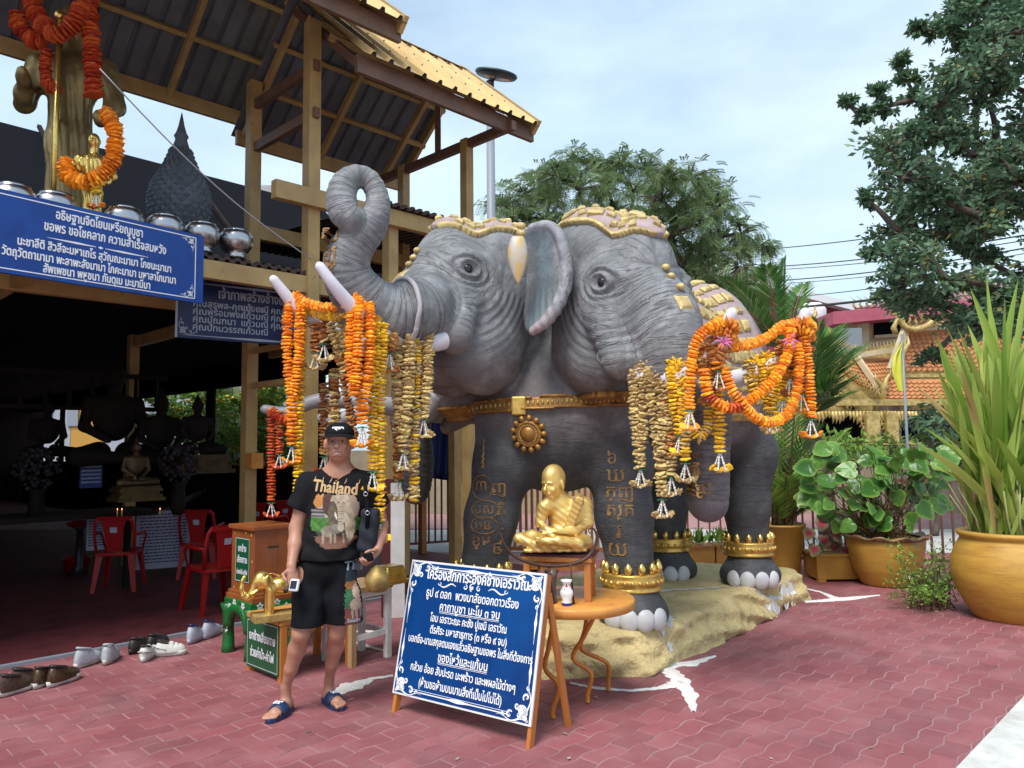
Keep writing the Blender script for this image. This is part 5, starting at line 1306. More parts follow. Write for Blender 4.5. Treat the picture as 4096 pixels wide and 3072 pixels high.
b = MB()
for (y0, z0, w_, h_, cc) in ((0, .074, .058, .018, 0),):
    for i in range(9):
        x0 = -w_ / 2 + w_ * i / 8; pp = []
        for (xx, zz) in ((x0, z0 + .006 * math.sin(i * 1.9)), (x0 + w_ / 9, z0 + .012 * math.cos(i)), (x0 + w_ / 9 * .8, z0 + .014), (x0 - .003, z0 + .012 + .004 * math.sin(i * 3))):
            h = bvc.ray_cast(hp(.3, xx, zz), HM @ Vector((-1, 0, 0)), .5)
            if h[0] is not None: pp.append(h[0] + h[1] * .002)
        if len(pp) == 4: b.add(pp, [(0, 1, 2, 3)])
b.build('cap_logo', 'white', cap, kind='stuff')
# T shirt
S = SDF((-1.75, 4.3, .90), (-.72, 5.05, 1.52), .0066)
S.ell(m2(731, 1078, .055), (.198, .125, .20), k=.05); S.ell(m2(714, 1150, .05), (.188, .127, .17), k=.07); S.cone(m2(709, 1192, .05), m2(706, 1240, .05), .135, .14, .05); S.ell(m2(709, 1205, .05), (.195, .13, .12), k=.05)
S.cone(neck + Vector((0, .012, -.038)), shL, .055, .070, .05); S.cone(neck + Vector((0, .012, -.038)), shR, .055, .070, .05)
sl1 = m2(645, 1093, .04); sl2 = m2(817, 1090, .07)
S.cone(shL, sl1, .072, .074, .04); S.cone(shR, sl2, .072, .070, .04)
X, Y, Z = S._grid((slice(None),) * 3)
fold = .0045 * np.sin((X * 1.0 + Z * .8) * 46 + 2 * np.sin(Z * 17)) * np.sin(Z * 21 + X * 8) + .004 * np.sin(Z * 60 + np.sin(X * 22) * 2.5) * np.clip((1.18 - Z) / .2, 0, 1)
S.D = (S.D + fold).astype(np.float32)
for (a_, c_) in ((shL, sl1), (shR, sl2)):
    d = (c_ - a_).normalized(); S.box(c_ + d * .098, (.10, .10, .08), Matrix((d.orthogonal().normalized(), d.cross(d.orthogonal().normalized()), d)).transposed(), k=.0, op='-')
S.cone(neck + Vector((0, -.05, .012)), neck + Vector((0, -.13, .08)), .060, .08, .01, '-')
zh = m2(709, 1209).z; S.clip((0, 0, zh), (0, 0, -1)); S.clip((0, 0, 1.515), (0, 0, 1))
VS, FS = S.nets(2); shirt = link('t_shirt', npmesh('t_shirt', VS - np.array(offset(man)), FS), man, 'cloth'); BS = bvh_of(VS, FS)
# shorts
S = SDF((-1.6, 4.3, .50), (-.85, 5.05, 1.08), .0066)
S.ell(m2(704, 1226, .045), (.182, .122, .125), k=.05)
S.chain([m2(673, 1250, .03), m2(668, 1300, -.01), m2(664, 1356, -.05)], [.100, .100, .098], .03); S.chain([m2(735, 1250, .05), m2(741, 1300, .04), m2(744, 1356, .03)], [.102, .108, .108], .03)
X, Y, Z = S._grid((slice(None),) * 3); S.D = (S.D + .005 * np.sin(X * 55 + 3 * np.sin(Z * 13)) * np.sin(Z * 15 + X * 4)).astype(np.float32)
S.clip((0, 0, m2(700, 1345).z - .004), (0, 0, -1)); VH, FH = S.nets(2); shorts = link('shorts', npmesh('shorts', VH - np.array(offset(man)), FH), man, 'shorts'); BH = bvh_of(VH, FH)
# printed pictures
def decal(name, parent, bv, x0, x1, y0, y1, nx, ny, fn, Yc=4.2):
    V = []; C = []; ok = []
    for j in range(ny + 1):
        for i in range(nx + 1):
            s_, t_ = i / nx, j / ny; p = a2(x0 + (x1 - x0) * s_, y0 + (y1 - y0) * t_, 4.72); d = Vector((0, 1, 0)); h = bv.ray_cast(Vector((p.x, 4.0, p.z)), d, 1.5)
            c = fn(s_, t_); ok.append(h[0] is not None and c is not None); V.append((h[0] + h[1] * .0022) if h[0] is not None else p); C.append(c or (0, 0, 0))
    F = []
    for j in range(ny):
        for i in range(nx):
            q = (j * (nx + 1) + i, (j + 1) * (nx + 1) + i, (j + 1) * (nx + 1) + i + 1, j * (nx + 1) + i + 1)
            if all(ok[k] for k in q): F.append(q)
    V = np.array([tuple(v) for v in V]) - np.array(offset(parent)); me = npmesh(name, V, np.array(F)); setcol(me, 'pc', np.array(C) * .78); return link(name, me, parent, 'print')
def el(s, t, cx, cy, rx, ry, rot=0):
    dx, dy = s - cx, t - cy
    if rot: c, q = math.cos(rot), math.sin(rot); dx, dy = dx * c + dy * q, -dx * q + dy * c
    return (dx / rx) ** 2 + (dy / ry) ** 2
def nz2(s, t): return .5 + .25 * math.sin(s * 41 + 3 * math.sin(t * 23)) + .25 * math.sin(t * 53 + 2 * math.sin(s * 31))
def shirtpic(s, t):
    n_ = nz2(s, t); e = el(s, t, .5, .5, .50, .52)
    if e > 1.0 + .12 * n_: return None
    if t < .10 + .05 * n_: return None
    c = None
    if el(s, t, .55, .30, .42, .30) < 1: c = (.50, .44, .38)
    if el(s, t, .15, .22, .13, .13) < 1: c = (.62, .28, .08)
    if t > .36 and t < .52 and s < .30: c = (.30, .28, .29) if int(t * 34) % 2 else (.06, .05, .05)
    if .50 < t < .72 and (s < .36 or s > .80): c = (.035 + .05 * n_, .15 + .10 * n_, .03)
    if t > .80: c = (.16 + .08 * n_, .09, .06)
    if el(s, t, .37, .27, .12, .20) < 1: c = (.07 + .06 * n_, .045, .035)
    if el(s, t, .84, .30, .13, .22) < 1: c = (.42, .30, .20 + .05 * n_)
    if el(s, t, .60, .28, .19, .20) < 1: c = (.42 + .2 * n_, .34 + .16 * n_, .25 + .12 * n_)
    if el(s, t, .46, .50, .10, .26) < 1: c = (.10 + .08 * n_, .08 + .06 * n_, .07)
    if el(s, t, .78, .60, .09, .28) < 1: c = (.46 + .14 * n_, .36 + .12 * n_, .24 + .1 * n_)
    if el(s, t, .62, .46, .05, .20, .15) < 1: c = (.50 + .15 * n_, .42 + .1 * n_, .30) if int(t * 50) % 2 else (.33, .26, .19)
    for cx in (.52, .72):
        if el(s, t, cx, .48, .018, .07, -.4 if cx < .6 else -.7) < 1: c = (.75, .72, .62)
    if el(s, t, .36, .72, .13, .09) < 1 or el(s, t, .52, .68, .10, .08) < 1: c = (.20 + .12 * n_, .18 + .1 * n_, .17)
    for cx in (.27, .42, .50, .66, .76):
        if el(s, t, cx, .83, .022, .09) < 1: c = (.38, .32, .24)
    if el(s, t, .62, .66, .06, .07) < 1: c = (.48, .42, .32)
    for (ex, ey) in ((.57, .27), (.68, .27)):
        if el(s, t, ex, ey, .016, .012) < 1: c = (.03, .02, .02)
    if c is None: c = (.05 + .05 * n_, .06, .045) if e < .8 else None
    return c
decal('shirt_print', shirt, BS, 676, 782, 1048, 1182, 76, 92, shirtpic)
def leg(s, t):
    n_ = nz2(s * .8, t * 1.5)
    if s + .12 * n_ < .14 + .1 * abs(t - .5): return None
    c = (.03, .10 + .06 * n_, .05) if t < .72 else (.14 + .06 * n_, .05, .04)
    if t < .26: c = (.02, .04, .05)
    if .26 < t < .40: c = (.30 + .15 * n_, .16, .05)
    if el(s, t, .70, .40, .28, .17) < 1: c = (.50 + .1 * n_, .34 + .08 * n_, .27 + .05 * n_)
    if el(s, t, .60, .66, .24, .10) < 1: c = (.40 + .12 * n_, .29 + .08 * n_, .23)
    for cx in (.48, .64, .80):
        if el(s, t, cx, .80, .05, .11) < 1: c = (.36, .27, .22)
    return c
decal('shorts_print', shorts, BH, 744, 788, 1222, 1344, 30, 70, leg)
def onto(body_, size, x, y, m, parent, bv, bold, width=None, rot=0, name='lettering'):
    V, F = textmesh(body_, size)
    if width: w = max(p.x for p in V) - min(p.x for p in V); V = [Vector((p.x * width / w, p.y, 0)) for p in V]
    c = a2(x, y, 4.72); bq = MB(); cr_, sr_ = math.cos(rot), math.sin(rot)
    for j, (dx, dy) in enumerate(((-bold, 0), (bold, 0), (0, bold), (0, -bold))):
        P = []
        for p in V:
            xx, yy = p.x * cr_ - p.y * sr_ + dx, p.x * sr_ + p.y * cr_ + dy
            h = bv.ray_cast(Vector((c.x + xx, 4.0, c.z + yy)), Vector((0, 1, 0)), 1.5); P.append(h[0] + h[1] * (.004 + .0003 * j) if h[0] is not None else Vector((c.x + xx, c.y, c.z + yy)))
        bq.add(P, F)
    return bq.build(name, m, parent)
M['tangold'] = mat('tan shirt lettering', (.50, .33, .16), .7)
onto('Thailand', .095, 728, 1053, 'tangold', shirt, BS, .0028, .265, -.10)
b = MB()
for x_ in (684, 703, 721, 752, 780):
    p = a2(x_, 1035 + (x_ - 684) * .07, 4.72); pts = []
    for (dx, dz) in ((-.012, 0), (-.004, .012), (.0, .03)):
        h = BS.ray_cast(Vector((p.x + dx, 4, p.z + dz - .012)), Vector((0, 1, 0)), 1.5)
        if h[0] is not None: pts.append(h[0] + h[1] * .003)
    if len(pts) == 3: b.tube(pts, [.004, .003, .001], 5)
b.build('letter_flames', 'tangold', shirt, kind='stuff')
onto('Thai', .07, 765, 1222, 'greyprint', shorts, BH, .001, .10)
onto('South', .03, 766, 1336, 'greyprint', shorts, BH, .0006, .06)
# necklace
b = MB(); pts = [neck + Vector((-.06, -.03, .0)), neck + Vector((-.03, -.072, -.04)), neck + Vector((.0, -.085, -.062)), neck + Vector((.03, -.072, -.035)), neck + Vector((.06, -.03, .01))]; b.tube(smoothchain(pts, [1] * 5, 5)[0], .0017, 5); b.build('necklace', 'gold', man)
# slides
def slide(an, d, l_, nm):
    V = []; k = 20; c = Vector((an.x, an.y, 0)) + d * .055
    out_ = []
    for i in range(k):
        a = 2 * math.pi * i / k; x = math.cos(a) * .142; y = math.sin(a) * (.048 + .006 * math.cos(a)); out_.append(c + d * x + l_ * y + Vector((0, 0, .006)))
    b = MB(); b.prism(out_, (0, 0, 1), .026); o = b.build('slide_sandal', 'navyrub', man, bev=.004)
    st = []; pr = []
    for i in range(13):
        a = math.pi * i / 12; st.append((.056 * math.cos(a), .034 + .052 * math.sin(a)))
    b = MB(); V = []
    for (dx, ins) in ((.045, 0), (.055, .0), (.105, .006), (.112, .010)):
        for (y, z) in st: V.append(Vector((an.x, an.y, 0)) + d * dx + l_ * (y * (1 - ins * 4)) + Vector((0, 0, max(.02, (z + .004) * (1.06 - ins * 22 * 1)))))
    n_ = len(st); b.add(V, [(j * n_ + i, j * n_ + i + 1, (j + 1) * n_ + i + 1, (j + 1) * n_ + i) for j in range(3) for i in range(n_ - 1)], True); q = b.build('strap', 'navyrub', o)
    sm = q.modifiers.new('thickness', 'SOLIDIFY'); sm.thickness = .006
    up = (d * -.55 + Vector((0, 0, 1))).normalized()
    cc = Vector((an.x, an.y, .088)) + d * .085
    for tx, dz in (('GAM', .012), ('BOL', -.012)): lettering(tx, .024, cc - d * (-.0) - d * (-dz) * -1, -l_ if False else l_ * 1, -d * 1.0 + Vector((0, 0, .3)), 'white', q, bold=.0012, lift=.008)
    return o
slide(aL, dL, lL, 0); slide(aR, dR, lR, 1)
# things the man holds
ph = thing('camera_phone', 'small white phone with dark screen held in the lowered hand of the man', 'phone', m2(636, 1266, -.20))
pc = m2(636, 1264, -.21); PX = Vector((.95, -.25, 0)).normalized(); PN = Vector((-.2, -.9, .35)).normalized(); PX = (PX - PN * PX.dot(PN)).normalized(); PZ = PN.cross(PX) * -1
b = MB(); b.obox(pc, (PX, PN, PZ), (.029, .012, .036)); b.build('case', 'whitepaint', ph, bev=.010)
b = MB(); b.obox(pc + PN * .0125, (PX, PN, PZ), (.019, .002, .023)); b.build('screen', mat('dark screen', (.01, .012, .03), .15), ph)
b = MB(); b.tube([pc - PX * .03 + PZ * .01, pc - PX * .045 + PZ * .03 + Vector((0, -.005, 0)), pc - PX * .052 + PZ * .038], [.012, .011, .012], 10); b.build('handle', 'darksteel', ph)
wl = thing('black_case', 'small black case held in the other hand of the man', 'case', m2(800, 1203, -.17)); b = MB(); b.obox(m2(795, 1204, -.16), (Vector((.8, -.5, .2)).normalized(), Vector((.5, .8, 0)).normalized(), Vector((-.2, 0, 1))), (.035, .012, .024)); b.build('case', 'shorts', wl, bev=.008)
bg_ = thing('shoulder_bag', 'dark navy shoulder bag hanging at the side of the man from a strap', 'bag', m2(790, 1150, .0))
b = MB(); b.tube([m2(783, 1022, .03), m2(787, 1040, -.06), m2(792, 1075, -.11), m2(794, 1110, -.12), m2(793, 1140, -.10)], .012, 6, flat=.5); b.build('strap', 'shorts', bg_)
S = SDF((-.95, 4.45, .92), (-.70, 4.85, 1.30), .008); S.box(m2(797, 1145, -.05), (.055, .05, .135), Matrix.Rotation(.12, 3, 'Y'), .03, .0)
X, Y, Z = S._grid((slice(None),) * 3); S.D = (S.D + .004 * np.sin(Z * 60 + X * 40)).astype(np.float32); sdfobj('pouch', S, mat('navy bag cloth', (.006, .009, .018), .8), bg_)
for (x, y) in ((790, 1067), (794, 1108)):
    b = MB(); c = m2(x, y, -.125); b.tube([c + Vector((.012 * math.cos(a), -.004, .012 * math.sin(a))) for a in [6.2832 * i / 12 for i in range(13)]], .003, 5, cap=False); b.build('buckle', 'silver', bg_)

# ================================================================== A-FRAME SIGN
fl, fr = g2(848, 1541), g2(1139, 1620)
WX = (fr - fl).normalized(); WB = Vector((-WX.y, WX.x, 0)); SW = (fr - fl).length
lean = math.atan2(.20, .88); UP = (Vector((0, 0, 1)) * math.cos(lean) + WB * math.sin(lean)).normalized(); SN = WX.cross(UP)
easel = thing('easel_sign', 'blue Thai offering notice with white ornate border on an orange wooden easel', 'sign', fl)
for nm, p in (('leg', fl), ('leg', fr)):
    b = MB(); q = p + UP * .90 - SN * .0; b.beam(p - SN * .022, q - SN * .022, .045, .024, up=WX); b.build('leg', 'wood', easel, bev=.002)
for (p, q) in ((g2(1228, 1572), fr), (fl + WB * .42 + WX * .05, fl)):
    t_ = q + UP * .80 - SN * .045 + WX * (.0 if q is fr else .0); b = MB(); b.beam(p, t_, .042, .022, up=WX); b.build('leg', 'wood', easel, bev=.002)
b = MB(); b.beam(fl + UP * .45 - SN * .05, fr + UP * .45 - SN * .05, .03, .03); b.build('crossbar', 'wood', easel)
z0, z1 = .115, .905; L0, L1 = -.018, SW + .012
def ep(x, y, lift=0): return fl + WX * (L0 + (L1 - L0) * x) + UP * (z0 + (z1 - z0) * y) + SN * lift
pw_, ph_ = (L1 - L0), (z1 - z0)
b = MB(); b.prism([ep(0, 0), ep(1, 0), ep(1, 1), ep(0, 1)], SN, .010); b.build('board_edge', 'whitepaint', easel)
BL = .0115
m_sb = mat('blue easel vinyl', (.001, .062, .235), .28, 0, (.001, .030, .15), 1.6, .35, .65, spec=.45, bump=(14, .15, .004))
b = MB(); b.prism([ep(.012, .015, BL - .002), ep(.985, .015, BL - .002), ep(.985, .985, BL - .002), ep(.012, .985, BL - .002)], SN, .003); pn_ = b.build('face', m_sb, easel)
b = MB(); LF = BL + .003
def epn(x, y): return ep(x, y, LF)
for (a_, c_) in (((.14, .955), (.86, .955)), ((.14, .045), (.86, .045))):
    A, B = epn(*a_), epn(*c_); pts = [A.lerp(B, i / 24) for i in range(25)]; ribbon(b, pts, [.003 + .016 * math.exp(-((i - 12) / 1.6) ** 2) + .003 * (i % 24 > 2) for i in range(25)], SN)
    ribbon(b, [A.lerp(B, i / 4) + UP * -.012 * (1 if a_[1] > .5 else -1) for i in range(5)], .0025, SN)
for x_ in (.035, .965):
    for (y0_, y1_) in ((.20, .48), (.52, .80)):
        A, B = epn(x_, y0_), epn(x_, y1_); ribbon(b, [A.lerp(B, i / 16) for i in range(17)], [.002 + .010 * math.sin(math.pi * i / 16) ** 3 + .008 * math.exp(-((i - 8) / 1.0) ** 2) for i in range(17)], SN)
cs = .21
corner(b, epn(.02, .02), WX, UP, cs, SN, 0); corner(b, epn(.98, .02), -WX, UP, cs, SN, 0); corner(b, epn(.02, .98), WX, -UP, cs, SN, 0); corner(b, epn(.98, .98), -WX, -UP, cs, SN, 0)
for sg in (-1, 1):
    c_ = epn(.5 + sg * .12, .835); ribbon(b, [c_ + WX * (sg * (i / 14 * .13)) + UP * (.012 * math.sin(i / 14 * 6.28)) for i in range(15)], [.003 + .006 * math.sin(math.pi * i / 14) for i in range(15)], SN)
    scroll(b, epn(.5 + sg * .245, .845), WX, UP, .014, SN, 0 if sg > 0 else 3.14, 1.1, .25, -sg, 0); scroll(b, epn(.5 + sg * .05, .84), WX, UP, .016, SN, 1.5, 1.3, .3, sg, 0)
scroll(b, epn(.5, .845), WX, UP, .018, SN, 1.57, 1.2, .35, 1, 0); scroll(b, epn(.5, .832), WX, UP, .014, SN, 4.7, 1.2, .35, -1, 0)
b.build('border', 'white', pn_)
EL = [(.52, .905, .088, 'เครื่องสักการะองค์ช้างเอราวัณ', .74, 0), (.50, .765, .070, 'ธูป ๙ ดอก  พวงมาลัยดอกดาวเรือง', .68, 0), (.50, .675, .068, 'คาถาบูชา นะโม ๓ จบ', .44, 1), (.50, .585, .062, 'โอม เอราวะณะ คะชัง ปูเชมิ เอราวัณ', .56, 0),
      (.51, .500, .062, 'ตีรศิระ มหาสาธุการ (๓ หรือ ๙ จบ)', .56, 0), (.52, .415, .062, 'บอกชื่อ-นามสกุลตนเองแล้วอธิษฐานขอพร ในสิ่งที่ต้องการ', .90, 0), (.50, .315, .070, 'ของไหว้และแก้บน', .36, 1),
      (.50, .215, .062, 'กล้วย อ้อย สับปะรด มะพร้าว และพผลไม้ต่างๆ', .76, 0), (.50, .115, .066, '(ห้ามขอห้ามบนบานสิ่งที่เป็นไปไม่ได้)', .60, 0)]
for (x_, y_, s_, tx, w_, ul) in EL:
    lettering(tx, s_, epn(x_, y_), WX, UP, 'white', pn_, bold=.0010 if y_ < .9 else .0018, width=w_ * pw_, lift=.0006)
    if ul: b = MB(); ribbon(b, [epn(x_ - w_ / 2, y_ - .035), epn(x_ + w_ / 2, y_ - .035)], .0035, SN, .0007); ribbon(b, [epn(x_ - w_ / 2, y_ - .045), epn(x_ + w_ / 2, y_ - .045)], .002, SN, .0007); b.build('underline', 'white', pn_)

# ================================================================== ROUND TABLE WITH THE SEATED MONK
TC = Vector((.36, 4.82, 0)); TB = .662; tb = thing('round_table', 'round yellow painted table with bent steel legs holding the seated golden monk', 'table', TC)
b = MB(); b.lathe([(.34, .600), (.372, .606), (.378, .652), (.37, .662), (.002, .6625)], TC, 48); b.build('tabletop', 'woodyel', tb)
for (x, y, tx, ty) in ((g2(1195, 1556).x, g2(1195, 1556).y, .24, 4.66), (g2(1270, 1522).x, g2(1270, 1522).y, .52, 4.80), (.02, 5.02, .2, 4.95), (.6, 5.1, .48, 4.98)):
    f = Vector((x, y, .012)); t_ = Vector((tx, ty, .61)); m_ = f.lerp(t_, .42) + Vector((-.05 if x < .3 else -.12, .02, .02)); b = MB(); b.tube(smoothchain([t_, t_.lerp(m_, .6), m_, f + (m_ - f) * .35 + Vector((.05, -.02, .09)), f + Vector((0, 0, .05)), f], [1] * 6, 5)[0], .0145, 8); b.build('leg', 'orangem', tb)
ST = Vector((.285, 4.82, .664)); stool = thing('small_wooden_stool', 'small orange wooden stool under the seated golden monk', 'stool', ST)
sa = R(-14); sx = Vector((math.cos(sa), math.sin(sa), 0)); sy = Vector((-math.sin(sa), math.cos(sa), 0)); ZZ = Vector((0, 0, 1))
b = MB(); b.obox(ST + ZZ * .245, (sx, sy, ZZ), (.215, .13, .016)); b.build('seat', 'wood', stool, bev=.004)
b = MB(); b.obox(ST + ZZ * .268, (sx, sy, ZZ), (.222, .135, .006)); b.build('cloth', mat('dark maroon cloth', (.06, .008, .015), .8), stool)
for i in (-1, 1):
    for j in (-1, 1): b = MB(); b.obox(ST + sx * (.185 * i) + sy * (.10 * j) + ZZ * .113, (sx, sy, ZZ), (.019, .019, .113)); b.build('leg', 'wood', stool)
for j in (-1, 1): b = MB(); b.obox(ST + sy * (.10 * j) + ZZ * .20, (sx, sy, ZZ), (.165, .009, .022)); b.build('apron', 'wood', stool)
M['goldmonk'] = mat('satin gold paint', (.74, .50, .16), .38, .6, (.50, .31, .09), 7, .45, .75)
monk = thing('monk_statue', 'seated golden monk statue with bald head, hands in its lap, on the round table', 'statue', ST + ZZ * .275)
sc2 = 4.6 / (FPX * 2.16)
def k2(x, y, dy=0): return a2(x, y, 4.80 + dy)
S = SDF((-.06, 4.48, .92), (.64, 5.14, 1.56), .0058)
hc = k2(1194, 1043); hf = Vector((-.62, -.78, -.18)); KM = frame(hf); kp = lambda x, y, z: hc + KM @ (Vector((x, y, z)) * 1.42)
S.ell(kp(-.01, 0, .018), (0.0852, 0.0682, 0.0880), KM, .02); S.ell(kp(.012, 0, -.030), (0.0596, 0.0511, 0.0639), KM, .02); S.ell(kp(.034, 0, -.058), (0.0227, 0.0256, 0.0185), KM, .015)
S.cone(kp(.052, 0, .004), kp(.064, 0, -.018), .006, .010, .008)
for sg in (-1, 1):
    S.ell(kp(.050, sg * .018, .000), (0.0114, 0.0156, 0.0085), KM, .008, '-'); S.cone(kp(.052, sg * .010, .012), kp(.044, sg * .030, .010), .005, .004, .006); S.ell(kp(-.002, sg * .050, -.008), (0.0156, 0.0099, 0.0341), KM, .006); S.ell(kp(.036, sg * .024, -.022), (0.0170, 0.0170, 0.0170), KM, .01)
S.cone(kp(.052, -.016, -.036), kp(.052, .016, -.036), .005, .005, .004); S.cone(kp(.060, -.014, -.040), kp(.060, .014, -.040), .0022, .0022, .002, '-')
nk = k2(1214, 1086, .03); S.cone(kp(-.01, 0, -.03), nk, .046, .048, .02)
chest = k2(1222, 1112, .04); S.ell(chest, (.115, .085, .105), k=.03); S.ell(k2(1220, 1150, .03), (.115, .085, .075), k=.03)
sL, sR = k2(1176, 1096, -.02), k2(1260, 1092, .06)
S.cone(nk, sR, .046, .052, .03); S.cone(nk, sL, .044, .042, .03)
eL_, eR_ = k2(1166, 1128, -.02), k2(1268, 1128, .03); S.chain([sR, eR_], [.052, .042], .02); S.chain([eR_, k2(1240, 1148, -.06), k2(1205, 1150, -.11)], [.036, .028, .018], .012)
S.chain([sL, eL_], [.040, .034], .015); S.chain([eL_, k2(1180, 1143, -.09), k2(1196, 1146, -.11)], [.024, .019, .015], .01)
S.ell(k2(1196, 1148, -.115), (.032, .02, .010), k=.006)
for i in range(4): S.cone(k2(1190, 1146 + i * 2.5, -.12 - i * .004), k2(1172, 1147 + i * 2.2, -.115 - i * .004), .0055, .0042, .002)
S.chain([k2(1232, 1168, .02), k2(1262, 1172, -.05), k2(1250, 1174, -.12)], [.050, .046, .038], .02); S.chain([k2(1250, 1174, -.12), k2(1205, 1168, -.16), k2(1165, 1170, -.15)], [.038, .028, .018], .012)
S.chain([k2(1200, 1168, .0), k2(1150, 1160, -.02), k2(1122, 1163, -.06)], [.050, .042, .034], .02); S.chain([k2(1122, 1163, -.06), k2(1155, 1176, -.12), k2(1200, 1180, -.14)], [.034, .026, .02], .012)
S.ell(k2(1176, 1164, -.15), (.036, .02, .012), k=.008)
for i in range(5): S.cone(k2(1166, 1162 + i * 1.8, -.168), k2(1154 + i, 1161 + i * 2, -.165), .0055, .004, .002)
S.box(k2(1197, 1184, -.02), (.19, .12, .010), None, .008, .02)
# folded sash over the shoulder
S.box(k2(1240, 1105, -.03), (.028, .060, .110), (Matrix.Rotation(.35, 3, 'Y') @ Matrix.Rotation(.2, 3, 'X')), .012, .008)
X, Y, Z = S._grid((slice(None),) * 3); mk = (Z < hc.z - .07); S.D = (S.D + np.where(mk, .0014 * np.sin((X + Z * 1.4) * 110 + 4 * np.sin(Y * 30)), 0)).astype(np.float32)
S.clip((0, 0, .938), (0, 0, -1)); sdfobj('body', S, 'goldmonk', monk, 1)
b = MB(); b.prism([k2(1238, 1072, -.075), k2(1252, 1068, -.068), k2(1262, 1088, -.060), k2(1246, 1108, -.075), k2(1236, 1092, -.08)], (-.2, -1, 0), .003); b.build('worn_patch', mat('flaked silver patch', (.42, .38, .36), .5, .3, (.2, .14, .12), 60), monk)
# crescent incense holder
cr = thing('crescent_holder', 'rusty iron crescent candle rack with curled tips in front of the seated monk', 'candle rack', k2(1190, 1240, -.24))
pts = [(1082, 1150), (1084, 1162), (1092, 1180), (1110, 1200), (1140, 1214), (1180, 1222), (1225, 1220), (1258, 1210), (1280, 1190), (1289, 1165), (1286, 1148), (1278, 1140), (1271, 1146), (1275, 1152)]
b = MB(); P_ = [k2(x, y, -.23 + .09 * (x - 1082) / 200) for x, y in pts]; Q_, _ = smoothchain(P_, [1] * len(P_), 3); b.tube(Q_, [.006 + .013 * math.sin(math.pi * min(1, i / (len(Q_) * .85))) for i in range(len(Q_))], 8, flat=.6); b.build('crescent', 'rust', cr)
b = MB(); b.tube([P_[0] + Vector((.0, 0, 0)), P_[0] + Vector((.004, -.004, .022)), P_[0] + Vector((.018, -.004, .022)), P_[0] + Vector((.018, 0, .010))], .005, 6); b.build('curl', 'rust', cr)
for (x0, x1) in ((1165, 1155), (1185, 1195), (1232, 1238)):
    p_ = k2(x0, 1218, -.19); b = MB(); b.tube([p_, Vector((k2(x1, 1218, -.19).x, p_.y, .6635))], .0065, 6); b.build('leg', 'rust', cr)
def cup(label, x, Y, r, h, m, name, cat, prof=None, base=.6635, grp=None):
    c = a2(x, 1290, Y); c.z = base; o = thing(name, label, cat, c, grp); b = MB(); b.lathe([(q * r, z * h) for q, z in (prof or [(.75, 0), (.6, .1), (.55, .5), (.7, .8), (1, 1), (.9, .995), (.6, .75), (.05, .7)])], c, 20); b.build('bowl', m, o); return o
cup('brown metal goblet standing right behind the easel sign', 1192, 4.66, .045, .19, mat('brown patina metal', (.16, .12, .10), .4, .5), 'goblet', 'goblet')
cup('second brown goblet standing nearer the left stool leg', 1150, 4.80, .042, .18, M['darksteel'], 'goblet', 'goblet')
wbw = cup('white ceramic bowl just showing above the easel sign', 1110, 4.78, .085, .12, M['whitepaint'], 'bowl', 'bowl', [(.5, 0), (.55, .06), (.95, .7), (1.0, 1), (.94, 1), (.85, .7), (.05, .15)])
vs = cup('small white vase with red flower decoration and a blue foot on the round table', 1224, 4.58, .040, .145, M['whitepaint'], 'vase', 'vase', [(.72, 0), (.78, .12), (.62, .2), (.98, .42), (.95, .55), (.5, .76), (.5, .82), (.78, .93), (.85, 1), (.6, .98), (.3, .8), (.05, .5)])
c = Vector(vs.location); b = MB(); b.lathe([(.0285, .0), (.0305, .001), (.031, .018), (.0285, .018)], c, 20); b.build('foot', mat('vase blue', (.01, .02, .22), .3), vs)
bv_ = MB(); bv_.lathe([(.72 * .038, 0), (.78 * .038, .12 * .145), (.62 * .038, .2 * .145), (.98 * .038, .42 * .145), (.95 * .038, .55 * .145), (.5 * .038, .76 * .145), (.5 * .038, .82 * .145), (.78 * .038, .93 * .145), (.85 * .038, .145)], c, 20)
VV = BVHTree.FromPolygons([tuple(p) for p in bv_.v], [f for f in bv_.f if len(f) == 4]); b = MB(); b2 = MB()
def blot(b, x0, z0, r, n=10, wob=.25):
    ps = []
    for i in range(n):
        a = 6.2832 * i / n; rr = r * (1 + wob * math.sin(3 * a)); h = VV.ray_cast(c + Vector((x0 + rr * math.cos(a), -.3, z0 + rr * math.sin(a))), Vector((0, 1, 0)), .5)
        if h[0] is None: return
        ps.append(h[0] + h[1] * .0012)
    h = VV.ray_cast(c + Vector((x0, -.3, z0)), Vector((0, 1, 0)), .5); ps.append(h[0] + h[1] * .0015); b.add(ps, [(i, (i + 1) % n, n) for i in range(n)])
blot(b, -.004, .066, .024); blot(b, .014, .060, .014); blot(b, -.002, .118, .013); b.build('red_flowers', mat('vase red', (.50, .02, .05), .3), vs, kind='stuff')
blot(b2, .010, .042, .006); blot(b2, -.018, .048, .006); blot(b2, .0, .046, .005); blot(b2, -.014, .094, .005); b2.build('black_sprigs', 'black', vs, kind='stuff')

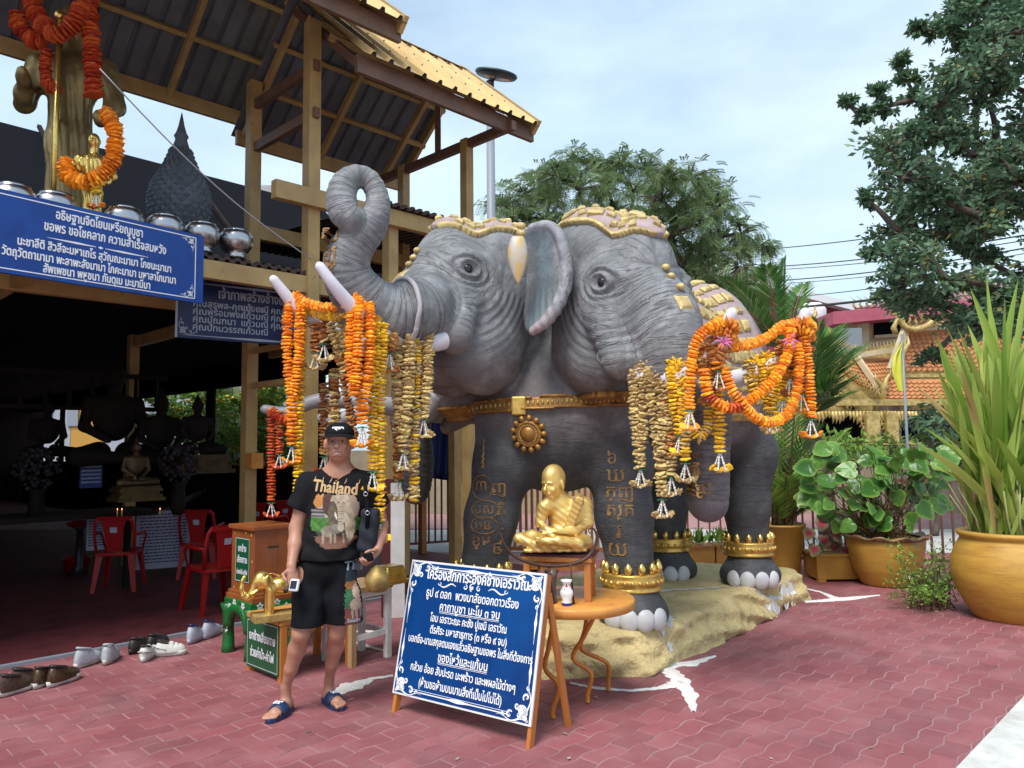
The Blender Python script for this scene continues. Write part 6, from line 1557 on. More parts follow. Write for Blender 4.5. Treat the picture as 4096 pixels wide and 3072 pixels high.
# ================================================================== DONATION BOX AND GREEN STOOL
def aligned(c, ax, ay, half, b=None): b = b or MB(); return b.obox(c, (ax, ay, Vector((0, 0, 1))), half)
c0 = gp(252, 661, 0); c0 = gp(250, 662, 0)
E2n = -E2
cs_ = c0 + E1 * .185 + E2 * .205
gst = thing('green_stool', 'green glossy concrete stool painted with white flowers under the donation box', 'stool', cs_)
ZT = .43
b = MB(); aligned(cs_ + ZZ * (ZT - .04), E1, E2, (.20, .215, .04), b); b.build('seat', 'green', gst, bev=.012)
for i in (-1, 1):
    for j in (-1, 1): b = MB(); b.tube([cs_ + E1 * (.17 * i) + E2 * (.185 * j) + ZZ * z for z in (.0, .06, .2, .33, ZT - .05)], [.055, .050, .042, .052, .07], 8); b.build('leg', 'green', gst)
for (dx, dy, A) in ((0, -.195, E1), (0, .195, E1), (-.18, 0, E2), (.18, 0, E2)):
    b = MB(); c_ = cs_ + E1 * dx + E2 * dy; b.tube([c_ + A * (.17 * math.cos(a)) + ZZ * (.20 + .17 * math.sin(a) * -1 * -1) for a in [math.pi * i / 10 for i in range(11)]], .042, 8); b.build('arch', 'green', gst)
def wflower(par, p, X, N, r=.028):
    Yv = N.cross(X); b = MB()
    for k in range(5):
        a = 6.2832 * k / 5 + .3; dd = X * math.cos(a) + Yv * math.sin(a); sd_ = N.cross(dd); b.prism([p + dd * r * .15, p + dd * r * .6 + sd_ * r * .34, p + dd * r, p + dd * r * .6 - sd_ * r * .34], N, .003)
    return b.build('painted_flower', 'whitepaint', par)
for (A, N, off) in ((E1, -E2, -.2), (E2, -E1, -.19)):
    s_ = cs_ + N * .222 if N == -E2 else cs_ + N * .205
    for (x_, z_) in ((-.12, ZT - .03), (.10, ZT - .06), (-.15, .30), (.155, .19), (.02, ZT - .02)): wflower(gst, s_ + A * x_ + ZZ * z_, A, N, .03)
cb_ = c0 + E1 * .185 + E2 * .205 + ZZ * ZT
box = thing('donation_box', 'brown varnished wooden donation box with green notice on the green stool', 'donation box', cb_)
bw, bd, bh = .155, .185, .60
b = MB(); aligned(cb_ + ZZ * (.05 + bh / 2 - .05), E1, E2, (bw, bd, bh / 2 - .05), b); b.build('body', 'woodbox', box, bev=.004)
for (z_, e_) in ((.045, .018), (.012, .03), (bh - .05, .022)): b = MB(); aligned(cb_ + ZZ * z_, E1, E2, (bw + e_, bd + e_, .016 if z_ > .04 else .022), b); b.build('lid' if z_ > .4 else 'plinth', 'woodbox', box, bev=.005)
def ff(x, z, lift=.002): return cb_ - E1 * (bw + lift) + E2 * x + ZZ * z       # face towards camera left
b = MB(); b.prism([ff(.115, .13, .001), ff(-.12, .13, .001), ff(-.12, .47, .001), ff(.115, .47, .001)], -E1, .003); gs = b.build('notice', 'greensign', box)
bq = MB()
for (a_, c_) in (((.108, .137), (-.113, .137)), ((-.113, .137), (-.113, .463)), ((-.113, .463), (.108, .463)), ((.108, .463), (.108, .137))): ribbon(bq, [ff(a_[0], a_[1], .0045), ff(c_[0], c_[1], .0045)], .0035, -E1)
bq.build('border', 'white', gs)
for tx, z_, s_, w_ in (('ยกช้าง', .385, .07, .13), ('เสี่ยงทาย', .30, .07, .16), ('ช่วยค่าน้ำ-ค่าไฟ', .205, .045, .17)): lettering(tx, s_, ff(0, z_, .0045), -E2, ZZ, 'white', gs, bold=.0015, width=w_, lift=.001)
b = MB(); aligned(cb_ - E2 * (bd + .001) + ZZ * .40, E1, E2, (.045, .002, .006), b); b.build('slot', 'black', box)
for (x_, z_) in ((-.14, .5), (.13, .5), (-.05, .51), (.13, .08), (-.03, .085), (-.15, .07), (-.155, .3)): b = MB(); b.prism([ff(x_ + .008, z_ - .01, .001), ff(x_ - .008, z_ - .01, .001), ff(x_ - .008, z_ + .01, .001), ff(x_ + .008, z_ + .01, .001)], -E1, .0015); b.build('sticker', 'goldpale', box)
# ---- low table with green sign and golden elephant
c1, c2_ = gp(251, 670.5), gp(282, 683); TXv = (c2_ - c1).normalized(); TYv = Vector((-TXv.y, TXv.x, 0)); tw_ = (c2_ - c1).length; TZ = .40
lt = thing('low_carved_table', 'low orange wooden table with carved apron and green notice board', 'table', c1)
b = MB(); b.obox(c1 + TXv * tw_ / 2 + TYv * .27 + ZZ * TZ, (TXv, TYv, ZZ), (tw_ / 2 + .02, .30, .018)); b.build('tabletop', 'woodyel', lt, bev=.004)
for i in (0, 1):
    for j in (0, 1): b = MB(); b.obox(c1 + TXv * (tw_ * i) + TYv * (.54 * j) + ZZ * (TZ / 2 - .01), (TXv, TYv, ZZ), (.022, .022, TZ / 2 - .01)); b.build('leg', 'wood', lt)
b = MB(); pf = []
for k in range(8):
    y_ = .04 + k * .067; c_ = c1 + TXv * (tw_ + .005) + TYv * y_ + ZZ * (TZ - .045); bq = MB(); bq.tube([c_ + TYv * (.026 * math.cos(a)) + ZZ * (.026 * math.sin(a)) for a in [6.2832 * i / 10 for i in range(11)]], .008, 6, cap=False); bq.tube([c_ + ZZ * -.03, c_ + ZZ * (-.06)], [.012, .002], 6); bq.build('carving', 'wood', lt)
b.beam(c1 + TXv * (tw_ + .005) + ZZ * (TZ - .03), c1 + TXv * (tw_ + .005) + TYv * .54 + ZZ * (TZ - .03), .012, .022); b.build('apron', 'wood', lt)
def lp(x, z, l_=.0): return c1 + TXv * (x * tw_) + ZZ * z - TYv * (.026 + l_)
b = MB(); b.prism([lp(-.03, .045), lp(1.0, .045), lp(1.0, .385), lp(-.03, .385)], -TYv, .004); gs = b.build('notice', 'greensign', lt)
bq = MB()
for (a_, c_) in (((0, .06), (.97, .06)), ((.97, .06), (.97, .37)), ((.97, .37), (0, .37)), ((0, .37), (0, .06))): ribbon(bq, [lp(*a_, .0055), lp(*c_, .0055)], .003, -TYv)
bq.build('border', 'white', gs)
for tx, z_, w_ in (('ยกช้างเสี่ยงทาย', .265, .36), ('ช่วยค่าน้ำ-ค่าไฟ', .15, .33)): lettering(tx, .085, lp(.485, z_, .0055), TXv, ZZ, 'white', gs, bold=.002, width=w_, lift=.001)
# golden elephant ornament
ge = thing('golden_elephant_ornament', 'small golden elephant ornament on a plinth on the low carved table', 'ornament', a2(600, 1300, 5.42))
gb = Vector((a2(606, 1330, 5.42).x, 5.42, TZ + .018)); hx = Vector((-.80, -.45, 0)).normalized(); hy = Vector((-hx.y, hx.x, 0)); G = lambda x, y, z: gb + hx * x + hy * y + ZZ * z
b = MB(); b.obox(G(0, 0, .026), (hx, hy, ZZ), (.19, .085, .026)); b.build('plinth', 'goldold', ge, bev=.006)
S = SDF(tuple(gb + Vector((-.34, -.3, .03))), tuple(gb + Vector((.32, .3, .40))), .0055)
S.ell(G(-.02, 0, .232), (.125, .070, .064), Matrix((hx, hy, ZZ)).transposed(), .03); S.ell(G(.13, 0, .275), (.060, .052, .062), Matrix((hx, hy, ZZ)).transposed(), .02)
S.chain([G(.165, 0, .26), G(.195, 0, .19), G(.225, 0, .165), G(.250, 0, .185), G(.262, 0, .235), G(.256, 0, .285), G(.245, 0, .305)], [.034, .026, .020, .017, .015, .013, .015], .012)
for sg in (-1, 1):
    S.ell(G(.095, sg * .055, .262), (.036, .010, .055), Matrix((hx, hy, ZZ)).transposed(), .01); S.chain([G(.075, sg * .040, .21), G(.08, sg * .040, .056)], [.032, .024], .012); S.chain([G(-.11, sg * .040, .21), G(-.11, sg * .040, .056)], [.032, .024], .012)
    S.chain([G(.16, sg * .03, .215), G(.20, sg * .035, .19), G(.235, sg * .033, .20)], [.008, .007, .004], .004)
S.chain([G(-.14, 0, .24), G(-.165, 0, .18), G(-.16, 0, .12)], [.008, .006, .007], .006); sdfobj('body', S, 'goldleaf', ge, 1)
b = MB(); b.tube([G(.0, 0, .285), G(.02, 0, .30), G(.06, 0, .315), G(.09, 0, .31)], [.012, .008, .005, .003], 6); b.build('saddle_knob', 'gold', ge)
# white bench with gold pedestal items
bl_, br_ = gp(352, 668), gp(387.5, 657.5); bx = (br_ - bl_).normalized(); by = Vector((-bx.y, bx.x, 0)); bwid = (br_ - bl_).length; BZ = .545
bench = thing('white_bench', 'small white wooden bench with raw wood top beside the man', 'bench', bl_)
b = MB(); b.obox(bl_ + bx * bwid / 2 + by * .15 + ZZ * BZ, (bx, by, ZZ), (bwid / 2 + .03, .18, .018)); b.build('seat', 'woodraw', bench)
for i in (0, 1):
    for j in (0, 1): b = MB(); b.obox(bl_ + bx * (bwid * i) + by * (.30 * j) + ZZ * (BZ / 2 - .01), (bx, by, ZZ), (.022, .022, BZ / 2 - .01)); b.build('leg', 'woodraw' if i == 0 and j == 0 else 'whitepaint', bench)
for (p, q, z_) in ((0, 1, .20), (0, 1, .50)): b = MB(); b.beam(bl_ + ZZ * z_, bl_ + bx * bwid + ZZ * z_, .016, .04); b.build('rail', 'whitepaint', bench)
b = MB(); b.beam(bl_ + bx * bwid + ZZ * .2, bl_ + bx * bwid + by * .3 + ZZ * .2, .016, .04); b.build('rail', 'whitepaint', bench)
gx = a2(815, 1262, 5.62); gx.z = BZ + .018
gp1 = thing('gold_bulb_ornament', 'gold bulb shaped ornament with carved scales on the white bench', 'ornament', gx); b = MB()
b.lathe([(.06, 0), (.075, .02), (.09, .06), (.085, .10), (.065, .13), (.04, .16), (.015, .18), (.002, .185)], gx, 24, fn=lambda t, r, z: 1 + .05 * math.cos(12 * t) * math.cos(z * 120)); b.build('bulb', 'goldold', gp1)
gx2 = a2(842, 1240, 5.95); gx2.z = BZ + .02; gp2 = thing('gold_pedestal', 'square gold lacquered pedestal at the right end of the white bench', 'pedestal', gx2)
b = MB(); P_ = [gx2 + bx * (.11 * i) + by * (.09 * j) for i, j in ((-1, -1), (1, -1), (1, 1), (-1, 1))]; Q_ = [gx2 + bx * (.085 * i) + by * (.07 * j) + ZZ * .13 for i, j in ((-1, -1), (1, -1), (1, 1), (-1, 1))]
b.add(P_ + Q_, [(3, 2, 1, 0), (4, 5, 6, 7)] + [(i, (i + 1) % 4, 4 + (i + 1) % 4, 4 + i) for i in range(4)]); b.build('body', 'goldleaf', gp2, bev=.012)
b = MB(); b.obox(gx2 + ZZ * .012, (bx, by, ZZ), (.125, .105, .012)); b.build('foot', 'gold', gp2)

# ================================================================== SHOES
def shoe(label, x, y, yaw, L_, wd, hgt, m_up, m_sole, kind='shoe', grp=None, lining=None):
    c = g2(x, y); f = Vector((math.cos(R(yaw)), math.sin(R(yaw)), 0)); l_ = Vector((-f.y, f.x, 0)); o = thing(kind, label, 'clog' if kind == 'clog' else 'shoe', c, grp)
    P = lambda a, b_, z: c + f * (a * L_) + l_ * (b_ * wd) + ZZ * (z + .012)
    k = 24
    def outl(z, s_=1.0):
        r = []
        for i in range(k):
            t = 2 * math.pi * i / k; a = math.cos(t) * .5; w_ = math.sin(t) * .5 * (.92 + .22 * math.cos(t) - .16 * math.cos(2 * t) ** 2 * (1 if abs(math.cos(t)) < .6 else .3)); r.append(P(a * s_, w_ * s_, z))
        return r
    b = MB(); A, B_ = outl(0, .97), outl(.036, 1.03); b.add(A + B_, [tuple(reversed(range(k))), tuple(range(k, 2 * k))] + [(i, (i + 1) % k, k + (i + 1) % k, k + i) for i in range(k)], True); b.build('sole', m_sole, o)
    S = SDF(tuple(c - Vector((.2, .2, 0)) + ZZ * .02), tuple(c + Vector((.2, .2, .16))), .0055); Q = Matrix((f, l_, ZZ)).transposed()
    S.ell(P(.20, 0, .03), (.28 * L_, .44 * wd, .055), Q, .02); S.ell(P(-.20, 0, .045), (.28 * L_, .42 * wd, hgt * 1.35), Q, .03)
    S.ell(P(-.02, 0, .03), (.28 * L_, .42 * wd, .07), Q, .03)
    S.ell(P(-.17, 0, hgt * 1.4 + .035), (.21 * L_, .29 * wd, hgt * .95), Q, .006, '-'); S.clip(P(0, 0, .022), (0, 0, -1))
    if kind == 'clog':
        for i in range(5):
            for j in range(2): S.ell(P(.12 + j * .14, (i - 2) * .16, .085), (.007, .007, .02), Q, .002, '-')
    up = sdfobj('upper', S, m_up, o, 1)
    b = MB(); b.lathe([(.001, 0), (.5, .001), (.52, .004)], (0, 0, 0), 16); b.v = [P(-.20 + p.x * .34, p.y * .50, .030 + p.z) for p in b.v]; b.build('insole', lining or 'black', o)
    b = MB(); b.tube([P(-.17 + .225 * math.cos(a), .30 * math.sin(a), hgt * 1.16 + .030 - .018 * math.cos(a)) for a in [6.2832 * i / 16 for i in range(17)]], .009, 6, cap=False); b.build('collar', lining or 'black', up)
    if kind == 'shoe':
        for i in range(4):
            b = MB(); q = .16 - i * .07; b.tube([P(q, -.20, .072 + i * .008), P(q - .01, 0, .088 + i * .008), P(q, .20, .072 + i * .008)], .0035, 5); b.build('lace', m_sole, up)
    else:
        b = MB(); b.tube([P(-.12, -.46, .05), P(-.42, -.34, .075), P(-.53, 0, .085), P(-.42, .34, .075), P(-.12, .46, .05)], .008, 6, flat=.6); b.build('heel_strap', m_up, o)
    return o
m_brz = mat('bronze sequin fabric', (.14, .08, .04), .35, .5, (.03, .02, .014), 120); m_brd = mat('brown knit fabric', (.08, .036, .02), .8, 0, (.025, .014, .01), 60)
m_wsh = mat('pale grey sneaker fabric', (.42, .43, .46), .7, 0, (.30, .31, .35), 30); m_sole = mat('white rubber sole', (.60, .58, .55), .6, 0, (.42, .40, .37), 12)
for (lb, x, y, yw, m_) in (('brown knit sneaker with thick white sole, leftmost of the shoes at the kerb', 35, 1498, 70, m_brd), ('brown knit sneaker second from the left at the kerb', 62, 1484, 62, m_brd), ('bronze sequined sneaker third from the left at the kerb', 100, 1480, 88, m_brz), ('bronze sequined sneaker fourth from the left, its heel turned right', 137, 1477, 74, m_brz)):
    shoe(lb, x, y, yw, .27, .10, .075, m_, m_sole, grp='brown and bronze sneakers left at the kerb')
shoe('pale grey sneaker with velvet lining, left of its pair', 190, 1438, 78, .27, .10, .082, m_wsh, m_sole, grp='grey sneakers left at the kerb', lining=m_wsh)
shoe('pale grey sneaker with velvet lining, right of its pair', 238, 1430, 100, .27, .10, .082, m_wsh, m_sole, grp='grey sneakers left at the kerb', lining=m_wsh)
shoe('black slip-on shoe left of its pair behind the white clogs', 304, 1408, 75, .26, .098, .06, 'black', 'black', grp='black slip-on shoes')
shoe('black slip-on shoe right of its pair behind the white clogs', 340, 1400, 80, .26, .098, .06, 'black', 'black', grp='black slip-on shoes')
m_clog = mat('white foam clog', (.56, .57, .53), .6)
shoe('white foam clog seen from its open heel', 318, 1426, 97, .23, .095, .06, m_clog, m_clog, 'clog', 'white clogs', M['soil'])
shoe('white foam clog lying turned with its toe to the right', 368, 1418, 20, .23, .095, .06, m_clog, m_clog, 'clog', 'white clogs', M['soil'])
m_wh = mat('light grey trainer fabric', (.44, .46, .55), .6, 0, (.36, .38, .46), 20)
shoe('bluish white laced trainer left of its pair beside the green stool', 424, 1386, 84, .27, .10, .085, m_wh, m_wh, grp='bluish white trainers by the green stool', lining=M['navy'])
shoe('bluish white laced trainer right of its pair beside the green stool', 457, 1376, 82, .27, .10, .085, m_wh, m_wh, grp='bluish white trainers by the green stool', lining=M['navy'])

# ================================================================== RED PLASTIC CHAIRS
def chair():
    o = thing('plastic_chair', 'x', 'chair'); rd = 'red'
    b = MB(); V = []; prof = [(-.20, .445), (-.10, .43), (0, .425), (.12, .43), (.20, .44), (.215, .42)]
    for (y, z) in prof: V += [Vector((-.20, y, z)), Vector((-.07, y, z - .008)), Vector((.07, y, z - .008)), Vector((.20, y, z))]
    V2 = [v - ZZ * .014 for v in V]; F = [(4 * i + k, 4 * i + k + 1, 4 * i + k + 5, 4 * i + k + 4) for i in range(5) for k in range(3)]; n_ = len(V)
    b.add(V + V2, F + [tuple(n_ + q for q in reversed(f)) for f in F]); b.add([Vector((x * .2, y * .21, .40 + z)) for z in (0, .03) for x, y in ((-1, -1), (1, -1), (1, 1), (-1, 1))], [(0, 1, 5, 4), (1, 2, 6, 5), (2, 3, 7, 6), (3, 0, 4, 7)]); b.build('seat', rd, o)
    for sx_ in (-1, 1):
        for (y0, y1) in ((-.18, -.25), (.18, .23)):
            b = MB(); t0 = Vector((sx_ * .18, y0, .42)); t1 = Vector((sx_ * .225, y1, 0)); n1 = Vector((sx_ * .7, (1 if y0 > 0 else -1) * .7, 0)); P = []
            for (q, w) in ((0, .055), (.5, .042), (1, .030)):
                c = t0.lerp(t1, q); P += [c + Vector((-sx_ * w, 0, 0)), c + Vector((sx_ * w * .25, (1 if y0 > 0 else -1) * w * .25, 0)), c + Vector((0, -(1 if y0 > 0 else -1) * w, 0))]
            b.add(P, [(3 * i + k, 3 * i + k + 1, 3 * i + k + 4, 3 * i + k + 3) for i in range(2) for k in range(2)]); l = b.build('leg', rd, o); md = l.modifiers.new('thickness', 'SOLIDIFY'); md.thickness = .008
        b = MB(); b.tube([Vector((sx_ * .19, .20, .43)), Vector((sx_ * .205, .235, .62)), Vector((sx_ * .19, .275, .78)), Vector((sx_ * .15, .295, .835))], [.020, .018, .020, .020], 8, flat=.6); b.build('back_post', rd, o)
        b = MB(); b.tube([Vector((sx_ * .20, -.16, .44)), Vector((sx_ * .235, -.16, .58)), Vector((sx_ * .24, -.08, .635)), Vector((sx_ * .235, .12, .63)), Vector((sx_ * .21, .235, .63))], [.018, .018, .020, .020, .016], 8, flat=.6); b.build('armrest', rd, o)
    b = MB(); P = []
    for (z, w, y) in ((.80, .16, .285), (.845, .15, .297)): P += [Vector((x, y - .015 * (1 - (x / .16) ** 2) * -1, z)) for x in (-w, -w * .5, 0, w * .5, w)]
    b.add(P, [(i, i + 1, i + 6, i + 5) for i in range(4)]); q = b.build('top_rail', rd, o); md = q.modifiers.new('thickness', 'SOLIDIFY'); md.thickness = .022
    b = MB(); P = []
    for (z, w, y) in ((.445, .075, .215), (.55, .085, .235), (.68, .10, .262), (.80, .13, .287)): P += [Vector((x, y, z)) for x in (-w, 0, w)]
    b.add(P, [(3 * i + k, 3 * i + k + 1, 3 * i + k + 4, 3 * i + k + 3) for i in range(3) for k in (0, 1)]); q = b.build('back_splat', rd, o); md = q.modifiers.new('thickness', 'SOLIDIFY'); md.thickness = .012
    b = MB(); b.prism([Vector((-.035, .276, .66)), Vector((.035, .276, .66)), Vector((.035, .288, .72)), Vector((-.035, .288, .72))], (0, 1, -.2), .002); b.build('sticker', 'greyprint', o)
    return o
ch = chair(); specs = [(132, 1275, 20, 'red plastic chair with its back turned, farthest left in the hall', None), (0, 0, 0, '', None)]
CHS = [(257, 1272, -168, 'red plastic chair standing furthest left inside the dark hall'), (434, 1245, -172, 'red plastic chair in the middle of the hall in front of the leaning posters'),
       (462, 1318, -135, 'bright red plastic chair nearest the donation box, seen from behind'), (575, 1215, -190, 'dark red chair hidden behind the donation box'), (612, 1205, -160, 'dark red chair just left of the elbow of the man')]
for i, (x, y, rz, lb) in enumerate(CHS):
    o = ch if i == 0 else copy_tree(ch); o.location = g2(x, y, .012); o.rotation_euler = (0, 0, R(rz)); o['label'] = lb; o['group'] = 'red plastic chairs in the hall'

# ================================================================== INSIDE THE DARK HALL
def quadbox(name, label, cat, tl, br, Y0, Y1, m, th=.02, lines_=0, par_m='navy'):
    a = a2(tl[0], br[1], Y0); b_ = a2(br[0], br[1], Y1); b_.z = a.z; h = a2(tl[0], tl[1], Y0).z - a.z; o = thing(name, label, cat, a); X_ = (b_ - a).normalized(); N_ = X_.cross(ZZ)
    q = MB(); q.prism([a, b_, b_ + ZZ * h, a + ZZ * h], -N_, th); p = q.build('sheet', m, o)
    if lines_:
        t_ = MB(); W_ = (b_ - a).length
        for i in range(lines_):
            z_ = h * (.94 - .88 * i / lines_); x0 = .06 * W_; 
            while x0 < W_ * .93:
                w_ = random.uniform(.03, .10) * W_; w_ = min(w_, W_ * .95 - x0); ribbon(t_, [a + X_ * x0 + ZZ * z_, a + X_ * (x0 + w_) + ZZ * z_], h / lines_ * .35, N_, .002); x0 += w_ + .015 * W_
        t_.build('text_lines', par_m, p, kind='stuff')
    return o
m_po = mat('pale poster', (.34, .38, .46), .5); m_po2 = mat('pale poster lilac', (.28, .27, .36), .5)
quadbox('poster', 'pale blue text poster leaning behind the leftmost red chair', 'poster', (186, 1110), (249, 1190), 9.2, 9.4, m_po, lines_=12)
quadbox('poster', 'larger pale text poster leaning between the red chairs', 'poster', (292, 1106), (408, 1232), 9.3, 9.6, m_po2, lines_=16)
quadbox('poster', 'dark blue notice hung in the middle of the hall', 'poster', (172, 988), (220, 1055), 9.2, 9.4, mat('dim blue notice', (.02, .05, .22), .5), lines_=7, par_m='greyprint')
# altar table
alt = thing('altar_table', 'long dark altar table carrying the statues inside the hall', 'table', pav(-3.2, 3.0, 0))
b = MB(); b.obox(pav(-2.6, 3.2, .86), (E1, E2, ZZ), (2.3, .4, .03)); b.build('tabletop', 'darkbrown', alt)
for t_ in (-4.7, -3.4, -2.0, -.6): b = MB(); b.obox(pav(t_, 2.9, .42), (E1, E2, ZZ), (.03, .03, .42)); b.build('leg', 'darkbrown', alt)
def buddha(label, base, s, m='goldold', yaw=None, ped=True):
    yaw = yaw if yaw is not None else math.atan2(-E2.y, -E2.x); f = Vector((math.cos(yaw), math.sin(yaw), 0)); l_ = Vector((-f.y, f.x, 0)); o = thing('buddha_statue', label, 'statue', base)
    P = lambda x, y, z: base + (f * x + l_ * y + ZZ * z) * s; Q = Matrix((f, l_, ZZ)).transposed(); S = SDF(tuple(base + Vector((-.62, -.62, -.01)) * s), tuple(base + Vector((.62, .62, 1.32)) * s), .022 * s)
    S.ell(P(0, 0, .55), [q * s for q in (.15, .22, .26)], Q, .05 * s); S.ell(P(0, 0, .70), [q * s for q in (.13, .26, .12)], Q, .05 * s); S.ell(P(.02, 0, 1.0), [q * s for q in (.12, .105, .14)], Q, .03 * s)
    S.cone(P(0, 0, .8), P(0, 0, .92), .07 * s, .065 * s, .03 * s); S.ell(P(-.01, 0, 1.13), [q * s for q in (.06, .06, .06)], Q, .03 * s); S.cone(P(-.01, 0, 1.16), P(-.01, 0, 1.30), .035 * s, .006 * s, .02 * s)
    S.cone(P(.13, 0, 1.0), P(.145, 0, .96), .01 * s, .018 * s, .01 * s)
    for sg in (-1, 1):
        S.chain([P(0, sg * .25, .72), P(.02, sg * .31, .45), P(.20, sg * .12, .30)], [.07 * s, .055 * s, .04 * s], .03 * s); S.chain([P(.0, sg * .15, .16), P(.20, sg * .42, .12), P(.32, -sg * .02, .11)], [.13 * s, .10 * s, .06 * s], .04 * s); S.ell(P(0, sg * .11, .97), [q * s for q in (.02, .014, .06)], Q, .01 * s)
    S.clip(P(0, 0, .02), (0, 0, -1)); sdfobj('figure', S, m, o, 1)
    if ped:
        b = MB()
        for (z0, z1, w) in ((-.34, -.26, .58), (-.26, -.18, .52), (-.18, -.10, .46), (-.10, -.04, .52), (-.04, .03, .48)): b.obox(P(.06, 0, (z0 + z1) / 2), (f, l_, ZZ), (w * .75 * s, w * s, (z1 - z0) / 2 * s))
        b.build('pedestal', 'dimgold', o)
    return o
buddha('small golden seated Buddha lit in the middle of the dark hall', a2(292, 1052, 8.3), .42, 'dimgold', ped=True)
buddha('tall black seated Buddha silhouetted against the rear opening of the hall', a2(243, 1010, 9.6), 1.12, 'darkbrown', ped=False)  # near black statues: their silhouettes in the shade are put into the colour
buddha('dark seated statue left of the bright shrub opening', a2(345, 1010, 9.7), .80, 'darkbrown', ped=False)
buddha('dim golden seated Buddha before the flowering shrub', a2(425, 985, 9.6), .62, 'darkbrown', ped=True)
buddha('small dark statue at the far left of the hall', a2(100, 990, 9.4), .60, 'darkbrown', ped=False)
def bouquet(label, c, r, nm='flower_arrangement'):
    o = thing(nm, label, 'flowers', c); b = MB()
    for k in range(150):
        d = Vector((random.gauss(0, 1), random.gauss(0, 1), random.gauss(0, 1))).normalized() * r * random.uniform(.5, 1); p = c + d + ZZ * r; b.sph(p, r * .11, 5, 3)
    b.build('blossoms', mat('lilac blossoms with hall shade', (.035, .025, .032), .8, 0, (.015, .012, .015), 9), o, kind='stuff'); b = MB(); b.lathe([(.05, -.35), (.09, -.25), (.07, -.05), (.09, .02)], c, 12); b.build('vase', 'darkbrown', o)  # lilac painted almost black for the shade in the hall
bouquet('dim lilac flower arrangement at the left of the hall altar', a2(80, 1060, 8.7), .24); bouquet('dim lilac flower arrangement at the right of the hall altar', a2(385, 1045, 8.8), .24)
for i, (x, lb) in enumerate(((468, 'small lit candle at the left below the golden Buddha'), (486, 'small lit candle beside the left one'), (638, 'small lit candle right of the golden Buddha'))):
    c = a2(x * .5422 * 1, 1500 / 1.852 + 970 * .2929, 8.05); c.z = .90; o = thing('candle', lb, 'candle', c, 'candles on the altar'); b = MB(); b.lathe([(.008, 0), (.008, .06), (.002, .062)], c, 8); b.build('stick', 'goldold', o)
    me_ = bpy.data.materials.get('flame')
    if me_ is None:
        me_ = bpy.data.materials.new('flame'); me_.use_nodes = True; q = me_.node_tree.nodes['Principled BSDF']; q.inputs['Emission Color'].default_value = (1, .22, .05, 1); q.inputs['Emission Strength'].default_value = 4
    b = MB(); b.sph(c + ZZ * .075, (.004, .004, .010), 6, 5); b.build('flame', me_, o)
# plastic tubs in the shade
for (x, y, r, lb) in ((165, 1232, .17, 'dim red plastic basin on the hall floor'), (170, 1150, .18, 'dim red tray on a stand in the hall')):
    c = g2(x, y if y > 1200 else 1240, .012); c.z = .012 if y > 1200 else .62; o = thing('basin', lb, 'basin', c); b = MB(); b.lathe([(r * .75, 0), (r, .16 if y > 1200 else .05), (r * 1.05, .165 if y > 1200 else .055), (r * .95, .16 if y > 1200 else .05), (.01, .02)], c, 24); b.build('bowl', 'red', o)
    if y < 1200: b = MB(); b.lathe([(.12, -.61), (.05, -.5), (.04, -.05), (.12, 0)], c, 12); b.build('stand', 'darksteel', o)

# ================================================================== STATUES AND BOWLS ON THE LOW ROOF
shz = ZL + .09
BW = [(28, 442, 'steel alms bowl at the far left end of the row above the blue sign'), (118, 452, 'steel alms bowl left of the small golden figure'), (268, 478, 'steel alms bowl right of the small golden figure'), (355, 492, 'steel alms bowl in front of the grey scaled finial'), (436, 506, 'steel alms bowl second from the right end of the row'), (509, 522, 'steel alms bowl at the right end of the row')]
def t_of(x, w):                        # position along the roof edge seen at image x
    u = x / 2.16; lo, hi = -6., 4.
    for _ in range(40):
        m_ = (lo + hi) / 2
        if prj(pav(m_, w, shz + .1))[0] < u: lo = m_
        else: hi = m_
    return lo
for (x, y, lb) in BW:
    c = pav(t_of(x, .12), .12, shz - .0); o = thing('alms_bowl', lb, 'bowl', c, 'polished steel alms bowls in a row on the low roof'); b = MB()
    b.lathe([(.085, 0), (.095, .03), (.075, .05), (.11, .075), (.145, .125), (.155, .18), (.145, .225), (.122, .252), (.112, .26), (.116, .268), (.10, .27)], c, 28); b.build('body', 'silver', o)
    b = MB(); b.lathe([(.112, .262), (.117, .274), (.08, .284), (.02, .288), (.002, .288)], c, 28); b.build('lid', 'darksteel', o)
m_br = mat('aged bronze', (.36, .27, .11), .42, .5, (.17, .12, .05), 3, bump=(30, .3, .004))
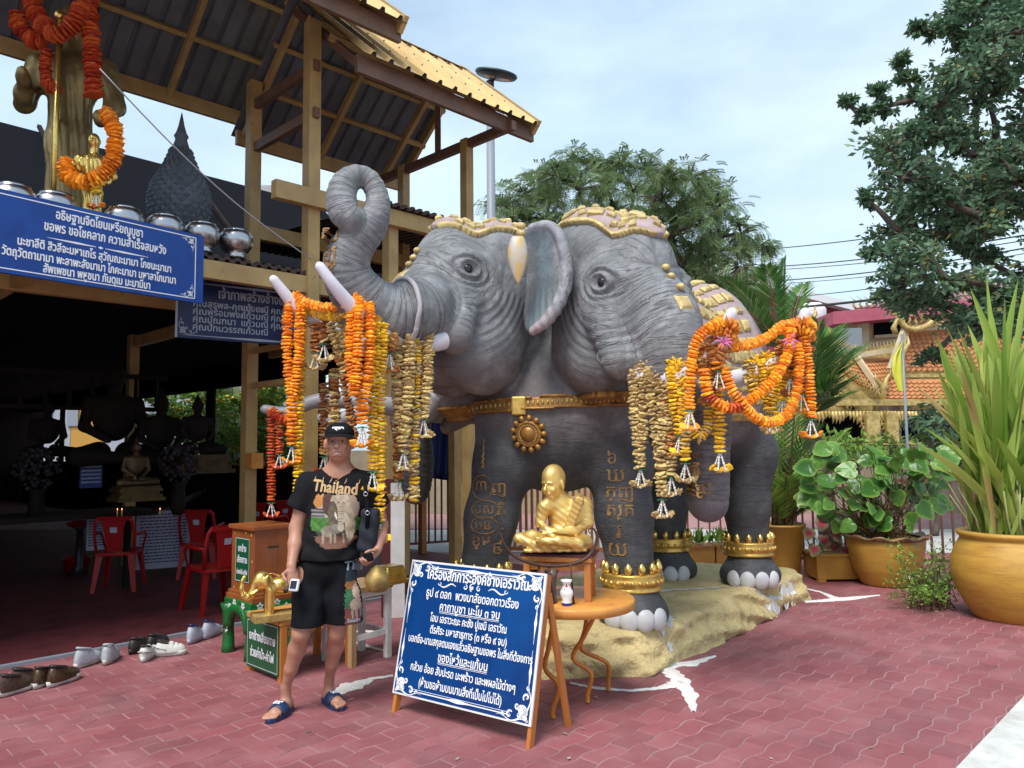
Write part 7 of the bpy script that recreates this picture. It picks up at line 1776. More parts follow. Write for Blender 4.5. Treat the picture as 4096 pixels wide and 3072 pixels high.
# tall monk statue with staff
fx = t_of(142, 1.0)
def robed(label, base, Hh, m, yaw, staff=True):
    f = Vector((math.cos(yaw), math.sin(yaw), 0)); l_ = Vector((-f.y, f.x, 0)); s = Hh / 1.75; o = thing('standing_statue', label, 'statue', base); P = lambda x, y, z: base + (f * x + l_ * y + ZZ * z) * s; Q = Matrix((f, l_, ZZ)).transposed()
    S = SDF(tuple(base + Vector((-.55, -.55, 0)) * s), tuple(base + Vector((.55, .55, 1.80)) * s), .012 * s if s < 1 else .014 * s)
    S.cone(P(0, 0, .06), P(0, 0, .75), .135 * s, .125 * s, .05 * s); S.cone(P(0, 0, .75), P(0, 0, 1.15), .125 * s, .13 * s, .08 * s); S.ell(P(0, 0, 1.22), [q * s for q in (.13, .21, .18)], Q, .05 * s)
    S.cone(P(0, 0, 1.35), P(0, 0, 1.5), .06 * s, .06 * s, .03 * s); S.ell(P(.01, 0, 1.60), [q * s for q in (.10, .085, .125)], Q, .03 * s); S.cone(P(.10, 0, 1.61), P(.12, 0, 1.575), .008 * s, .016 * s, .01 * s)
    for sg in (-1, 1): S.ell(P(.0, sg * .085, 1.59), [q * s for q in (.02, .012, .035)], Q, .01 * s); S.ell(P(.09, sg * .03, 1.62), [q * s for q in (.012, .018, .009)], Q, .006 * s, '-')
    S.chain([P(0, .21, 1.30), P(.02, .29, 1.03), P(.16, .25, .88)], [.075 * s, .062 * s, .045 * s], .03 * s); S.ell(P(.2, .24, .88), [q * s for q in (.04, .035, .05)], Q, .02 * s)
    S.chain([P(0, -.21, 1.30), P(.02, -.28, 1.03), P(.18, -.22, 1.12)], [.075 * s, .062 * s, .042 * s], .03 * s); S.ell(P(.23, -.20, 1.14), [q * s for q in (.05, .035, .045)], Q, .02 * s)
    S.chain([P(.12, -.05, 1.3), P(.19, .02, .8), P(.17, .06, .3)], [.03 * s, .045 * s, .03 * s], .02 * s)
    X, Y, Z = S._grid((slice(None),) * 3); th = np.arctan2(Y - base.y, X - base.x); S.D = (S.D + .008 * s * np.sin(th * 15 + Z * 9 / s) * (Z < base.z + 1.25 * s)).astype(np.float32); sdfobj('figure', S, m, o, 1)
    return o, P
yw = math.atan2(-.93, .15)
big, Pb = robed('tall bronze monk statue with a staff, draped in orange garlands', pav(fx, 1.0, 3.30), 2.35, m_br, yw)
b = MB(); sb_ = pav(t_of(112, .7), .7, 3.3); b.tube([sb_, sb_ + ZZ * 2.0], .022, 10); b.sph(sb_ + ZZ * 2.03, .05, 10, 8); b.build('staff', 'goldleaf', big)
sm, Ps = robed('small golden standing figure with an orange garland, in front of the tall monk', pav(t_of(198, .30), .30, shz), .92, M['goldleaf'], yw)
GU = 'orange garlands draped on the roof statues'
def gl2(lb, pts, col, r, Y, tas=None): return garland(lb, [a2(x, y, yy) for x, y, yy in pts], col, r, None, tas, None, GU)
Yb = pav(fx, 1.0).y - .33  # darker blossom colour stands in for shade on the tall monk's garlands
gl2('long orange garland hanging from the hand of the tall monk statue', [(192, -30, Yb), (195, 60, Yb), (200, 130, Yb), (203, 205, Yb)], 'redor', .075, Yb)
gl2('orange garland round the neck of the tall monk statue', [(60, -20, Yb), (85, 40, Yb - .05), (120, 75, Yb - .1), (160, 50, Yb - .1), (190, -10, Yb)], 'redor', .075, Yb)
gl2('orange garland on the arm at the left of the tall monk statue', [(38, 30, Yb), (45, 60, Yb), (70, 85, Yb), (95, 92, Yb)], 'redor', .07, Yb)
gl2('short orange garland hanging left of the staff', [(102, 110, Yb), (98, 150, Yb), (105, 185, Yb), (125, 190, Yb)], 'redor', .05, Yb)
Y3 = pav(t_of(198, .30), .30).y - .16
gl2('fresh orange garland looped round the small golden figure', [(228, 245, Y3 + .05), (244, 270, Y3), (250, 310, Y3), (240, 355, Y3 - .02), (205, 388, Y3 - .05), (165, 392, Y3 - .03), (143, 372, Y3), (148, 345, Y3 + .04)], 'orange', .062, Y3)
gl2('small orange flower tassel hanging below the fresh orange garland', [(206, 400, Y3 - .04), (207, 410, Y3 - .04), (208, 418, Y3 - .04)], 'yellow', .04, Y3, 'orange')
# grey scaled finial
fc = pav(t_of(385, 1.1), 1.1, 3.25); fin = thing('scaled_finial', 'dark grey pointed finial covered in diamond scales behind the alms bowls', 'finial', fc)
pf = [(.16, 0), (.12, .40), (.20, .50), (.26, .60), (.285, .72), (.285, .84), (.26, .95), (.21, 1.05), (.155, 1.15), (.115, 1.25), (.08, 1.36), (.055, 1.44), (.07, 1.475), (.05, 1.51), (.03, 1.58), (.004, 1.72)]
m_fin = mat('grey slate paint', (.15, .18, .21), .6, .0, (.10, .12, .145), 12)
b = MB(); b.lathe(pf, fc, 28); b.build('core', m_fin, fin)
def rad(z): return float(np.interp(z, [q[1] for q in pf], [q[0] for q in pf]))
rows = 17; scm = None
for i in range(rows):
    z = .50 + .86 * (i / rows); r = rad(z); n_ = 20
    for k in range(n_):
        if i % 1 == 0:
            a = 2 * math.pi * (k + .5 * (i % 2)) / n_
            if math.sin(a) > .35: continue
            e = Vector((math.cos(a), math.sin(a), 0)); t_ = Vector((-e.y, e.x, 0)); c = fc + e * r + ZZ * z; w = math.pi * r / n_ * .95; h_ = .042; b = MB()
            b.add([c - ZZ * h_, c + t_ * w, c + ZZ * h_, c - t_ * w, c + e * .028], [(0, 1, 4), (1, 2, 4), (2, 3, 4), (3, 0, 4)]); b.build('scale', m_fin, fin)

# ================================================================== FENCES BEHIND
M['bar'] = mat('brown fence paint', (.16, .065, .04), .5, 0, (.10, .04, .03), 8); M['bar2'] = mat('orange fence paint', (.40, .15, .04), .5, 0, (.28, .10, .03), 8)
def fence(name, label, p, q, h, sp, m, r=.012, rail=.035, wheels=(), top=True):
    o = thing(name, label, 'gate' if wheels else 'fence', p); d = (q - p); n_ = int(d.length / sp); dn = d.normalized()
    for z_ in (.12, h - .02):
        b = MB(); b.beam(p + ZZ * z_, q + ZZ * z_, .03, rail); b.build('rail', m, o)
    proto = None
    for i in range(n_ + 1):
        c = p + dn * (i * sp)
        if proto is None: b = MB(); b.beam(c + ZZ * .12, c + ZZ * (h - .02), r * 2, r * 2, up=dn); proto = b.build('bar', m, o)
        else: k = proto.copy(); COL.objects.link(k); k.location = proto.location + dn * (i * sp)
    for w_ in wheels:
        c = p + dn * w_ + Vector((0, -.06, .075)); b = MB(); b.lathe([(.03, -.02), (.072, -.018), (.075, 0), (.072, .018), (.03, .02)], (0, 0, 0), 18); b.v = [c + Matrix.Rotation(math.pi / 2, 3, 'X') @ v for v in b.v]; w = b.build('wheel', 'black', o)
        b = MB(); b.lathe([(.004, -.024), (.026, -.024), (.026, .024), (.004, .024)], (0, 0, 0), 12); b.v = [c + Matrix.Rotation(math.pi / 2, 3, 'X') @ v for v in b.v]; b.build('hub', 'silver', w)
        for s_ in (-.12, .12): b = MB(); b.beam(c + dn * s_ * .3, c + dn * s_ * 1.2 + ZZ * .28, .015, .015); b.build('brace', 'postr', o)
    return o
fA, fB = gp(396, 553), gp(474, 547)
fence('steel_gate', 'brown barred gate on caster wheels seen under the left head', Vector((fA.x, fA.y, 0)), Vector((fB.x, fB.y, 0)), 1.22, .105, 'bar', wheels=(1.15,))
f1, f2 = Vector((-.15, 11.2, 0)), Vector((1.35, 10.9, 0)); fence('slatted_gate', 'orange slatted gate seen between the front legs behind the monk statue', f1, f2, 1.42, .085, 'bar2', .018, .06)
f3, f4 = Vector((1.5, 10.55, 0)), Vector((3.35, 10.1, 0)); fence('steel_fence', 'brown bar fence behind the hind legs', f3, f4, 1.0, .14, 'bar')
f5, f6 = Vector((3.45, 10.0, 0)), Vector((8.2, 9.0, 0)); fence('steel_gate', 'brown barred gate on a small wheel behind the potted plants', f5, f6, 1.12, .125, 'bar', wheels=(.42, 2.6))
b = MB(); pb = gp(424, 552); b.beam(Vector((pb.x, pb.y - .2, 0)), Vector((pb.x, pb.y - .2, 2.0)), .09, .09, up=D1); tag(b.build('gate_post', 'bar2'), 'rusty orange steel post left of the blue tarpaulin', 'post')
# white column and maroon post
wc = gp(396, 600); wc = a2(862, 1215, 7.4); wc.z = 0
for (x, w_, m_, nm, lb, hh) in ((858, .13, 'whitepaint', 'column', 'short white concrete column beside the bench', 1.25), (838, .12, mat('maroon paint', (.09, .015, .02), .6), 'post', 'dark maroon post just left of the white column', 1.28)):
    c = a2(x, 1215, 7.4); b = MB(); b.box((c.x, 7.4, hh / 2), (w_, .16, hh), .2); tag(b.build(nm, m_), lb, 'post')
# dark blue tarpaulin with folds
b = MB(); nx_, ny_ = 24, 10; V = []; pa, pc_ = at(424, 432, 10.4), at(470, 432, 10.3); hT = pa.z - at(424, 472, 10.4).z
for j in range(ny_ + 1):
    for i in range(nx_ + 1):
        s_, t_ = i / nx_, j / ny_; p = pa.lerp(pc_, s_); V.append(p + Vector((0, .04 * math.sin(s_ * 19 + t_ * 2), -.05 * math.sin(s_ * 3.1) * t_)) - ZZ * (t_ * hT * 1.1 - .35 * (1 - t_)))
b.add(V, [(j * (nx_ + 1) + i, j * (nx_ + 1) + i + 1, (j + 1) * (nx_ + 1) + i + 1, (j + 1) * (nx_ + 1) + i) for j in range(ny_) for i in range(nx_)], True)
o = b.build('tarpaulin', 'tarp'); md = o.modifiers.new('thickness', 'SOLIDIFY'); md.thickness = .008; tag(o, 'dark blue tarpaulin hanging below the jaw of the left head', 'tarpaulin')
# low beige wall across the lane
wl_ = thing('boundary_wall', 'beige boundary wall across the lane behind the fence', 'wall', (0, 17.5, 0))
m_wall = mat('beige plaster', (.36, .30, .21), .85, 0, (.27, .22, .16), 2, dirt=((.16, .13, .10), 3, .6, .8))
for k in range(9):
    x0 = -6 + k * 3.2; y0 = 18.3 - k * .30; b = MB(); b.beam(Vector((x0, y0, .75)), Vector((x0 + 3.18, y0 - .30, .75)), .18, 1.5); b.build('panel', m_wall, wl_)
    b = MB(); b.box((x0, y0 - .05, .85), (.26, .26, 1.7)); b.build('pier', m_wall, wl_)

# ================================================================== FOLIAGE
def leafmat(name, c1, c2, c3=None, rough=.5):
    m = bpy.data.materials.new(name); m.use_nodes = True; t = m.node_tree; bs = t.nodes['Principled BSDF']; bs.inputs['Roughness'].default_value = rough; bs.inputs['Specular IOR Level'].default_value = .35
    a = t.nodes.new('ShaderNodeAttribute'); a.attribute_name = 'rnd'; r = t.nodes.new('ShaderNodeValToRGB'); r.color_ramp.elements[0].color = (*c1, 1); r.color_ramp.elements[1].color = (*c2, 1)
    if c3: e = r.color_ramp.elements.new(.93); e.color = (*c2, 1); r.color_ramp.elements[-1].color = (*c3, 1)
    t.links.new(a.outputs['Fac'], r.inputs[0]); t.links.new(r.outputs[0], bs.inputs['Base Color']); bs.inputs['Transmission Weight'].default_value = 0
    tr = t.nodes.new('ShaderNodeBsdfTranslucent'); mx_ = t.nodes.new('ShaderNodeMixShader'); mx_.inputs[0].default_value = .28; t.links.new(r.outputs[0], tr.inputs[0]); o_ = t.nodes['Material Output']; t.links.new(bs.outputs[0], mx_.inputs[1]); t.links.new(tr.outputs[0], mx_.inputs[2]); t.links.new(mx_.outputs[0], o_.inputs[0]); return m
M['leafA'] = leafmat('feathery tamarind leaf', (.12, .20, .085), (.24, .33, .14)); M['leafB'] = leafmat('dark broad leaf', (.065, .14, .08), (.16, .27, .145), (.30, .28, .08))
M['leafC'] = leafmat('shrub leaf', (.09, .22, .03), (.28, .44, .09)); M['leafD'] = leafmat('palm leaflet', (.03, .10, .025), (.12, .24, .05), (.33, .34, .10))
M['leafY'] = leafmat('bright areca leaflet', (.07, .20, .03), (.26, .42, .07), (.45, .48, .10)); M['leafS'] = leafmat('strap leaf', (.17, .30, .035), (.44, .53, .12), (.50, .36, .14)); M['leafR'] = leafmat('round glossy leaf', (.035, .12, .02), (.15, .32, .06), (.55, .50, .17), .28)
M['bark'] = mat('grey bark', (.13, .10, .085), .9, 0, (.07, .055, .045), 8, bump=(20, .8, .02)); M['barkd'] = mat('brown stem', (.10, .055, .025), .8, 0, (.16, .12, .05), 6)
def leaves_mesh(P, D, U, ln, wd, name, m, parent, rnd=None, fold=.15):
    """many diamond leaves: centre P, direction D, side U (n,3)"""
    n_ = len(P); P, D, U = map(np.asarray, (P, D, U)); N = np.cross(D, U); L_ = np.asarray(ln).reshape(-1, 1) * np.ones((n_, 1)); W_ = np.asarray(wd).reshape(-1, 1) * np.ones((n_, 1))
    a = P; b_ = P + D * L_ * .45 + U * W_ * .5 + N * W_ * fold; c = P + D * L_; d = P + D * L_ * .45 - U * W_ * .5 + N * W_ * fold
    V = np.stack([a, b_, c, d], 1).reshape(-1, 3) - np.array(offset(parent)); F = np.arange(4 * n_).reshape(-1, 4); me = npmesh(name, V, F, False)
    r = rnd if rnd is not None else rng.random(n_); at_ = me.attributes.new('rnd', 'FLOAT', 'POINT'); at_.data.foreach_set('value', np.repeat(r, 4).astype(np.float32)); return link(name, me, parent, m)
def unit(a): return a / (np.linalg.norm(a, axis=1, keepdims=True) + 1e-9)
def tree(name, label, cat, base, tips, mleaf, ln, wd, per, cr_, trunk_r, fork, twig=9, droop=.3, spread=.5, feather=False, flowers=None, group=None, seedv=1):
    """trunk to fork point, limbs to each clump centre in tips (pos, radius), twigs with leaves inside each clump"""
    r_ = random.Random(seedv); g = np.random.default_rng(seedv); o = thing(name, label, cat, base, group); b = MB()
    b.tube(smoothchain([base, base.lerp(fork, .35) + Vector((r_.uniform(-.1, .1), 0, 0)), base.lerp(fork, .7) + Vector((r_.uniform(-.15, .15), 0, 0)), fork], [1] * 4, 3)[0], [trunk_r * (1 - .035 * i) for i in range(10)], 10)
    b.build('trunk', 'bark', o); b = MB(); PP = []; DD = []; RR = []
    nodes = [Vector(fork)]
    for (c, rd) in sorted(tips, key=lambda q: (q[0] - fork).length):
        st = min(nodes, key=lambda q: (q - c).length + .35 * (q - fork).length); m_ = st.lerp(c, .5) + Vector((r_.uniform(-.2, .2), r_.uniform(-.2, .2), r_.uniform(0, .25))) * (c - st).length * .35
        L_ = (c - fork).length; r0 = max(.012, trunk_r * .45 * (1 - min(.8, (st - fork).length / (L_ + 4)))); Q = smoothchain([st, m_, c], [1] * 3, 4)[0]; b.tube(Q, [r0 * (1 - .08 * i) for i in range(len(Q))], 6); nodes += [Vector(Q[4]), c]
        tone = r_.uniform(-.22, .22)
        for k in range(twig):
            d = Vector((r_.gauss(0, 1), r_.gauss(0, 1), r_.gauss(.25, .8))).normalized(); e = c + Vector((d.x * rd, d.y * rd, d.z * rd * .62)); s0 = c + d * rd * .12
            b.tube([s0, s0.lerp(e, .6) + Vector((0, 0, .05 * rd)), e], [r0 * .35 + .003, r0 * .25 + .002, .002], 4)
            for j in range(per):
                t_ = r_.uniform(.15, 1.06); p = s0.lerp(e, t_) + Vector((r_.gauss(0, 1), r_.gauss(0, 1), r_.gauss(0, .7))) * rd * .14; PP.append(p); DD.append((d * .7 + Vector((r_.gauss(0, 1), r_.gauss(0, 1), r_.gauss(-droop, .6))) * .8).normalized()); RR.append(min(1, max(0, .5 + tone + r_.gauss(0, .2))))
    b.build('limbs', 'bark', o); P = np.array(PP); D = np.array(DD); RR = np.array(RR)
    if feather:                                        # compound fronds: pairs of leaflets along each stalk
        nf = 9; Ps = []; Ds = []; Us = []; Rs = []
        S_ = unit(np.cross(D, g.normal(size=D.shape) * .5 + np.array([0, 0, 1.]))); dn = np.array([0, 0, -1.])
        for i in range(nf):
            t_ = (i + 1) / nf; q = P + D * ln * t_ + dn * ln * .35 * t_ * t_
            for sg in (-1, 1): Ps.append(q); Ds.append(unit(S_ * sg + D * .35 + dn * .1)); Us.append(D); Rs.append(RR)
        leaves_mesh(np.concatenate(Ps), np.concatenate(Ds), np.concatenate(Us), ln * .26, wd, 'crown', mleaf, o, np.concatenate(Rs))
    else:
        U = unit(np.cross(D, g.normal(size=D.shape))); leaves_mesh(P, D, U, ln * g.uniform(.7, 1.25, (len(P), 1)), wd, 'crown', mleaf, o, RR)
    if flowers:
        idx = g.choice(len(P), flowers, replace=False); fb = MB()
        for i in idx: fb.sph(Vector(P[i]) + Vector((0, -.03, 0)), .042, 5, 3)
        fb.build('blossoms', 'yellow', o, kind='stuff')
    return o
def cl(x, y, Y, r): return (a2(x, y, Y), r)
# middle tree (feathery) behind the heads
mt = []; rr_ = random.Random(5)
outline = [(1085, 430), (1130, 405), (1160, 375), (1200, 365), (1240, 335), (1290, 345), (1340, 340), (1390, 350), (1440, 372), (1490, 370), (1540, 395), (1120, 455), (1190, 420), (1250, 395), (1310, 390), (1370, 400), (1430, 415), (1490, 425), (1545, 430), (1180, 460), (1260, 440), (1330, 440), (1400, 450), (1460, 465), (1520, 470), (1500, 520), (1560, 500), (1600, 490), (1640, 520), (1470, 550), (1540, 555), (1600, 560), (1640, 590), (1580, 610), (1500, 600), (1440, 500), (1350, 480), (1280, 480), (1200, 480), (1520, 640), (1470, 590)]
for (x, y) in outline: mt.append(cl(x, y + 14, 19 + rr_.uniform(-1.6, 1.6), rr_.uniform(.42, .68)))
tree('tamarind_tree', 'wide feathery green tree rising behind the elephant heads', 'tree', a2(1450, 1000, 19) * 1.0 - Vector((0, 0, a2(1450, 1000, 19).z)), mt, M['leafA'], .27, .026, 15, None, .22, a2(1460, 620, 19), 12, .6, feather=True, seedv=3)
# right tree
rt = []; rr_ = random.Random(9)
def fill(xs, n_, Y, r0, r1):
    for k in range(n_):
        y = rr_.uniform(xs[0][0], xs[-1][0]); xl = np.interp(y, [q[0] for q in xs], [q[1] for q in xs]); xr = 2350; x = xl + (xr - xl) * rr_.random() ** .85; rt.append(cl(x, y, Y + rr_.uniform(-1.5, 1.5), rr_.uniform(r0, r1)))
fill([(0, 2060), (40, 2030), (90, 2040), (150, 2080), (200, 1960), (240, 1880), (300, 1900), (350, 1880), (420, 1930), (470, 1890), (540, 1900), (600, 1900), (650, 1935), (690, 2040), (720, 2120)], 150, 13, .32, .60)
for (x, y, r) in ((2065, 20, .3), (2020, 70, .22), (1975, 215, .25), (1905, 235, .25), (1900, 200, .2), (1860, 250, .2), (1870, 430, .2), (1960, 175, .18), (1940, 130, .15), (1985, 60, .15), (1890, 550, .2), (1915, 640, .25), (2010, 775, .25), (1830, 215, .12)): rt.append(cl(x, y, 13, r))
tree('broadleaf_tree', 'tall dark green leafy tree filling the right edge above the temple', 'tree', Vector((a2(2290, 1000, 13.6).x, 13.6, 0)), rt, M['leafB'], .125, .065, 30, None, .26, a2(2250, 700, 13.4), 8, .35, seedv=6)
# flowering shrub behind the hall
ft = []; rr_ = random.Random(12)
for k in range(80): x_ = rr_.uniform(340, 660); ft.append(cl(x_, rr_.uniform(760, 1060), 20.2 - (x_ - 350) / 310 * 5.2 + rr_.uniform(-.5, .8), rr_.uniform(.40, .62)))
tree('flowering_shrub', 'bright green shrub with yellow blossoms beyond the hall posts', 'shrub', Vector((a2(500, 1000, 17.5).x, 12.4, 0)), ft, M['leafC'], .17, .06, 17, None, .07, a2(500, 1010, 17.5), 9, .2, flowers=520, seedv=8)
ft = []
for k in range(8): ft.append(cl(rr_.uniform(995, 1035), rr_.uniform(900, 1010), 11.8, .2))
tree('green_shrub', 'small green fern shrub between the tarpaulin and the left front leg', 'shrub', Vector((a2(1012, 1000, 11.8).x, 11.8, 0)), ft, M['leafC'], .24, .03, 5, None, .04, a2(1012, 1040, 11.8), 6, .8, feather=True, seedv=18)
ft = []
for k in range(26): ft.append(cl(rr_.uniform(1650, 2080), rr_.uniform(955, 1010), 14 + rr_.uniform(-1, 1), rr_.uniform(.3, .5)))
tree('hedge_shrub', 'pale green bushy shrub behind the gate in front of the temple', 'shrub', Vector((a2(1850, 1000, 14).x, 14, 0)), ft, M['leafY'], .14, .05, 12, None, .06, a2(1850, 1010, 14), 8, .3, seedv=21)
ft = []
for k in range(9): ft.append(cl(rr_.uniform(1990, 2060), rr_.uniform(885, 960), 13 + rr_.uniform(-.5, .5), rr_.uniform(.25, .4)))
tree('dark_shrub', 'dark drooping shrub beside the flag pole', 'shrub', Vector((a2(2010, 1000, 13).x, 13, 0)), ft, M['leafB'], .16, .05, 14, None, .06, a2(2010, 980, 13), 8, .8, seedv=22)
# palms
def frond(parent, base, tip, m, nl, ll, wd, sag=.15, twist=0, up=Vector((0, 0, 1)), name='frond'):
    d = tip - base; L_ = d.length; pts = [base + d * (i / 14) + Vector((0, 0, L_ * sag * math.sin(math.pi * (i / 14) * .95))) for i in range(15)]; b = MB(); b.tube(pts, [.014 * (1 - i / 16) + .003 for i in range(15)], 5); o = b.build(name, 'barkd', parent)
    P = []; D = []; U = []
    for i in range(nl):
        t_ = .12 + .86 * i / nl; k = t_ * 14; a = int(min(13, k)); p = pts[a].lerp(pts[a + 1], k - a); td = (pts[a + 1] - pts[a]).normalized(); sd = td.cross(up).normalized(); nn = sd.cross(td)
        for sg in (-1, 1):
            ld = (sd * sg * .8 + td * (.55 + .5 * t_) + nn * .18 + Vector((0, 0, -.10 - .12 * random.random()))).normalized(); P.append(p); D.append(ld); U.append(td.cross(ld).cross(ld).normalized() * -1)
    ls = ll * np.array([math.sin(math.pi * min(1, .18 + .8 * i / nl)) ** .6 for i in range(nl) for _ in (0, 1)]) * rng.uniform(.85, 1.1, 2 * nl)
    q = leaves_mesh(np.array([tuple(p) for p in P]), np.array([tuple(p) for p in D]), np.array([tuple(p) for p in U]), ls, wd, 'leaflets', m, o, rng.random(len(P)), .3); return o
pp = gp(786, 579); PT1 = Vector((pp.x, 9.3, 0)); 
pot1 = thing('tall_pot', 'tall tapered mustard plastic pot holding the areca palm', 'plant pot', PT1); b = MB(); b.lathe([(.20, 0), (.205, .02), (.285, .60), (.295, .605), (.295, .63), (.27, .63), (.265, .58), (.01, .56)], PT1, 32); b.build('pot', 'pottery2', pot1); b = MB(); b.lathe([(.262, .565), (.262, .575), (.01, .585)], PT1, 20); b.build('soil', 'soil', pot1)
pl = thing('areca_palm', 'areca palm with yellow green fronds growing in the tall mustard pot', 'palm', PT1 + ZZ * .58)
tips_ = [(1665, 880), (1695, 850), (1730, 905), (1770, 920), (1835, 930), (1850, 985), (1800, 960), (1760, 985), (1690, 960), (1660, 1000), (1700, 1030), (1830, 1040), (1790, 1075), (1640, 940), (1720, 870), (1880, 1060), (1650, 1060)]
for i, (x, y) in enumerate(tips_):
    tp = a2(x, y, 9.3 + random.uniform(-.75, .45)); frond(pl, PT1 + Vector((random.uniform(-.1, .1), random.uniform(-.1, .1), .6)), tp, M['leafY'] if i % 3 else M['leafD'], 24, .34, .026, .12)
for k in range(7): x_ = random.uniform(-.12, .12); b = MB(); b.tube([PT1 + Vector((x_, -.05, .58)), PT1 + Vector((x_ * 1.6, -.08, .95)), PT1 + Vector((x_ * 2.2, 0, 1.35))], .012, 6); b.build('cane', 'barkd' if k % 2 else mat('red cane', (.30, .04, .02), .5), pl)
def palm(label, base, crown, tips, m, ll=.5, nl=30):
    o = thing('palm_tree', label, 'palm', base); b = MB(); b.tube([base, base.lerp(crown, .5) + Vector((.05, 0, 0)), crown], [.16, .13, .11], 10); b.build('trunk', 'bark', o)
    for (x, y, Y) in tips: frond(o, crown + Vector((random.uniform(-.05, .05), 0, 0)), a2(x, y, Y), m, nl, ll, .035, .10)
    return o
palm('dark green palm standing behind the elephant and its blanket', Vector((a2(1690, 1000, 11.5).x, 11.5, 0)), a2(1690, 760, 11.5), [(1562, 600, 11.2), (1600, 630, 11.9), (1695, 560, 11.5), (1655, 575, 11.2), (1738, 615, 11.9), (1575, 655, 10.9), (1765, 700, 11.7), (1640, 740, 11.0)], M['leafD'], .38, 34)
palm('broad palm with drooping fronds left of the golden temple', Vector((a2(1790, 1000, 10.9).x, 10.9, 0)), a2(1745, 905, 10.9), [(1800, 715, 11.2), (1822, 790, 10.8), (1810, 830, 10.5), (1790, 720, 11.3), (1770, 700, 10.7), (1795, 860, 10.4), (1765, 740, 10.4), (1835, 760, 11.3)], M['leafD'], .60, 34)
# caladium planter
pc0 = gp(843, 582); cc_ = Vector((pc0.x, pc0.y + .18, 0)); plt = thing('square_planter', 'low square mustard planter box with feet', 'planter', cc_); b = MB()
P_ = [cc_ + Vector((.29 * i, .20 * j, .03)) for i, j in ((-1, -1), (1, -1), (1, 1), (-1, 1))]; Q_ = [cc_ + Vector((.31 * i, .22 * j, .31)) for i, j in ((-1, -1), (1, -1), (1, 1), (-1, 1))]
b.add(P_ + Q_, [(3, 2, 1, 0), (4, 5, 6, 7)] + [(i, (i + 1) % 4, 4 + (i + 1) % 4, 4 + i) for i in range(4)]); b.build('box', 'pottery2', plt, bev=.008)
b = MB(); b.box((cc_.x, cc_.y, .305), (.65, .47, .03)); b.build('rim', 'pottery2', plt, bev=.006)
for i, j in ((-1, -1), (1, -1), (1, 1), (-1, 1)): b = MB(); b.box((cc_.x + .24 * i, cc_.y + .16 * j, .016), (.09, .07, .032)); b.build('foot', 'pottery2', plt)
cal = thing('caladium', 'red and green caladium growing in the square planter', 'plant', cc_ + ZZ * .3)
m_cal = bpy.data.materials.new('caladium leaf'); m_cal.use_nodes = True; t = m_cal.node_tree; a = t.nodes.new('ShaderNodeAttribute'); a.attribute_name = 'pc'; nzz = t.nodes.new('ShaderNodeTexNoise'); nzz.inputs['Scale'].default_value = 30; mxx = t.nodes.new('ShaderNodeMix'); mxx.data_type = 'RGBA'; mxx.blend_type = 'OVERLAY'; mxx.inputs[0].default_value = .6
t.links.new(a.outputs['Color'], mxx.inputs[6]); t.links.new(nzz.outputs[0], mxx.inputs[7]); t.links.new(mxx.outputs[2], t.nodes['Principled BSDF'].inputs['Base Color']); t.nodes['Principled BSDF'].inputs['Roughness'].default_value = .45
def bigleaf(parent, root, c, d, N, ln, wd, m, colr=None, edge=None, heart=True, cup=.1, name='leaf', stem='barkd'):
    d = d.normalized(); N = (N - d * N.dot(d)).normalized(); s = d.cross(N); V = [c]; C = [colr[0] if colr else (0, 0, 0)]; n_ = 18; rings = 3
    for q in range(1, rings + 1):
        f = q / rings
        for i in range(n_):
            a = 2 * math.pi * i / n_; x = math.cos(a); y = math.sin(a)
            if heart: px = (x * .5 + .12) * (1 + .35 * max(0, x) ** 4) - (.16 * math.exp(-((abs(a - math.pi)) / .28) ** 2) * -1); 
            else: px = x * .5
            py = y * .5 * (1 - .22 * max(0, x)) if heart else y * .5; z_ = cup * f * f * wd + .04 * wd * math.sin(5 * a + q) * f
            V.append(c + d * (px * f * ln) + s * (py * f * wd) + N * z_); vein = abs(math.sin(a * 4.5)) < .35
            C.append(((colr[1] if vein and f < .9 else colr[2]) if f > .34 else colr[0]) if colr else (0, 0, 0))
    F = [(0, 1 + i, 1 + (i + 1) % n_) for i in range(n_)] + [(1 + q * n_ + i, 1 + (q + 1) * n_ + i, 1 + (q + 1) * n_ + (i + 1) % n_, 1 + q * n_ + (i + 1) % n_) for q in range(rings - 1) for i in range(n_)]
    b = MB(); b.add(V, F, True); o = b.build(name, m, parent)
    if colr: setcol(o.data, 'pc', np.array(C))
    else:
        r = random.random(); at_ = o.data.attributes.new('rnd', 'FLOAT', 'POINT'); vv = np.full(len(V), r * .8); vv[-n_:] = .99 if edge and random.random() < edge else vv[-n_:]; at_.data.foreach_set('value', vv.astype(np.float32))
    b = MB(); b.tube([root, root.lerp(c, .6) + Vector((0, 0, .03)), c], .004, 4); b.build('stalk', stem, o); return o
for (x, y) in ((1748, 1150), (1780, 1165), (1818, 1140), (1845, 1170), (1800, 1180), (1775, 1130), (1850, 1135), (1865, 1195), (1825, 1190), (1760, 1185), (1800, 1150), (1835, 1150)):
    c = a2(x, y, cc_.y - .18 + random.uniform(-.12, .15)); dd = Vector((c.x - cc_.x, -.45, -.35)); bigleaf(cal, cc_ + Vector((random.uniform(-.15, .15), 0, .30)), c, dd, Vector((0, -.7, .8)), .20, .15, m_cal, ((.55, .05, .10), (.50, .10, .14), (.20, .28, .12)))
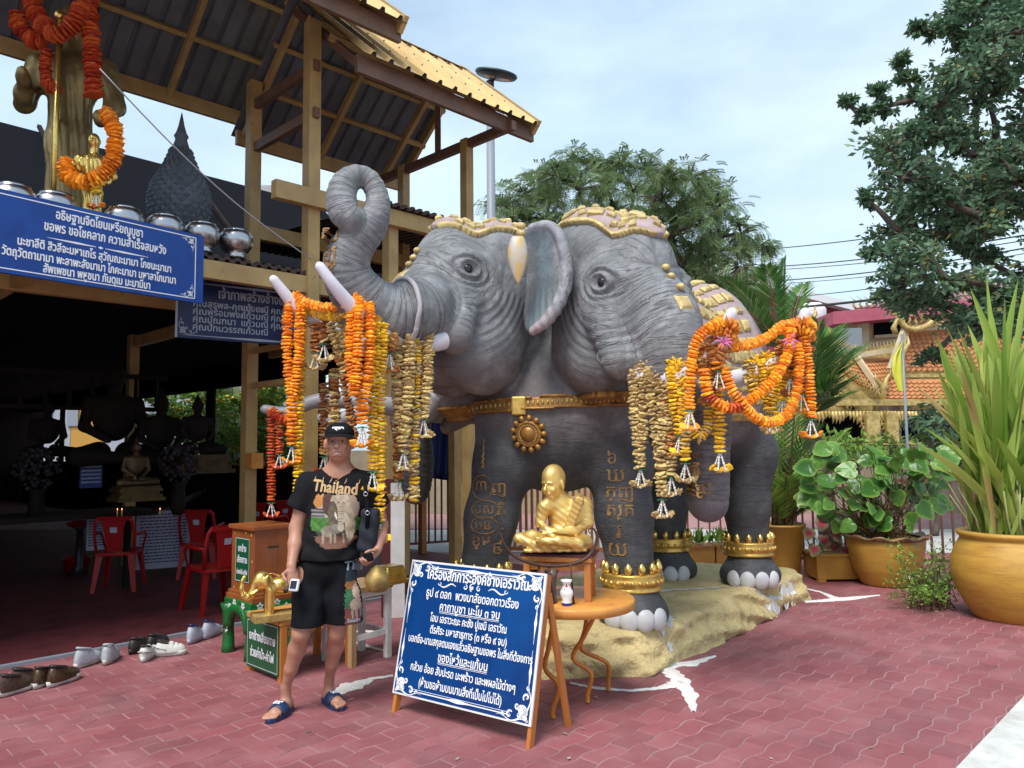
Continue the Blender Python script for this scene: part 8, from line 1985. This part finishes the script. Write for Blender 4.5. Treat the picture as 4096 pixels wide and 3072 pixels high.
# wavy rimmed pot with round leaves
p2 = gp(901, 590); PC2 = Vector((p2.x, p2.y + .30, 0)); pot2 = thing('wavy_rim_pot', 'wide mustard clay pot with a wavy dark rim', 'plant pot', PC2); b = MB()
b.lathe([(.24, 0), (.27, .03), (.36, .22), (.40, .42), (.405, .50), (.395, .52)], PC2, 40); b.build('pot', 'potter', pot2)
b = MB(); V = []; n_ = 48
for (r, z, wv_) in ((.40, .515, .0), (.445, .535, .018), (.455, .555, .022), (.43, .56, .016), (.36, .54, .0)):
    for k in range(n_): a = 6.2832 * k / n_; w_ = math.sin(a * 11); V.append(PC2 + Vector(((r + wv_ * .6 * w_) * math.cos(a), (r + wv_ * .6 * w_) * math.sin(a), z + wv_ * w_)))
b.add(V, [(i * n_ + k, i * n_ + (k + 1) % n_, (i + 1) * n_ + (k + 1) % n_, (i + 1) * n_ + k) for i in range(4) for k in range(n_)], True); b.build('wavy_rim', mat('dark glazed rim', (.12, .08, .05), .5, 0, (.35, .20, .08), 8), pot2); b = MB(); b.lathe([(.37, .49), (.37, .50), (.01, .51)], PC2, 20); b.build('soil', 'soil', pot2)
rl_ = thing('round_leaf_plant', 'plant with big round glossy leaves growing in the wavy rimmed pot', 'plant', PC2 + ZZ * .5)
lfs = []
rr_ = random.Random(4)
for k in range(150):
    x = rr_.uniform(1738, 2045); y = rr_.uniform(962, 1135); 
    if (x < 1765 and y < 1000) or (y > 1095 and (x < 1780 or x > 1975)): continue
    c = a2(x, y, PC2.y - .40 + rr_.uniform(-.05, .75)); dd = Vector((c.x - PC2.x + rr_.uniform(-.2, .2), rr_.uniform(-.5, .3), rr_.uniform(-.7, .1))); s_ = rr_.uniform(.13, .22)
    bigleaf(rl_, PC2 + Vector((rr_.uniform(-.22, .22), rr_.uniform(-.15, .15), .50)), c, dd, Vector((rr_.uniform(-.5, .5), -.85, rr_.uniform(.2, .9))), s_, s_ * 1.1, M['leafR'], None, .8, cup=-.15 + .3 * rr_.random())
for k in range(9): 
    a = random.uniform(0, 6.28); r = random.uniform(.05, .28); b = MB(); s0 = PC2 + Vector((r * math.cos(a), r * math.sin(a), .5)); b.tube([s0, s0 + Vector((random.uniform(-.12, .12), random.uniform(-.1, .1), .3)), s0 + Vector((random.uniform(-.35, .35), random.uniform(-.2, .2), .55))], .008, 5); b.build('stem', 'barkd', rl_)
# big round pot with strap leaves
PC3 = Vector((4.50, 7.05, 0)); pot3 = thing('big_round_pot', 'large round mustard clay jar at the right edge', 'plant pot', PC3); b = MB()
b.lathe([(0.309, 0), (0.337, .015), (0.400, .12), (0.473, .26), (0.505, .40), (0.496, .52), (0.455, .63), (0.414, .70), (0.410, .72), (0.432, .735), (0.441, .755), (0.432, .775), (0.400, .78), (0.382, .75), (0.364, .68), (0.009, .66)], PC3, 56); b.build('jar', 'potter', pot3); b = MB(); b.lathe([(.41, .69), (.41, .70), (.01, .72)], PC3, 24); b.build('soil', 'soil', pot3)
stp = thing('strap_leaf_plant', 'tall clump of pale green upright strap leaves in the large round jar', 'plant', PC3 + ZZ * .7)
rr_ = random.Random(31)
tipl = [(1975, 830), (1990, 920), (2030, 760), (2060, 730), (2095, 620), (2130, 590), (2128, 700), (2170, 640), (2150, 770), (2200, 600), (2185, 720), (2230, 560), (2250, 660), (2210, 780), (2100, 800), (2070, 860), (2010, 870), (2040, 940), (2000, 1000), (2090, 700), (2050, 820), (2120, 850), (2160, 860), (2190, 850), (2235, 780), (2270, 720), (2290, 820), (2110, 930), (2075, 950), (2030, 1010), (2150, 940), (2200, 930), (2240, 900), (2140, 660), (2215, 690), (2260, 600), (2300, 700), (2050, 900), (2330, 780), (2180, 780), (1985, 960), (2015, 830)]
tipl += [(rr_.uniform(2010, 2330), rr_.uniform(690, 1000)) for _ in range(60)]
for i, (x, y) in enumerate(tipl):
    Yt = PC3.y + rr_.uniform(-.55, .45); tp = a2(x, y, Yt); bs_ = PC3 + Vector((rr_.uniform(-.30, .30), rr_.uniform(-.25, .25), .70)); L_ = (tp - bs_).length; side = Vector((rr_.uniform(-1, 1), rr_.uniform(-1, 1), 0)).normalized(); w0 = rr_.uniform(.07, .11); V = []; m_ = bs_.lerp(tp, .5); m_.x = m_.x * .5 + bs_.x * .5 + (tp.x - bs_.x) * .10; m_.z += .08 * L_
    k_ = 12
    for q in range(k_ + 1):
        t_ = q / k_; p = bs_ * (1 - t_) ** 2 + m_ * (2 * t_ * (1 - t_)) + tp * t_ * t_; w = w0 * (.35 + .65 * min(1, t_ / .45)) * (1 - max(0, (t_ - .72) / .28) ** 1.6); V += [p + side * w * .5, p + Vector((0, .012, 0)) * (1 - t_) + side.cross(ZZ) * w * .16, p - side * w * .5]
    b = MB(); b.add(V, [(3 * q + c_, 3 * q + c_ + 1, 3 * q + c_ + 4, 3 * q + c_ + 3) for q in range(k_) for c_ in (0, 1)], True); o = b.build('strap_leaf', M['leafS'], stp); r = rr_.random() * .86 if i % 13 else .98; at_ = o.data.attributes.new('rnd', 'FLOAT', 'POINT'); at_.data.foreach_set('value', np.clip(np.repeat(r + .12 * np.sin(np.arange(k_ + 1) * .8), 3) - .25 * np.repeat(np.linspace(0, 0, k_ + 1), 3), 0, 1).astype(np.float32))
for k in range(60):
    a = rr_.uniform(0, 6.28); r = rr_.uniform(.05, .36); s0 = PC3 + Vector((r * math.cos(a), r * math.sin(a), .68)); b = MB(); h = rr_.uniform(.35, .6); b.tube([s0, s0 + Vector((r * .15 * math.cos(a), 0, h * .5)), s0 + Vector((r * .55 * math.cos(a), r * .3 * math.sin(a), h))], [.013, .012, .008], 5, flat=.6); b.build('leaf_base', mat('pale leaf base', (.42, .38, .18), .6, 0, (.25, .30, .10), 5) if k == 0 else bpy.data.materials['pale leaf base'], stp)
# weedy flowering shrub between the pots
wd_ = thing('wild_shrub', 'low sprawling weedy shrub with white flowers between the two right pots', 'shrub', gp(938, 608)); PP = []; DD = []; b = MB(); rr_ = random.Random(2)
for k in range(46):
    s0 = gp(rr_.uniform(905, 960), rr_.uniform(600, 612)); e = at(rr_.uniform(885, 962), rr_.uniform(535, 608), s0.y - rr_.uniform(0, .3)); e.z = max(e.z, .05); m_ = s0.lerp(e, .5) + ZZ * .08; b.tube([s0, m_, e], [.005, .004, .0015], 4)
    for j in range(34): t_ = rr_.uniform(.2, 1); p = s0.lerp(e, t_) + ZZ * .08 * math.sin(math.pi * t_) + Vector((rr_.gauss(0, .035), rr_.gauss(0, .035), rr_.gauss(0, .03))); PP.append(tuple(p)); DD.append((rr_.gauss(0, 1), rr_.gauss(0, 1), rr_.gauss(.2, .8)))
b.build('stems', 'barkd', wd_); D_ = unit(np.array(DD)); leaves_mesh(np.array(PP), D_, unit(np.cross(D_, rng.normal(size=D_.shape))), .042, .018, 'leaves', M['leafC'], wd_)
for (u, v) in ((908, 576), (922, 584), (932, 597), (915, 600)):
    c = at(u, v, 7.75); b = MB()
    for q in range(5): a = 1.2566 * q; b.prism([c, c + Vector((.018 * math.cos(a + .4), -.006, .018 * math.sin(a + .4))), c + Vector((.034 * math.cos(a), -.010, .034 * math.sin(a))), c + Vector((.018 * math.cos(a - .4), -.006, .018 * math.sin(a - .4)))], (0, -1, 0), .002)
    b.build('white_flower', 'whitepaint', wd_)
# orange planter boxes behind the hind legs
for i, (x0, x1) in enumerate(((1478, 1538), (1541, 1580))):
    A = g2(x0, 1233); Yp = 8.95; xa, xb = a2(x0, 1230, Yp).x, a2(x1, 1230, Yp).x; o = thing('planter_box', ('longer' if i == 0 else 'shorter') + ' orange planter box standing by the fence between the hind legs', 'planter', ((xa + xb) / 2, Yp, 0)); b = MB(); b.box(((xa + xb) / 2, Yp, .22), (xb - xa, .30, .40)); b.build('box', 'woodyel', o, bev=.006); b = MB(); b.box(((xa + xb) / 2, Yp, .425), (xb - xa + .03, .33, .03)); b.build('rim', 'wood', o)
    PP = [((xa + xb) / 2 + random.gauss(0, .1), Yp + random.gauss(0, .05), .44) for _ in range(26)]; DD = unit(np.array([(random.gauss(0, .7), random.gauss(0, .5), 1) for _ in range(26)])); leaves_mesh(np.array(PP), DD, unit(np.cross(DD, rng.normal(size=DD.shape))), .22, .05, 'leaves', M['leafC'], o)

# ================================================================== LAMP POST, FLAG POLE, WIRES
lpo = thing('solar_lamp_post', 'tall grey lamp post with a round dark solar lamp above the pavilion roof', 'lamp post', Vector((a2(1060, 455, 13).x, 13, 0)))
pt = a2(1052, 170, 13); pbx = a2(1061, 455, 13); b = MB(); b.tube([Vector((pbx.x, 13, 0)), Vector((pbx.x, 13, pt.z - .05))], [.085, .07], 14); b.build('pole', 'grey', lpo)
hd_ = a2(1072, 160, 12.8); b = MB(); b.lathe([(.02, -.06), (.34, -.045), (.37, -.01), (.36, .02), (.02, .05)], (0, 0, 0), 32); Rt = Matrix.Rotation(R(14), 3, 'X') @ Matrix.Rotation(R(10), 3, 'Y'); b.v = [hd_ + Rt @ v for v in b.v]; b.build('lamp_head', mat('dark green lamp housing', (.012, .025, .028), .45), lpo)
for (dx, dy) in ((-.10, -.02), (.15, .05)): b = MB(); b.obox(hd_ + Rt @ Vector((dx, dy, -.058)), tuple(Rt.col[i].copy() for i in range(3)), (.085, .085, .006)); b.build('light_panel', mat('amber lamp panel', (.55, .38, .20), .4) if dx < 0 else bpy.data.materials['amber lamp panel'], lpo)
b = MB(); b.beam(Vector((pbx.x, 13, pt.z - .05)), hd_ - ZZ * .02, .06, .06); b.build('bracket', 'darksteel', lpo)
fp = a2(1960, 965, 12.0); fpo = thing('flag_pole', 'thin grey pole with a limp yellow pennant in front of the orange temple roof', 'flag', Vector((fp.x, 12, 0))); b = MB(); ft_ = a2(1948, 722, 12.0); b.tube([Vector((fp.x, 12, 0)), fp, ft_], .022, 8); b.build('pole', 'grey', fpo)
b = MB(); V = []
edge = [(1949, 735), (1950, 760), (1951, 800), (1952, 845)]; oute = [(1948, 738), (1930, 770), (1926, 800), (1940, 845)]
for (a_, c_) in zip(edge, oute):
    for q in range(7): p = a2(a_[0] + (c_[0] - a_[0]) * q / 6, a_[1] + (c_[1] - a_[1]) * q / 6, 12.0); V.append(p + Vector((0, .05 * math.sin(q * 2.1), 0)))
b.add(V, [(7 * i + q, 7 * i + q + 1, 7 * i + q + 8, 7 * i + q + 7) for i in range(3) for q in range(6)], True); b.build('pennant', mat('yellow flag cloth', (.62, .62, .08), .8), fpo)
for i, (p, q, r) in enumerate((((1640, 540, 24), (2260, 452, 15), .014), ((1690, 575, 24), (2260, 500, 15), .016), ((1690, 582, 24), (2260, 512, 15), .011), ((1700, 605, 24), (2260, 528, 15), .016), ((1730, 640, 24), (2260, 556, 15), .012), ((1660, 668, 24), (2270, 588, 13), .034), ((1700, 612, 24), (2260, 540, 15), .009))):
    A, B = a2(*p), a2(*q); b = MB(); b.tube([A.lerp(B, k / 16) - ZZ * (.10 * math.sin(math.pi * k / 16)) for k in range(17)], r, 5); tag(b.build('power_line', 'black'), ['topmost thin power line crossing the sky at right', 'second power line from the top at right', 'thin power line right under the second one', 'power line in the middle of the bundle', 'lower power line just above the temple roof', 'thick black cable crossing low in front of the temple roof', 'faint thin line below the middle power line'][i], 'power line')

# ================================================================== TEMPLE AND RED BUILDING
YT = 21.0
m_tile = mat('orange roof tile', (.55, .23, .085), .6, 0, (.44, .17, .06), 5); m_cream = mat('cream plaster', (.62, .52, .34), .7, 0, (.50, .41, .26), 3); m_mar = mat('maroon roofing', (.26, .045, .06), .7, 0, (.20, .035, .045), 1.5, stretch=(4, 1, 1)); m_pinkr = mat('pink parapet', (.45, .10, .15), .7, 0, (.36, .08, .12), 3)
m_gt = mat('temple gold', (.64, .50, .20), .5, .25, (.34, .23, .07), 7)
tm = thing('temple', 'ornate golden temple with orange tiled roofs and gilded gables at right', 'temple', (a2(2000, 960, YT).x, YT, 0))
def tp(x, y, dY=0): return a2(x, y, YT + dY)
def tiles(c00, c10, c01, c11, nu, nv, name='roof_tiles'):
    """scalloped tiles over the quad: c00 top-left, c10 top-right, c01 bottom-left, c11 bottom-right"""
    N = (c10 - c00).cross(c01 - c00).normalized(); N = N if N.y < 0 else -N; b = MB()
    for j in range(nv):
        for i in range(nu):
            off = .5 * (j % 2); u0, u1 = (i + off) / (nu + .5), (i + off + .96) / (nu + .5); v0, v1 = j / nv, min(1.02, (j + 1.35) / nv)
            f = lambda u, v, l: (c00.lerp(c10, u)).lerp(c01.lerp(c11, u), v) + N * l
            um = (u0 + u1) / 2; b.add([f(u0, v0, .01), f(u1, v0, .01), f(u1, v0 * .35 + v1 * .65, .035), f(um, v1, .05), f(u0, v0 * .35 + v1 * .65, .035)], [(0, 1, 2, 3, 4)])
    b.add([c00, c10, c11, c01], [(0, 1, 2, 3)]); return b.build(name, m_tile, tm, kind='stuff')
b = MB(); b.prism([tp(1760, 780, .7), tp(1960, 735, .7), tp(2300, 715, .7), tp(2300, 895, .7), tp(1700, 895, .7)], (0, 1, 0), .2); b.build('rear_wall', m_gt, tm)
tiles(tp(1965, 718), tp(2300, 690), tp(1935, 800), tp(2300, 800), 30, 10)
tiles(tp(1925, 820, -.6), tp(2300, 818, -.6), tp(1905, 862, -.9), tp(2300, 862, -.9), 32, 5)
tiles(tp(1765, 758, -.2), tp(1850, 772, 0), tp(1850, 830, -.7), tp(1905, 850, -.6), 14, 8)
tiles(tp(1852, 775, 0), tp(1945, 770, .2), tp(1900, 845, -.5), tp(1930, 835, -.3), 10, 8)
def gbeam(p, q, w, h, m=m_cream, nm='roof_trim'): b = MB(); b.beam(p, q, w, h); return b.build(nm, m, tm)
gbeam(tp(1950, 712, -.1), tp(2300, 684, -.1), .12, .16); gbeam(tp(1745, 745, -.3), tp(1850, 768, -.1), .12, .14); gbeam(tp(1850, 768, -.1), tp(1955, 752, -.1), .12, .14); gbeam(tp(1955, 715, -.2), tp(1925, 800, -.5), .12, .22); gbeam(tp(1850, 770, -.2), tp(1905, 848, -.8), .1, .14)
gbeam(tp(1925, 812, -.5), tp(2300, 808, -.5), .12, .1, m_gt); gbeam(tp(1780, 870, -1), tp(2300, 868, -1), .2, .16, m_gt, 'eave')
# flame finials (bai raka) along ridges and gables
def flame(p, s, d=1, lean=.4):
    b = MB(); pts = [p, p + Vector((d * s * .25, 0, s * .35)), p + Vector((d * s * .10, 0, s * .7)), p + Vector((d * s * lean, 0, s))]; b.tube(pts, [s * .16, s * .15, s * .08, s * .01], 5, flat=.5); return b
def flames(A, B, n_, s, d=1, name='ridge_flame'):
    for i in range(n_): flame(A.lerp(B, i / max(1, n_ - 1)), s * random.uniform(.85, 1.1), d).build(name, m_gt, tm)
flames(tp(1770, 740, -.3), tp(1850, 758, -.1), 17, .22); flames(tp(1862, 758, -.1), tp(1945, 745, -.1), 12, .2); flames(tp(1745, 745, -.8), tp(1895, 860, -1.2), 26, .30, 1); flames(tp(1720, 742, -.8), tp(1700, 860, -1.2), 8, .3, -1)
# tall curled chofa finials
for (x, y, s, d) in ((1745, 750, 1.1, -1), (1765, 765, .9, 1), (1950, 800, .9, -1), (1935, 720, .55, -1), (1905, 862, .7, 1), (1915, 845, .6, -1)):
    p = tp(x, y, -.9); b = MB(); b.tube([p, p + Vector((d * s * .10, 0, s * .25)), p + Vector((-d * s * .03, 0, s * .55)), p + Vector((-d * s * .22, 0, s * .8)), p + Vector((-d * s * .20, 0, s))], [s * .12, s * .13, s * .09, s * .05, s * .01], 6); b.build('chofa_finial', m_gt, tm)
    for k in range(7): flame(p + Vector((d * s * .05 * math.sin(k), 0, s * (.05 + .11 * k))), s * .20, d if k % 2 else -d, .9).build('finial_flame', m_gt, tm)
# golden naga roof ornament
b = MB(); b.tube(smoothchain([tp(1925, 680, -.3), tp(1945, 676, -.3), tp(1950, 700, -.3), tp(1970, 712, -.3), tp(2000, 705, -.3), tp(2020, 690, -.3), tp(2040, 700, -.3)], [1] * 7, 4)[0], [.04 + .05 * math.sin(math.pi * i / 24) for i in range(25)], 8); b.build('naga_ornament', m_gt, tm)
for k in range(16): flame(tp(1940 + k * 7, 700 - 6 * math.sin(k), -.3), .30, 1 if k % 2 else -1, .7).build('naga_crest', m_gt, tm)
# gilded gable wall with carved scrolls
b = MB(); b.prism([tp(1735, 750, -.7), tp(1770, 762, -.7), tp(1885, 865, -.7), tp(1885, 890, -.7), tp(1690, 890, -.7), tp(1695, 860, -.7)], (0, 1, 0), .15); b.build('gable', m_gt, tm)
for k in range(90):
    x = random.uniform(1700, 1870); y = random.uniform(790, 885)
    if y < 760 + (x - 1735) * .85 + 18: continue
    b = MB(); scroll(b, tp(x, y, -.78), Vector((1, 0, 0)), ZZ, random.uniform(.08, .16), Vector((0, -1, 0)), random.uniform(0, 6), 1.2, .35, random.choice((-1, 1)), .0); b.v = b.v + [p + Vector((0, .07, 0)) for p in b.v]; n_ = len(b.v) // 2; b.f += [(i, i + 2, n_ + i + 2, n_ + i) for i in range(0, n_ - 2)]; b.sm += [False] * (n_ - 2); b.build('carved_scroll', 'goldpale', tm)
# hanging fringe, columns and dark openings
b = MB(); b.prism([tp(1690, 890, -.3), tp(2300, 880, -.3), tp(2300, 1000, -.3), tp(1690, 1000, -.3)], (0, 1, 0), .1); b.build('interior_shade', 'dark', tm)  # near black sheet put in for the shade inside the temple
for k in range(70):
    x = 1700 + k * 7.5; p = tp(x, 888, -1); b = MB(); l_ = .12 + .2 * abs(math.sin(k * .55)) + random.uniform(0, .06); b.tube([p, p - ZZ * l_ * .6 + Vector((.03, 0, 0)), p - ZZ * l_], [.05, .045, .005], 5); b.build('fringe_pendant', m_gt, tm)
for (x, w_) in ((1883, .34), (1925, .30), (2110, .3), (1720, .3)):
    c = tp(x, 970, -1); b = MB(); b.box((c.x, c.y, tp(x, 890, -1).z / 2), (w_, w_, tp(x, 890, -1).z)); cl_ = b.build('column', m_gt, tm)
    for sg in (-1, 1):
        for k in range(7): p = tp(x, 895 + k * 9, -1) + Vector((sg * (w_ / 2 + .28 - k * .045), 0, 0)); flame(p, .26, -sg, .9).build('bracket_flame', m_gt, tm)
b = MB(); c = tp(1905, 955, -.8); b.box((tp(1925, 940, -.4).x, YT - .38, 2.0), (.55, .05, 1.6)); b.build('curtain', mat('pale curtain', (.30, .24, .22), .8), tm)
gbeam(tp(1880, 958, -1.1), tp(2060, 957, -1.1), .06, .06, m_gt, 'railing'); gbeam(tp(1880, 975, -1.1), tp(2060, 975, -1.1), .5, .12, m_cream, 'plinth')
# pink parapet building behind the temple
bb_ = thing('pink_roof_building', 'cream building with a pink parapet roof behind the temple', 'building', (a2(1950, 960, 25).x, 25, 0))
def t2(x, y, dY=0): return a2(x, y, 25 + dY)
b = MB(); p = [t2(1845, 680), t2(2300, 655), t2(2300, 780), t2(1845, 780)]; b.prism([p[3], p[2], p[1], p[0]], (0, 1, 0), 1.5); b.build('wall', m_cream, bb_)
b = MB(); b.prism([t2(1800, 700, -1), t2(2300, 652, -1), t2(2300, 630, -1), t2(1800, 673, -1)], (0, 1, 0), 3); b.build('parapet', m_pinkr, bb_)
b = MB(); b.prism([t2(1890, 690, -.1), t2(1965, 683, -.1), t2(1965, 725, -.1), t2(1890, 730, -.1)], (0, 1, 0), .1); w = b.build('window', 'dark', bb_)
b = MB(); b.beam(t2(1888, 728, -.15), t2(1966, 722, -.15), .1, .1); b.build('sill', m_cream, w)
b = MB(); b.beam(t2(1858, 675, -.2), t2(1858, 780, -.2), .4, .4); b.build('pilaster', m_cream, bb_)
for k in range(26): p = t2(1850 + k * 14, 652 - k * 1.4 - (k > 12) * 0, -.8) if k < 26 else 0; flame(p - ZZ * .25, .42, -1, .5).build('ridge_flame', 'goldpale', bb_)
b = MB(); b.prism([t2(1850, 665, -.5), t2(2050, 620, -.5), t2(2300, 600, -.5), t2(2300, 640, -.5)], (0, 1, 0), .3); b.build('upper_roof', mat('mauve roof', (.38, .26, .32), .7), bb_)
# big maroon shed roof
rb = thing('maroon_building', 'big maroon metal sided building with white roof trim behind the palms', 'building', (a2(1600, 960, 32).x, 32, 0))
def t3(x, y, dY=0): return a2(x, y, 32 + dY)
def onm(x): return 575 + (x - 1480) * .262
xs_ = list(range(1440, 1970, 10))
for i in range(len(xs_) - 1):
    x0, x1 = xs_[i], xs_[i + 1]; b = MB(); y0, y1 = (onm(x0) if x0 > 1500 else 578), (onm(x1) if x1 > 1500 else 578); b.prism([t3(x0, 820), t3(x1 - .6, 820), t3(x1 - .6, y1), t3(x0, y0)], (0, 1, 0), .25 + .05 * (i % 2)); b.v = [v + Vector((0, .05 * (i % 2), 0)) for v in b.v]; b.build('cladding_panel', m_mar, rb)
b = MB(); b.beam(t3(1480, 571, -.3), t3(1890, 678, -.3), .5, .30); b.build('roof_trim', mat('white roof trim', (.62, .63, .66), .6), rb)
ct = thing('water_tank', 'small white water tank on the maroon roof edge', 'tank', t3(1740, 700, -4)); b = MB(); b.lathe([(.5, 0), (.5, .75), (.35, .95), (.02, 1)], t3(1755, 712, -4), 20); b.build('tank', 'whitepaint', ct)
ac_ = thing('roof_unit', 'grey box unit on the roof behind the temple finials', 'air conditioner', t3(1820, 740, -6)); b = MB(); c = a2(1818, 722, 24); b.box((c.x, 24, c.z - .2), (1.0, .6, .7)); b.build('casing', 'grey', ac_)
# rear greenery that closes the horizon
ft = []; rr_ = random.Random(40)
for k in range(70): ft.append(cl(rr_.uniform(930, 2300), rr_.uniform(900, 975), 27 + rr_.uniform(-1, 1), rr_.uniform(.6, 1.1)))
tree('background_hedge', 'distant green hedge closing the view beyond the lane', 'hedge', Vector((a2(1500, 1000, 27).x, 27, 0)), ft, M['leafB'], .30, .12, 10, None, .08, a2(1500, 1000, 27), 8, .3, seedv=41)
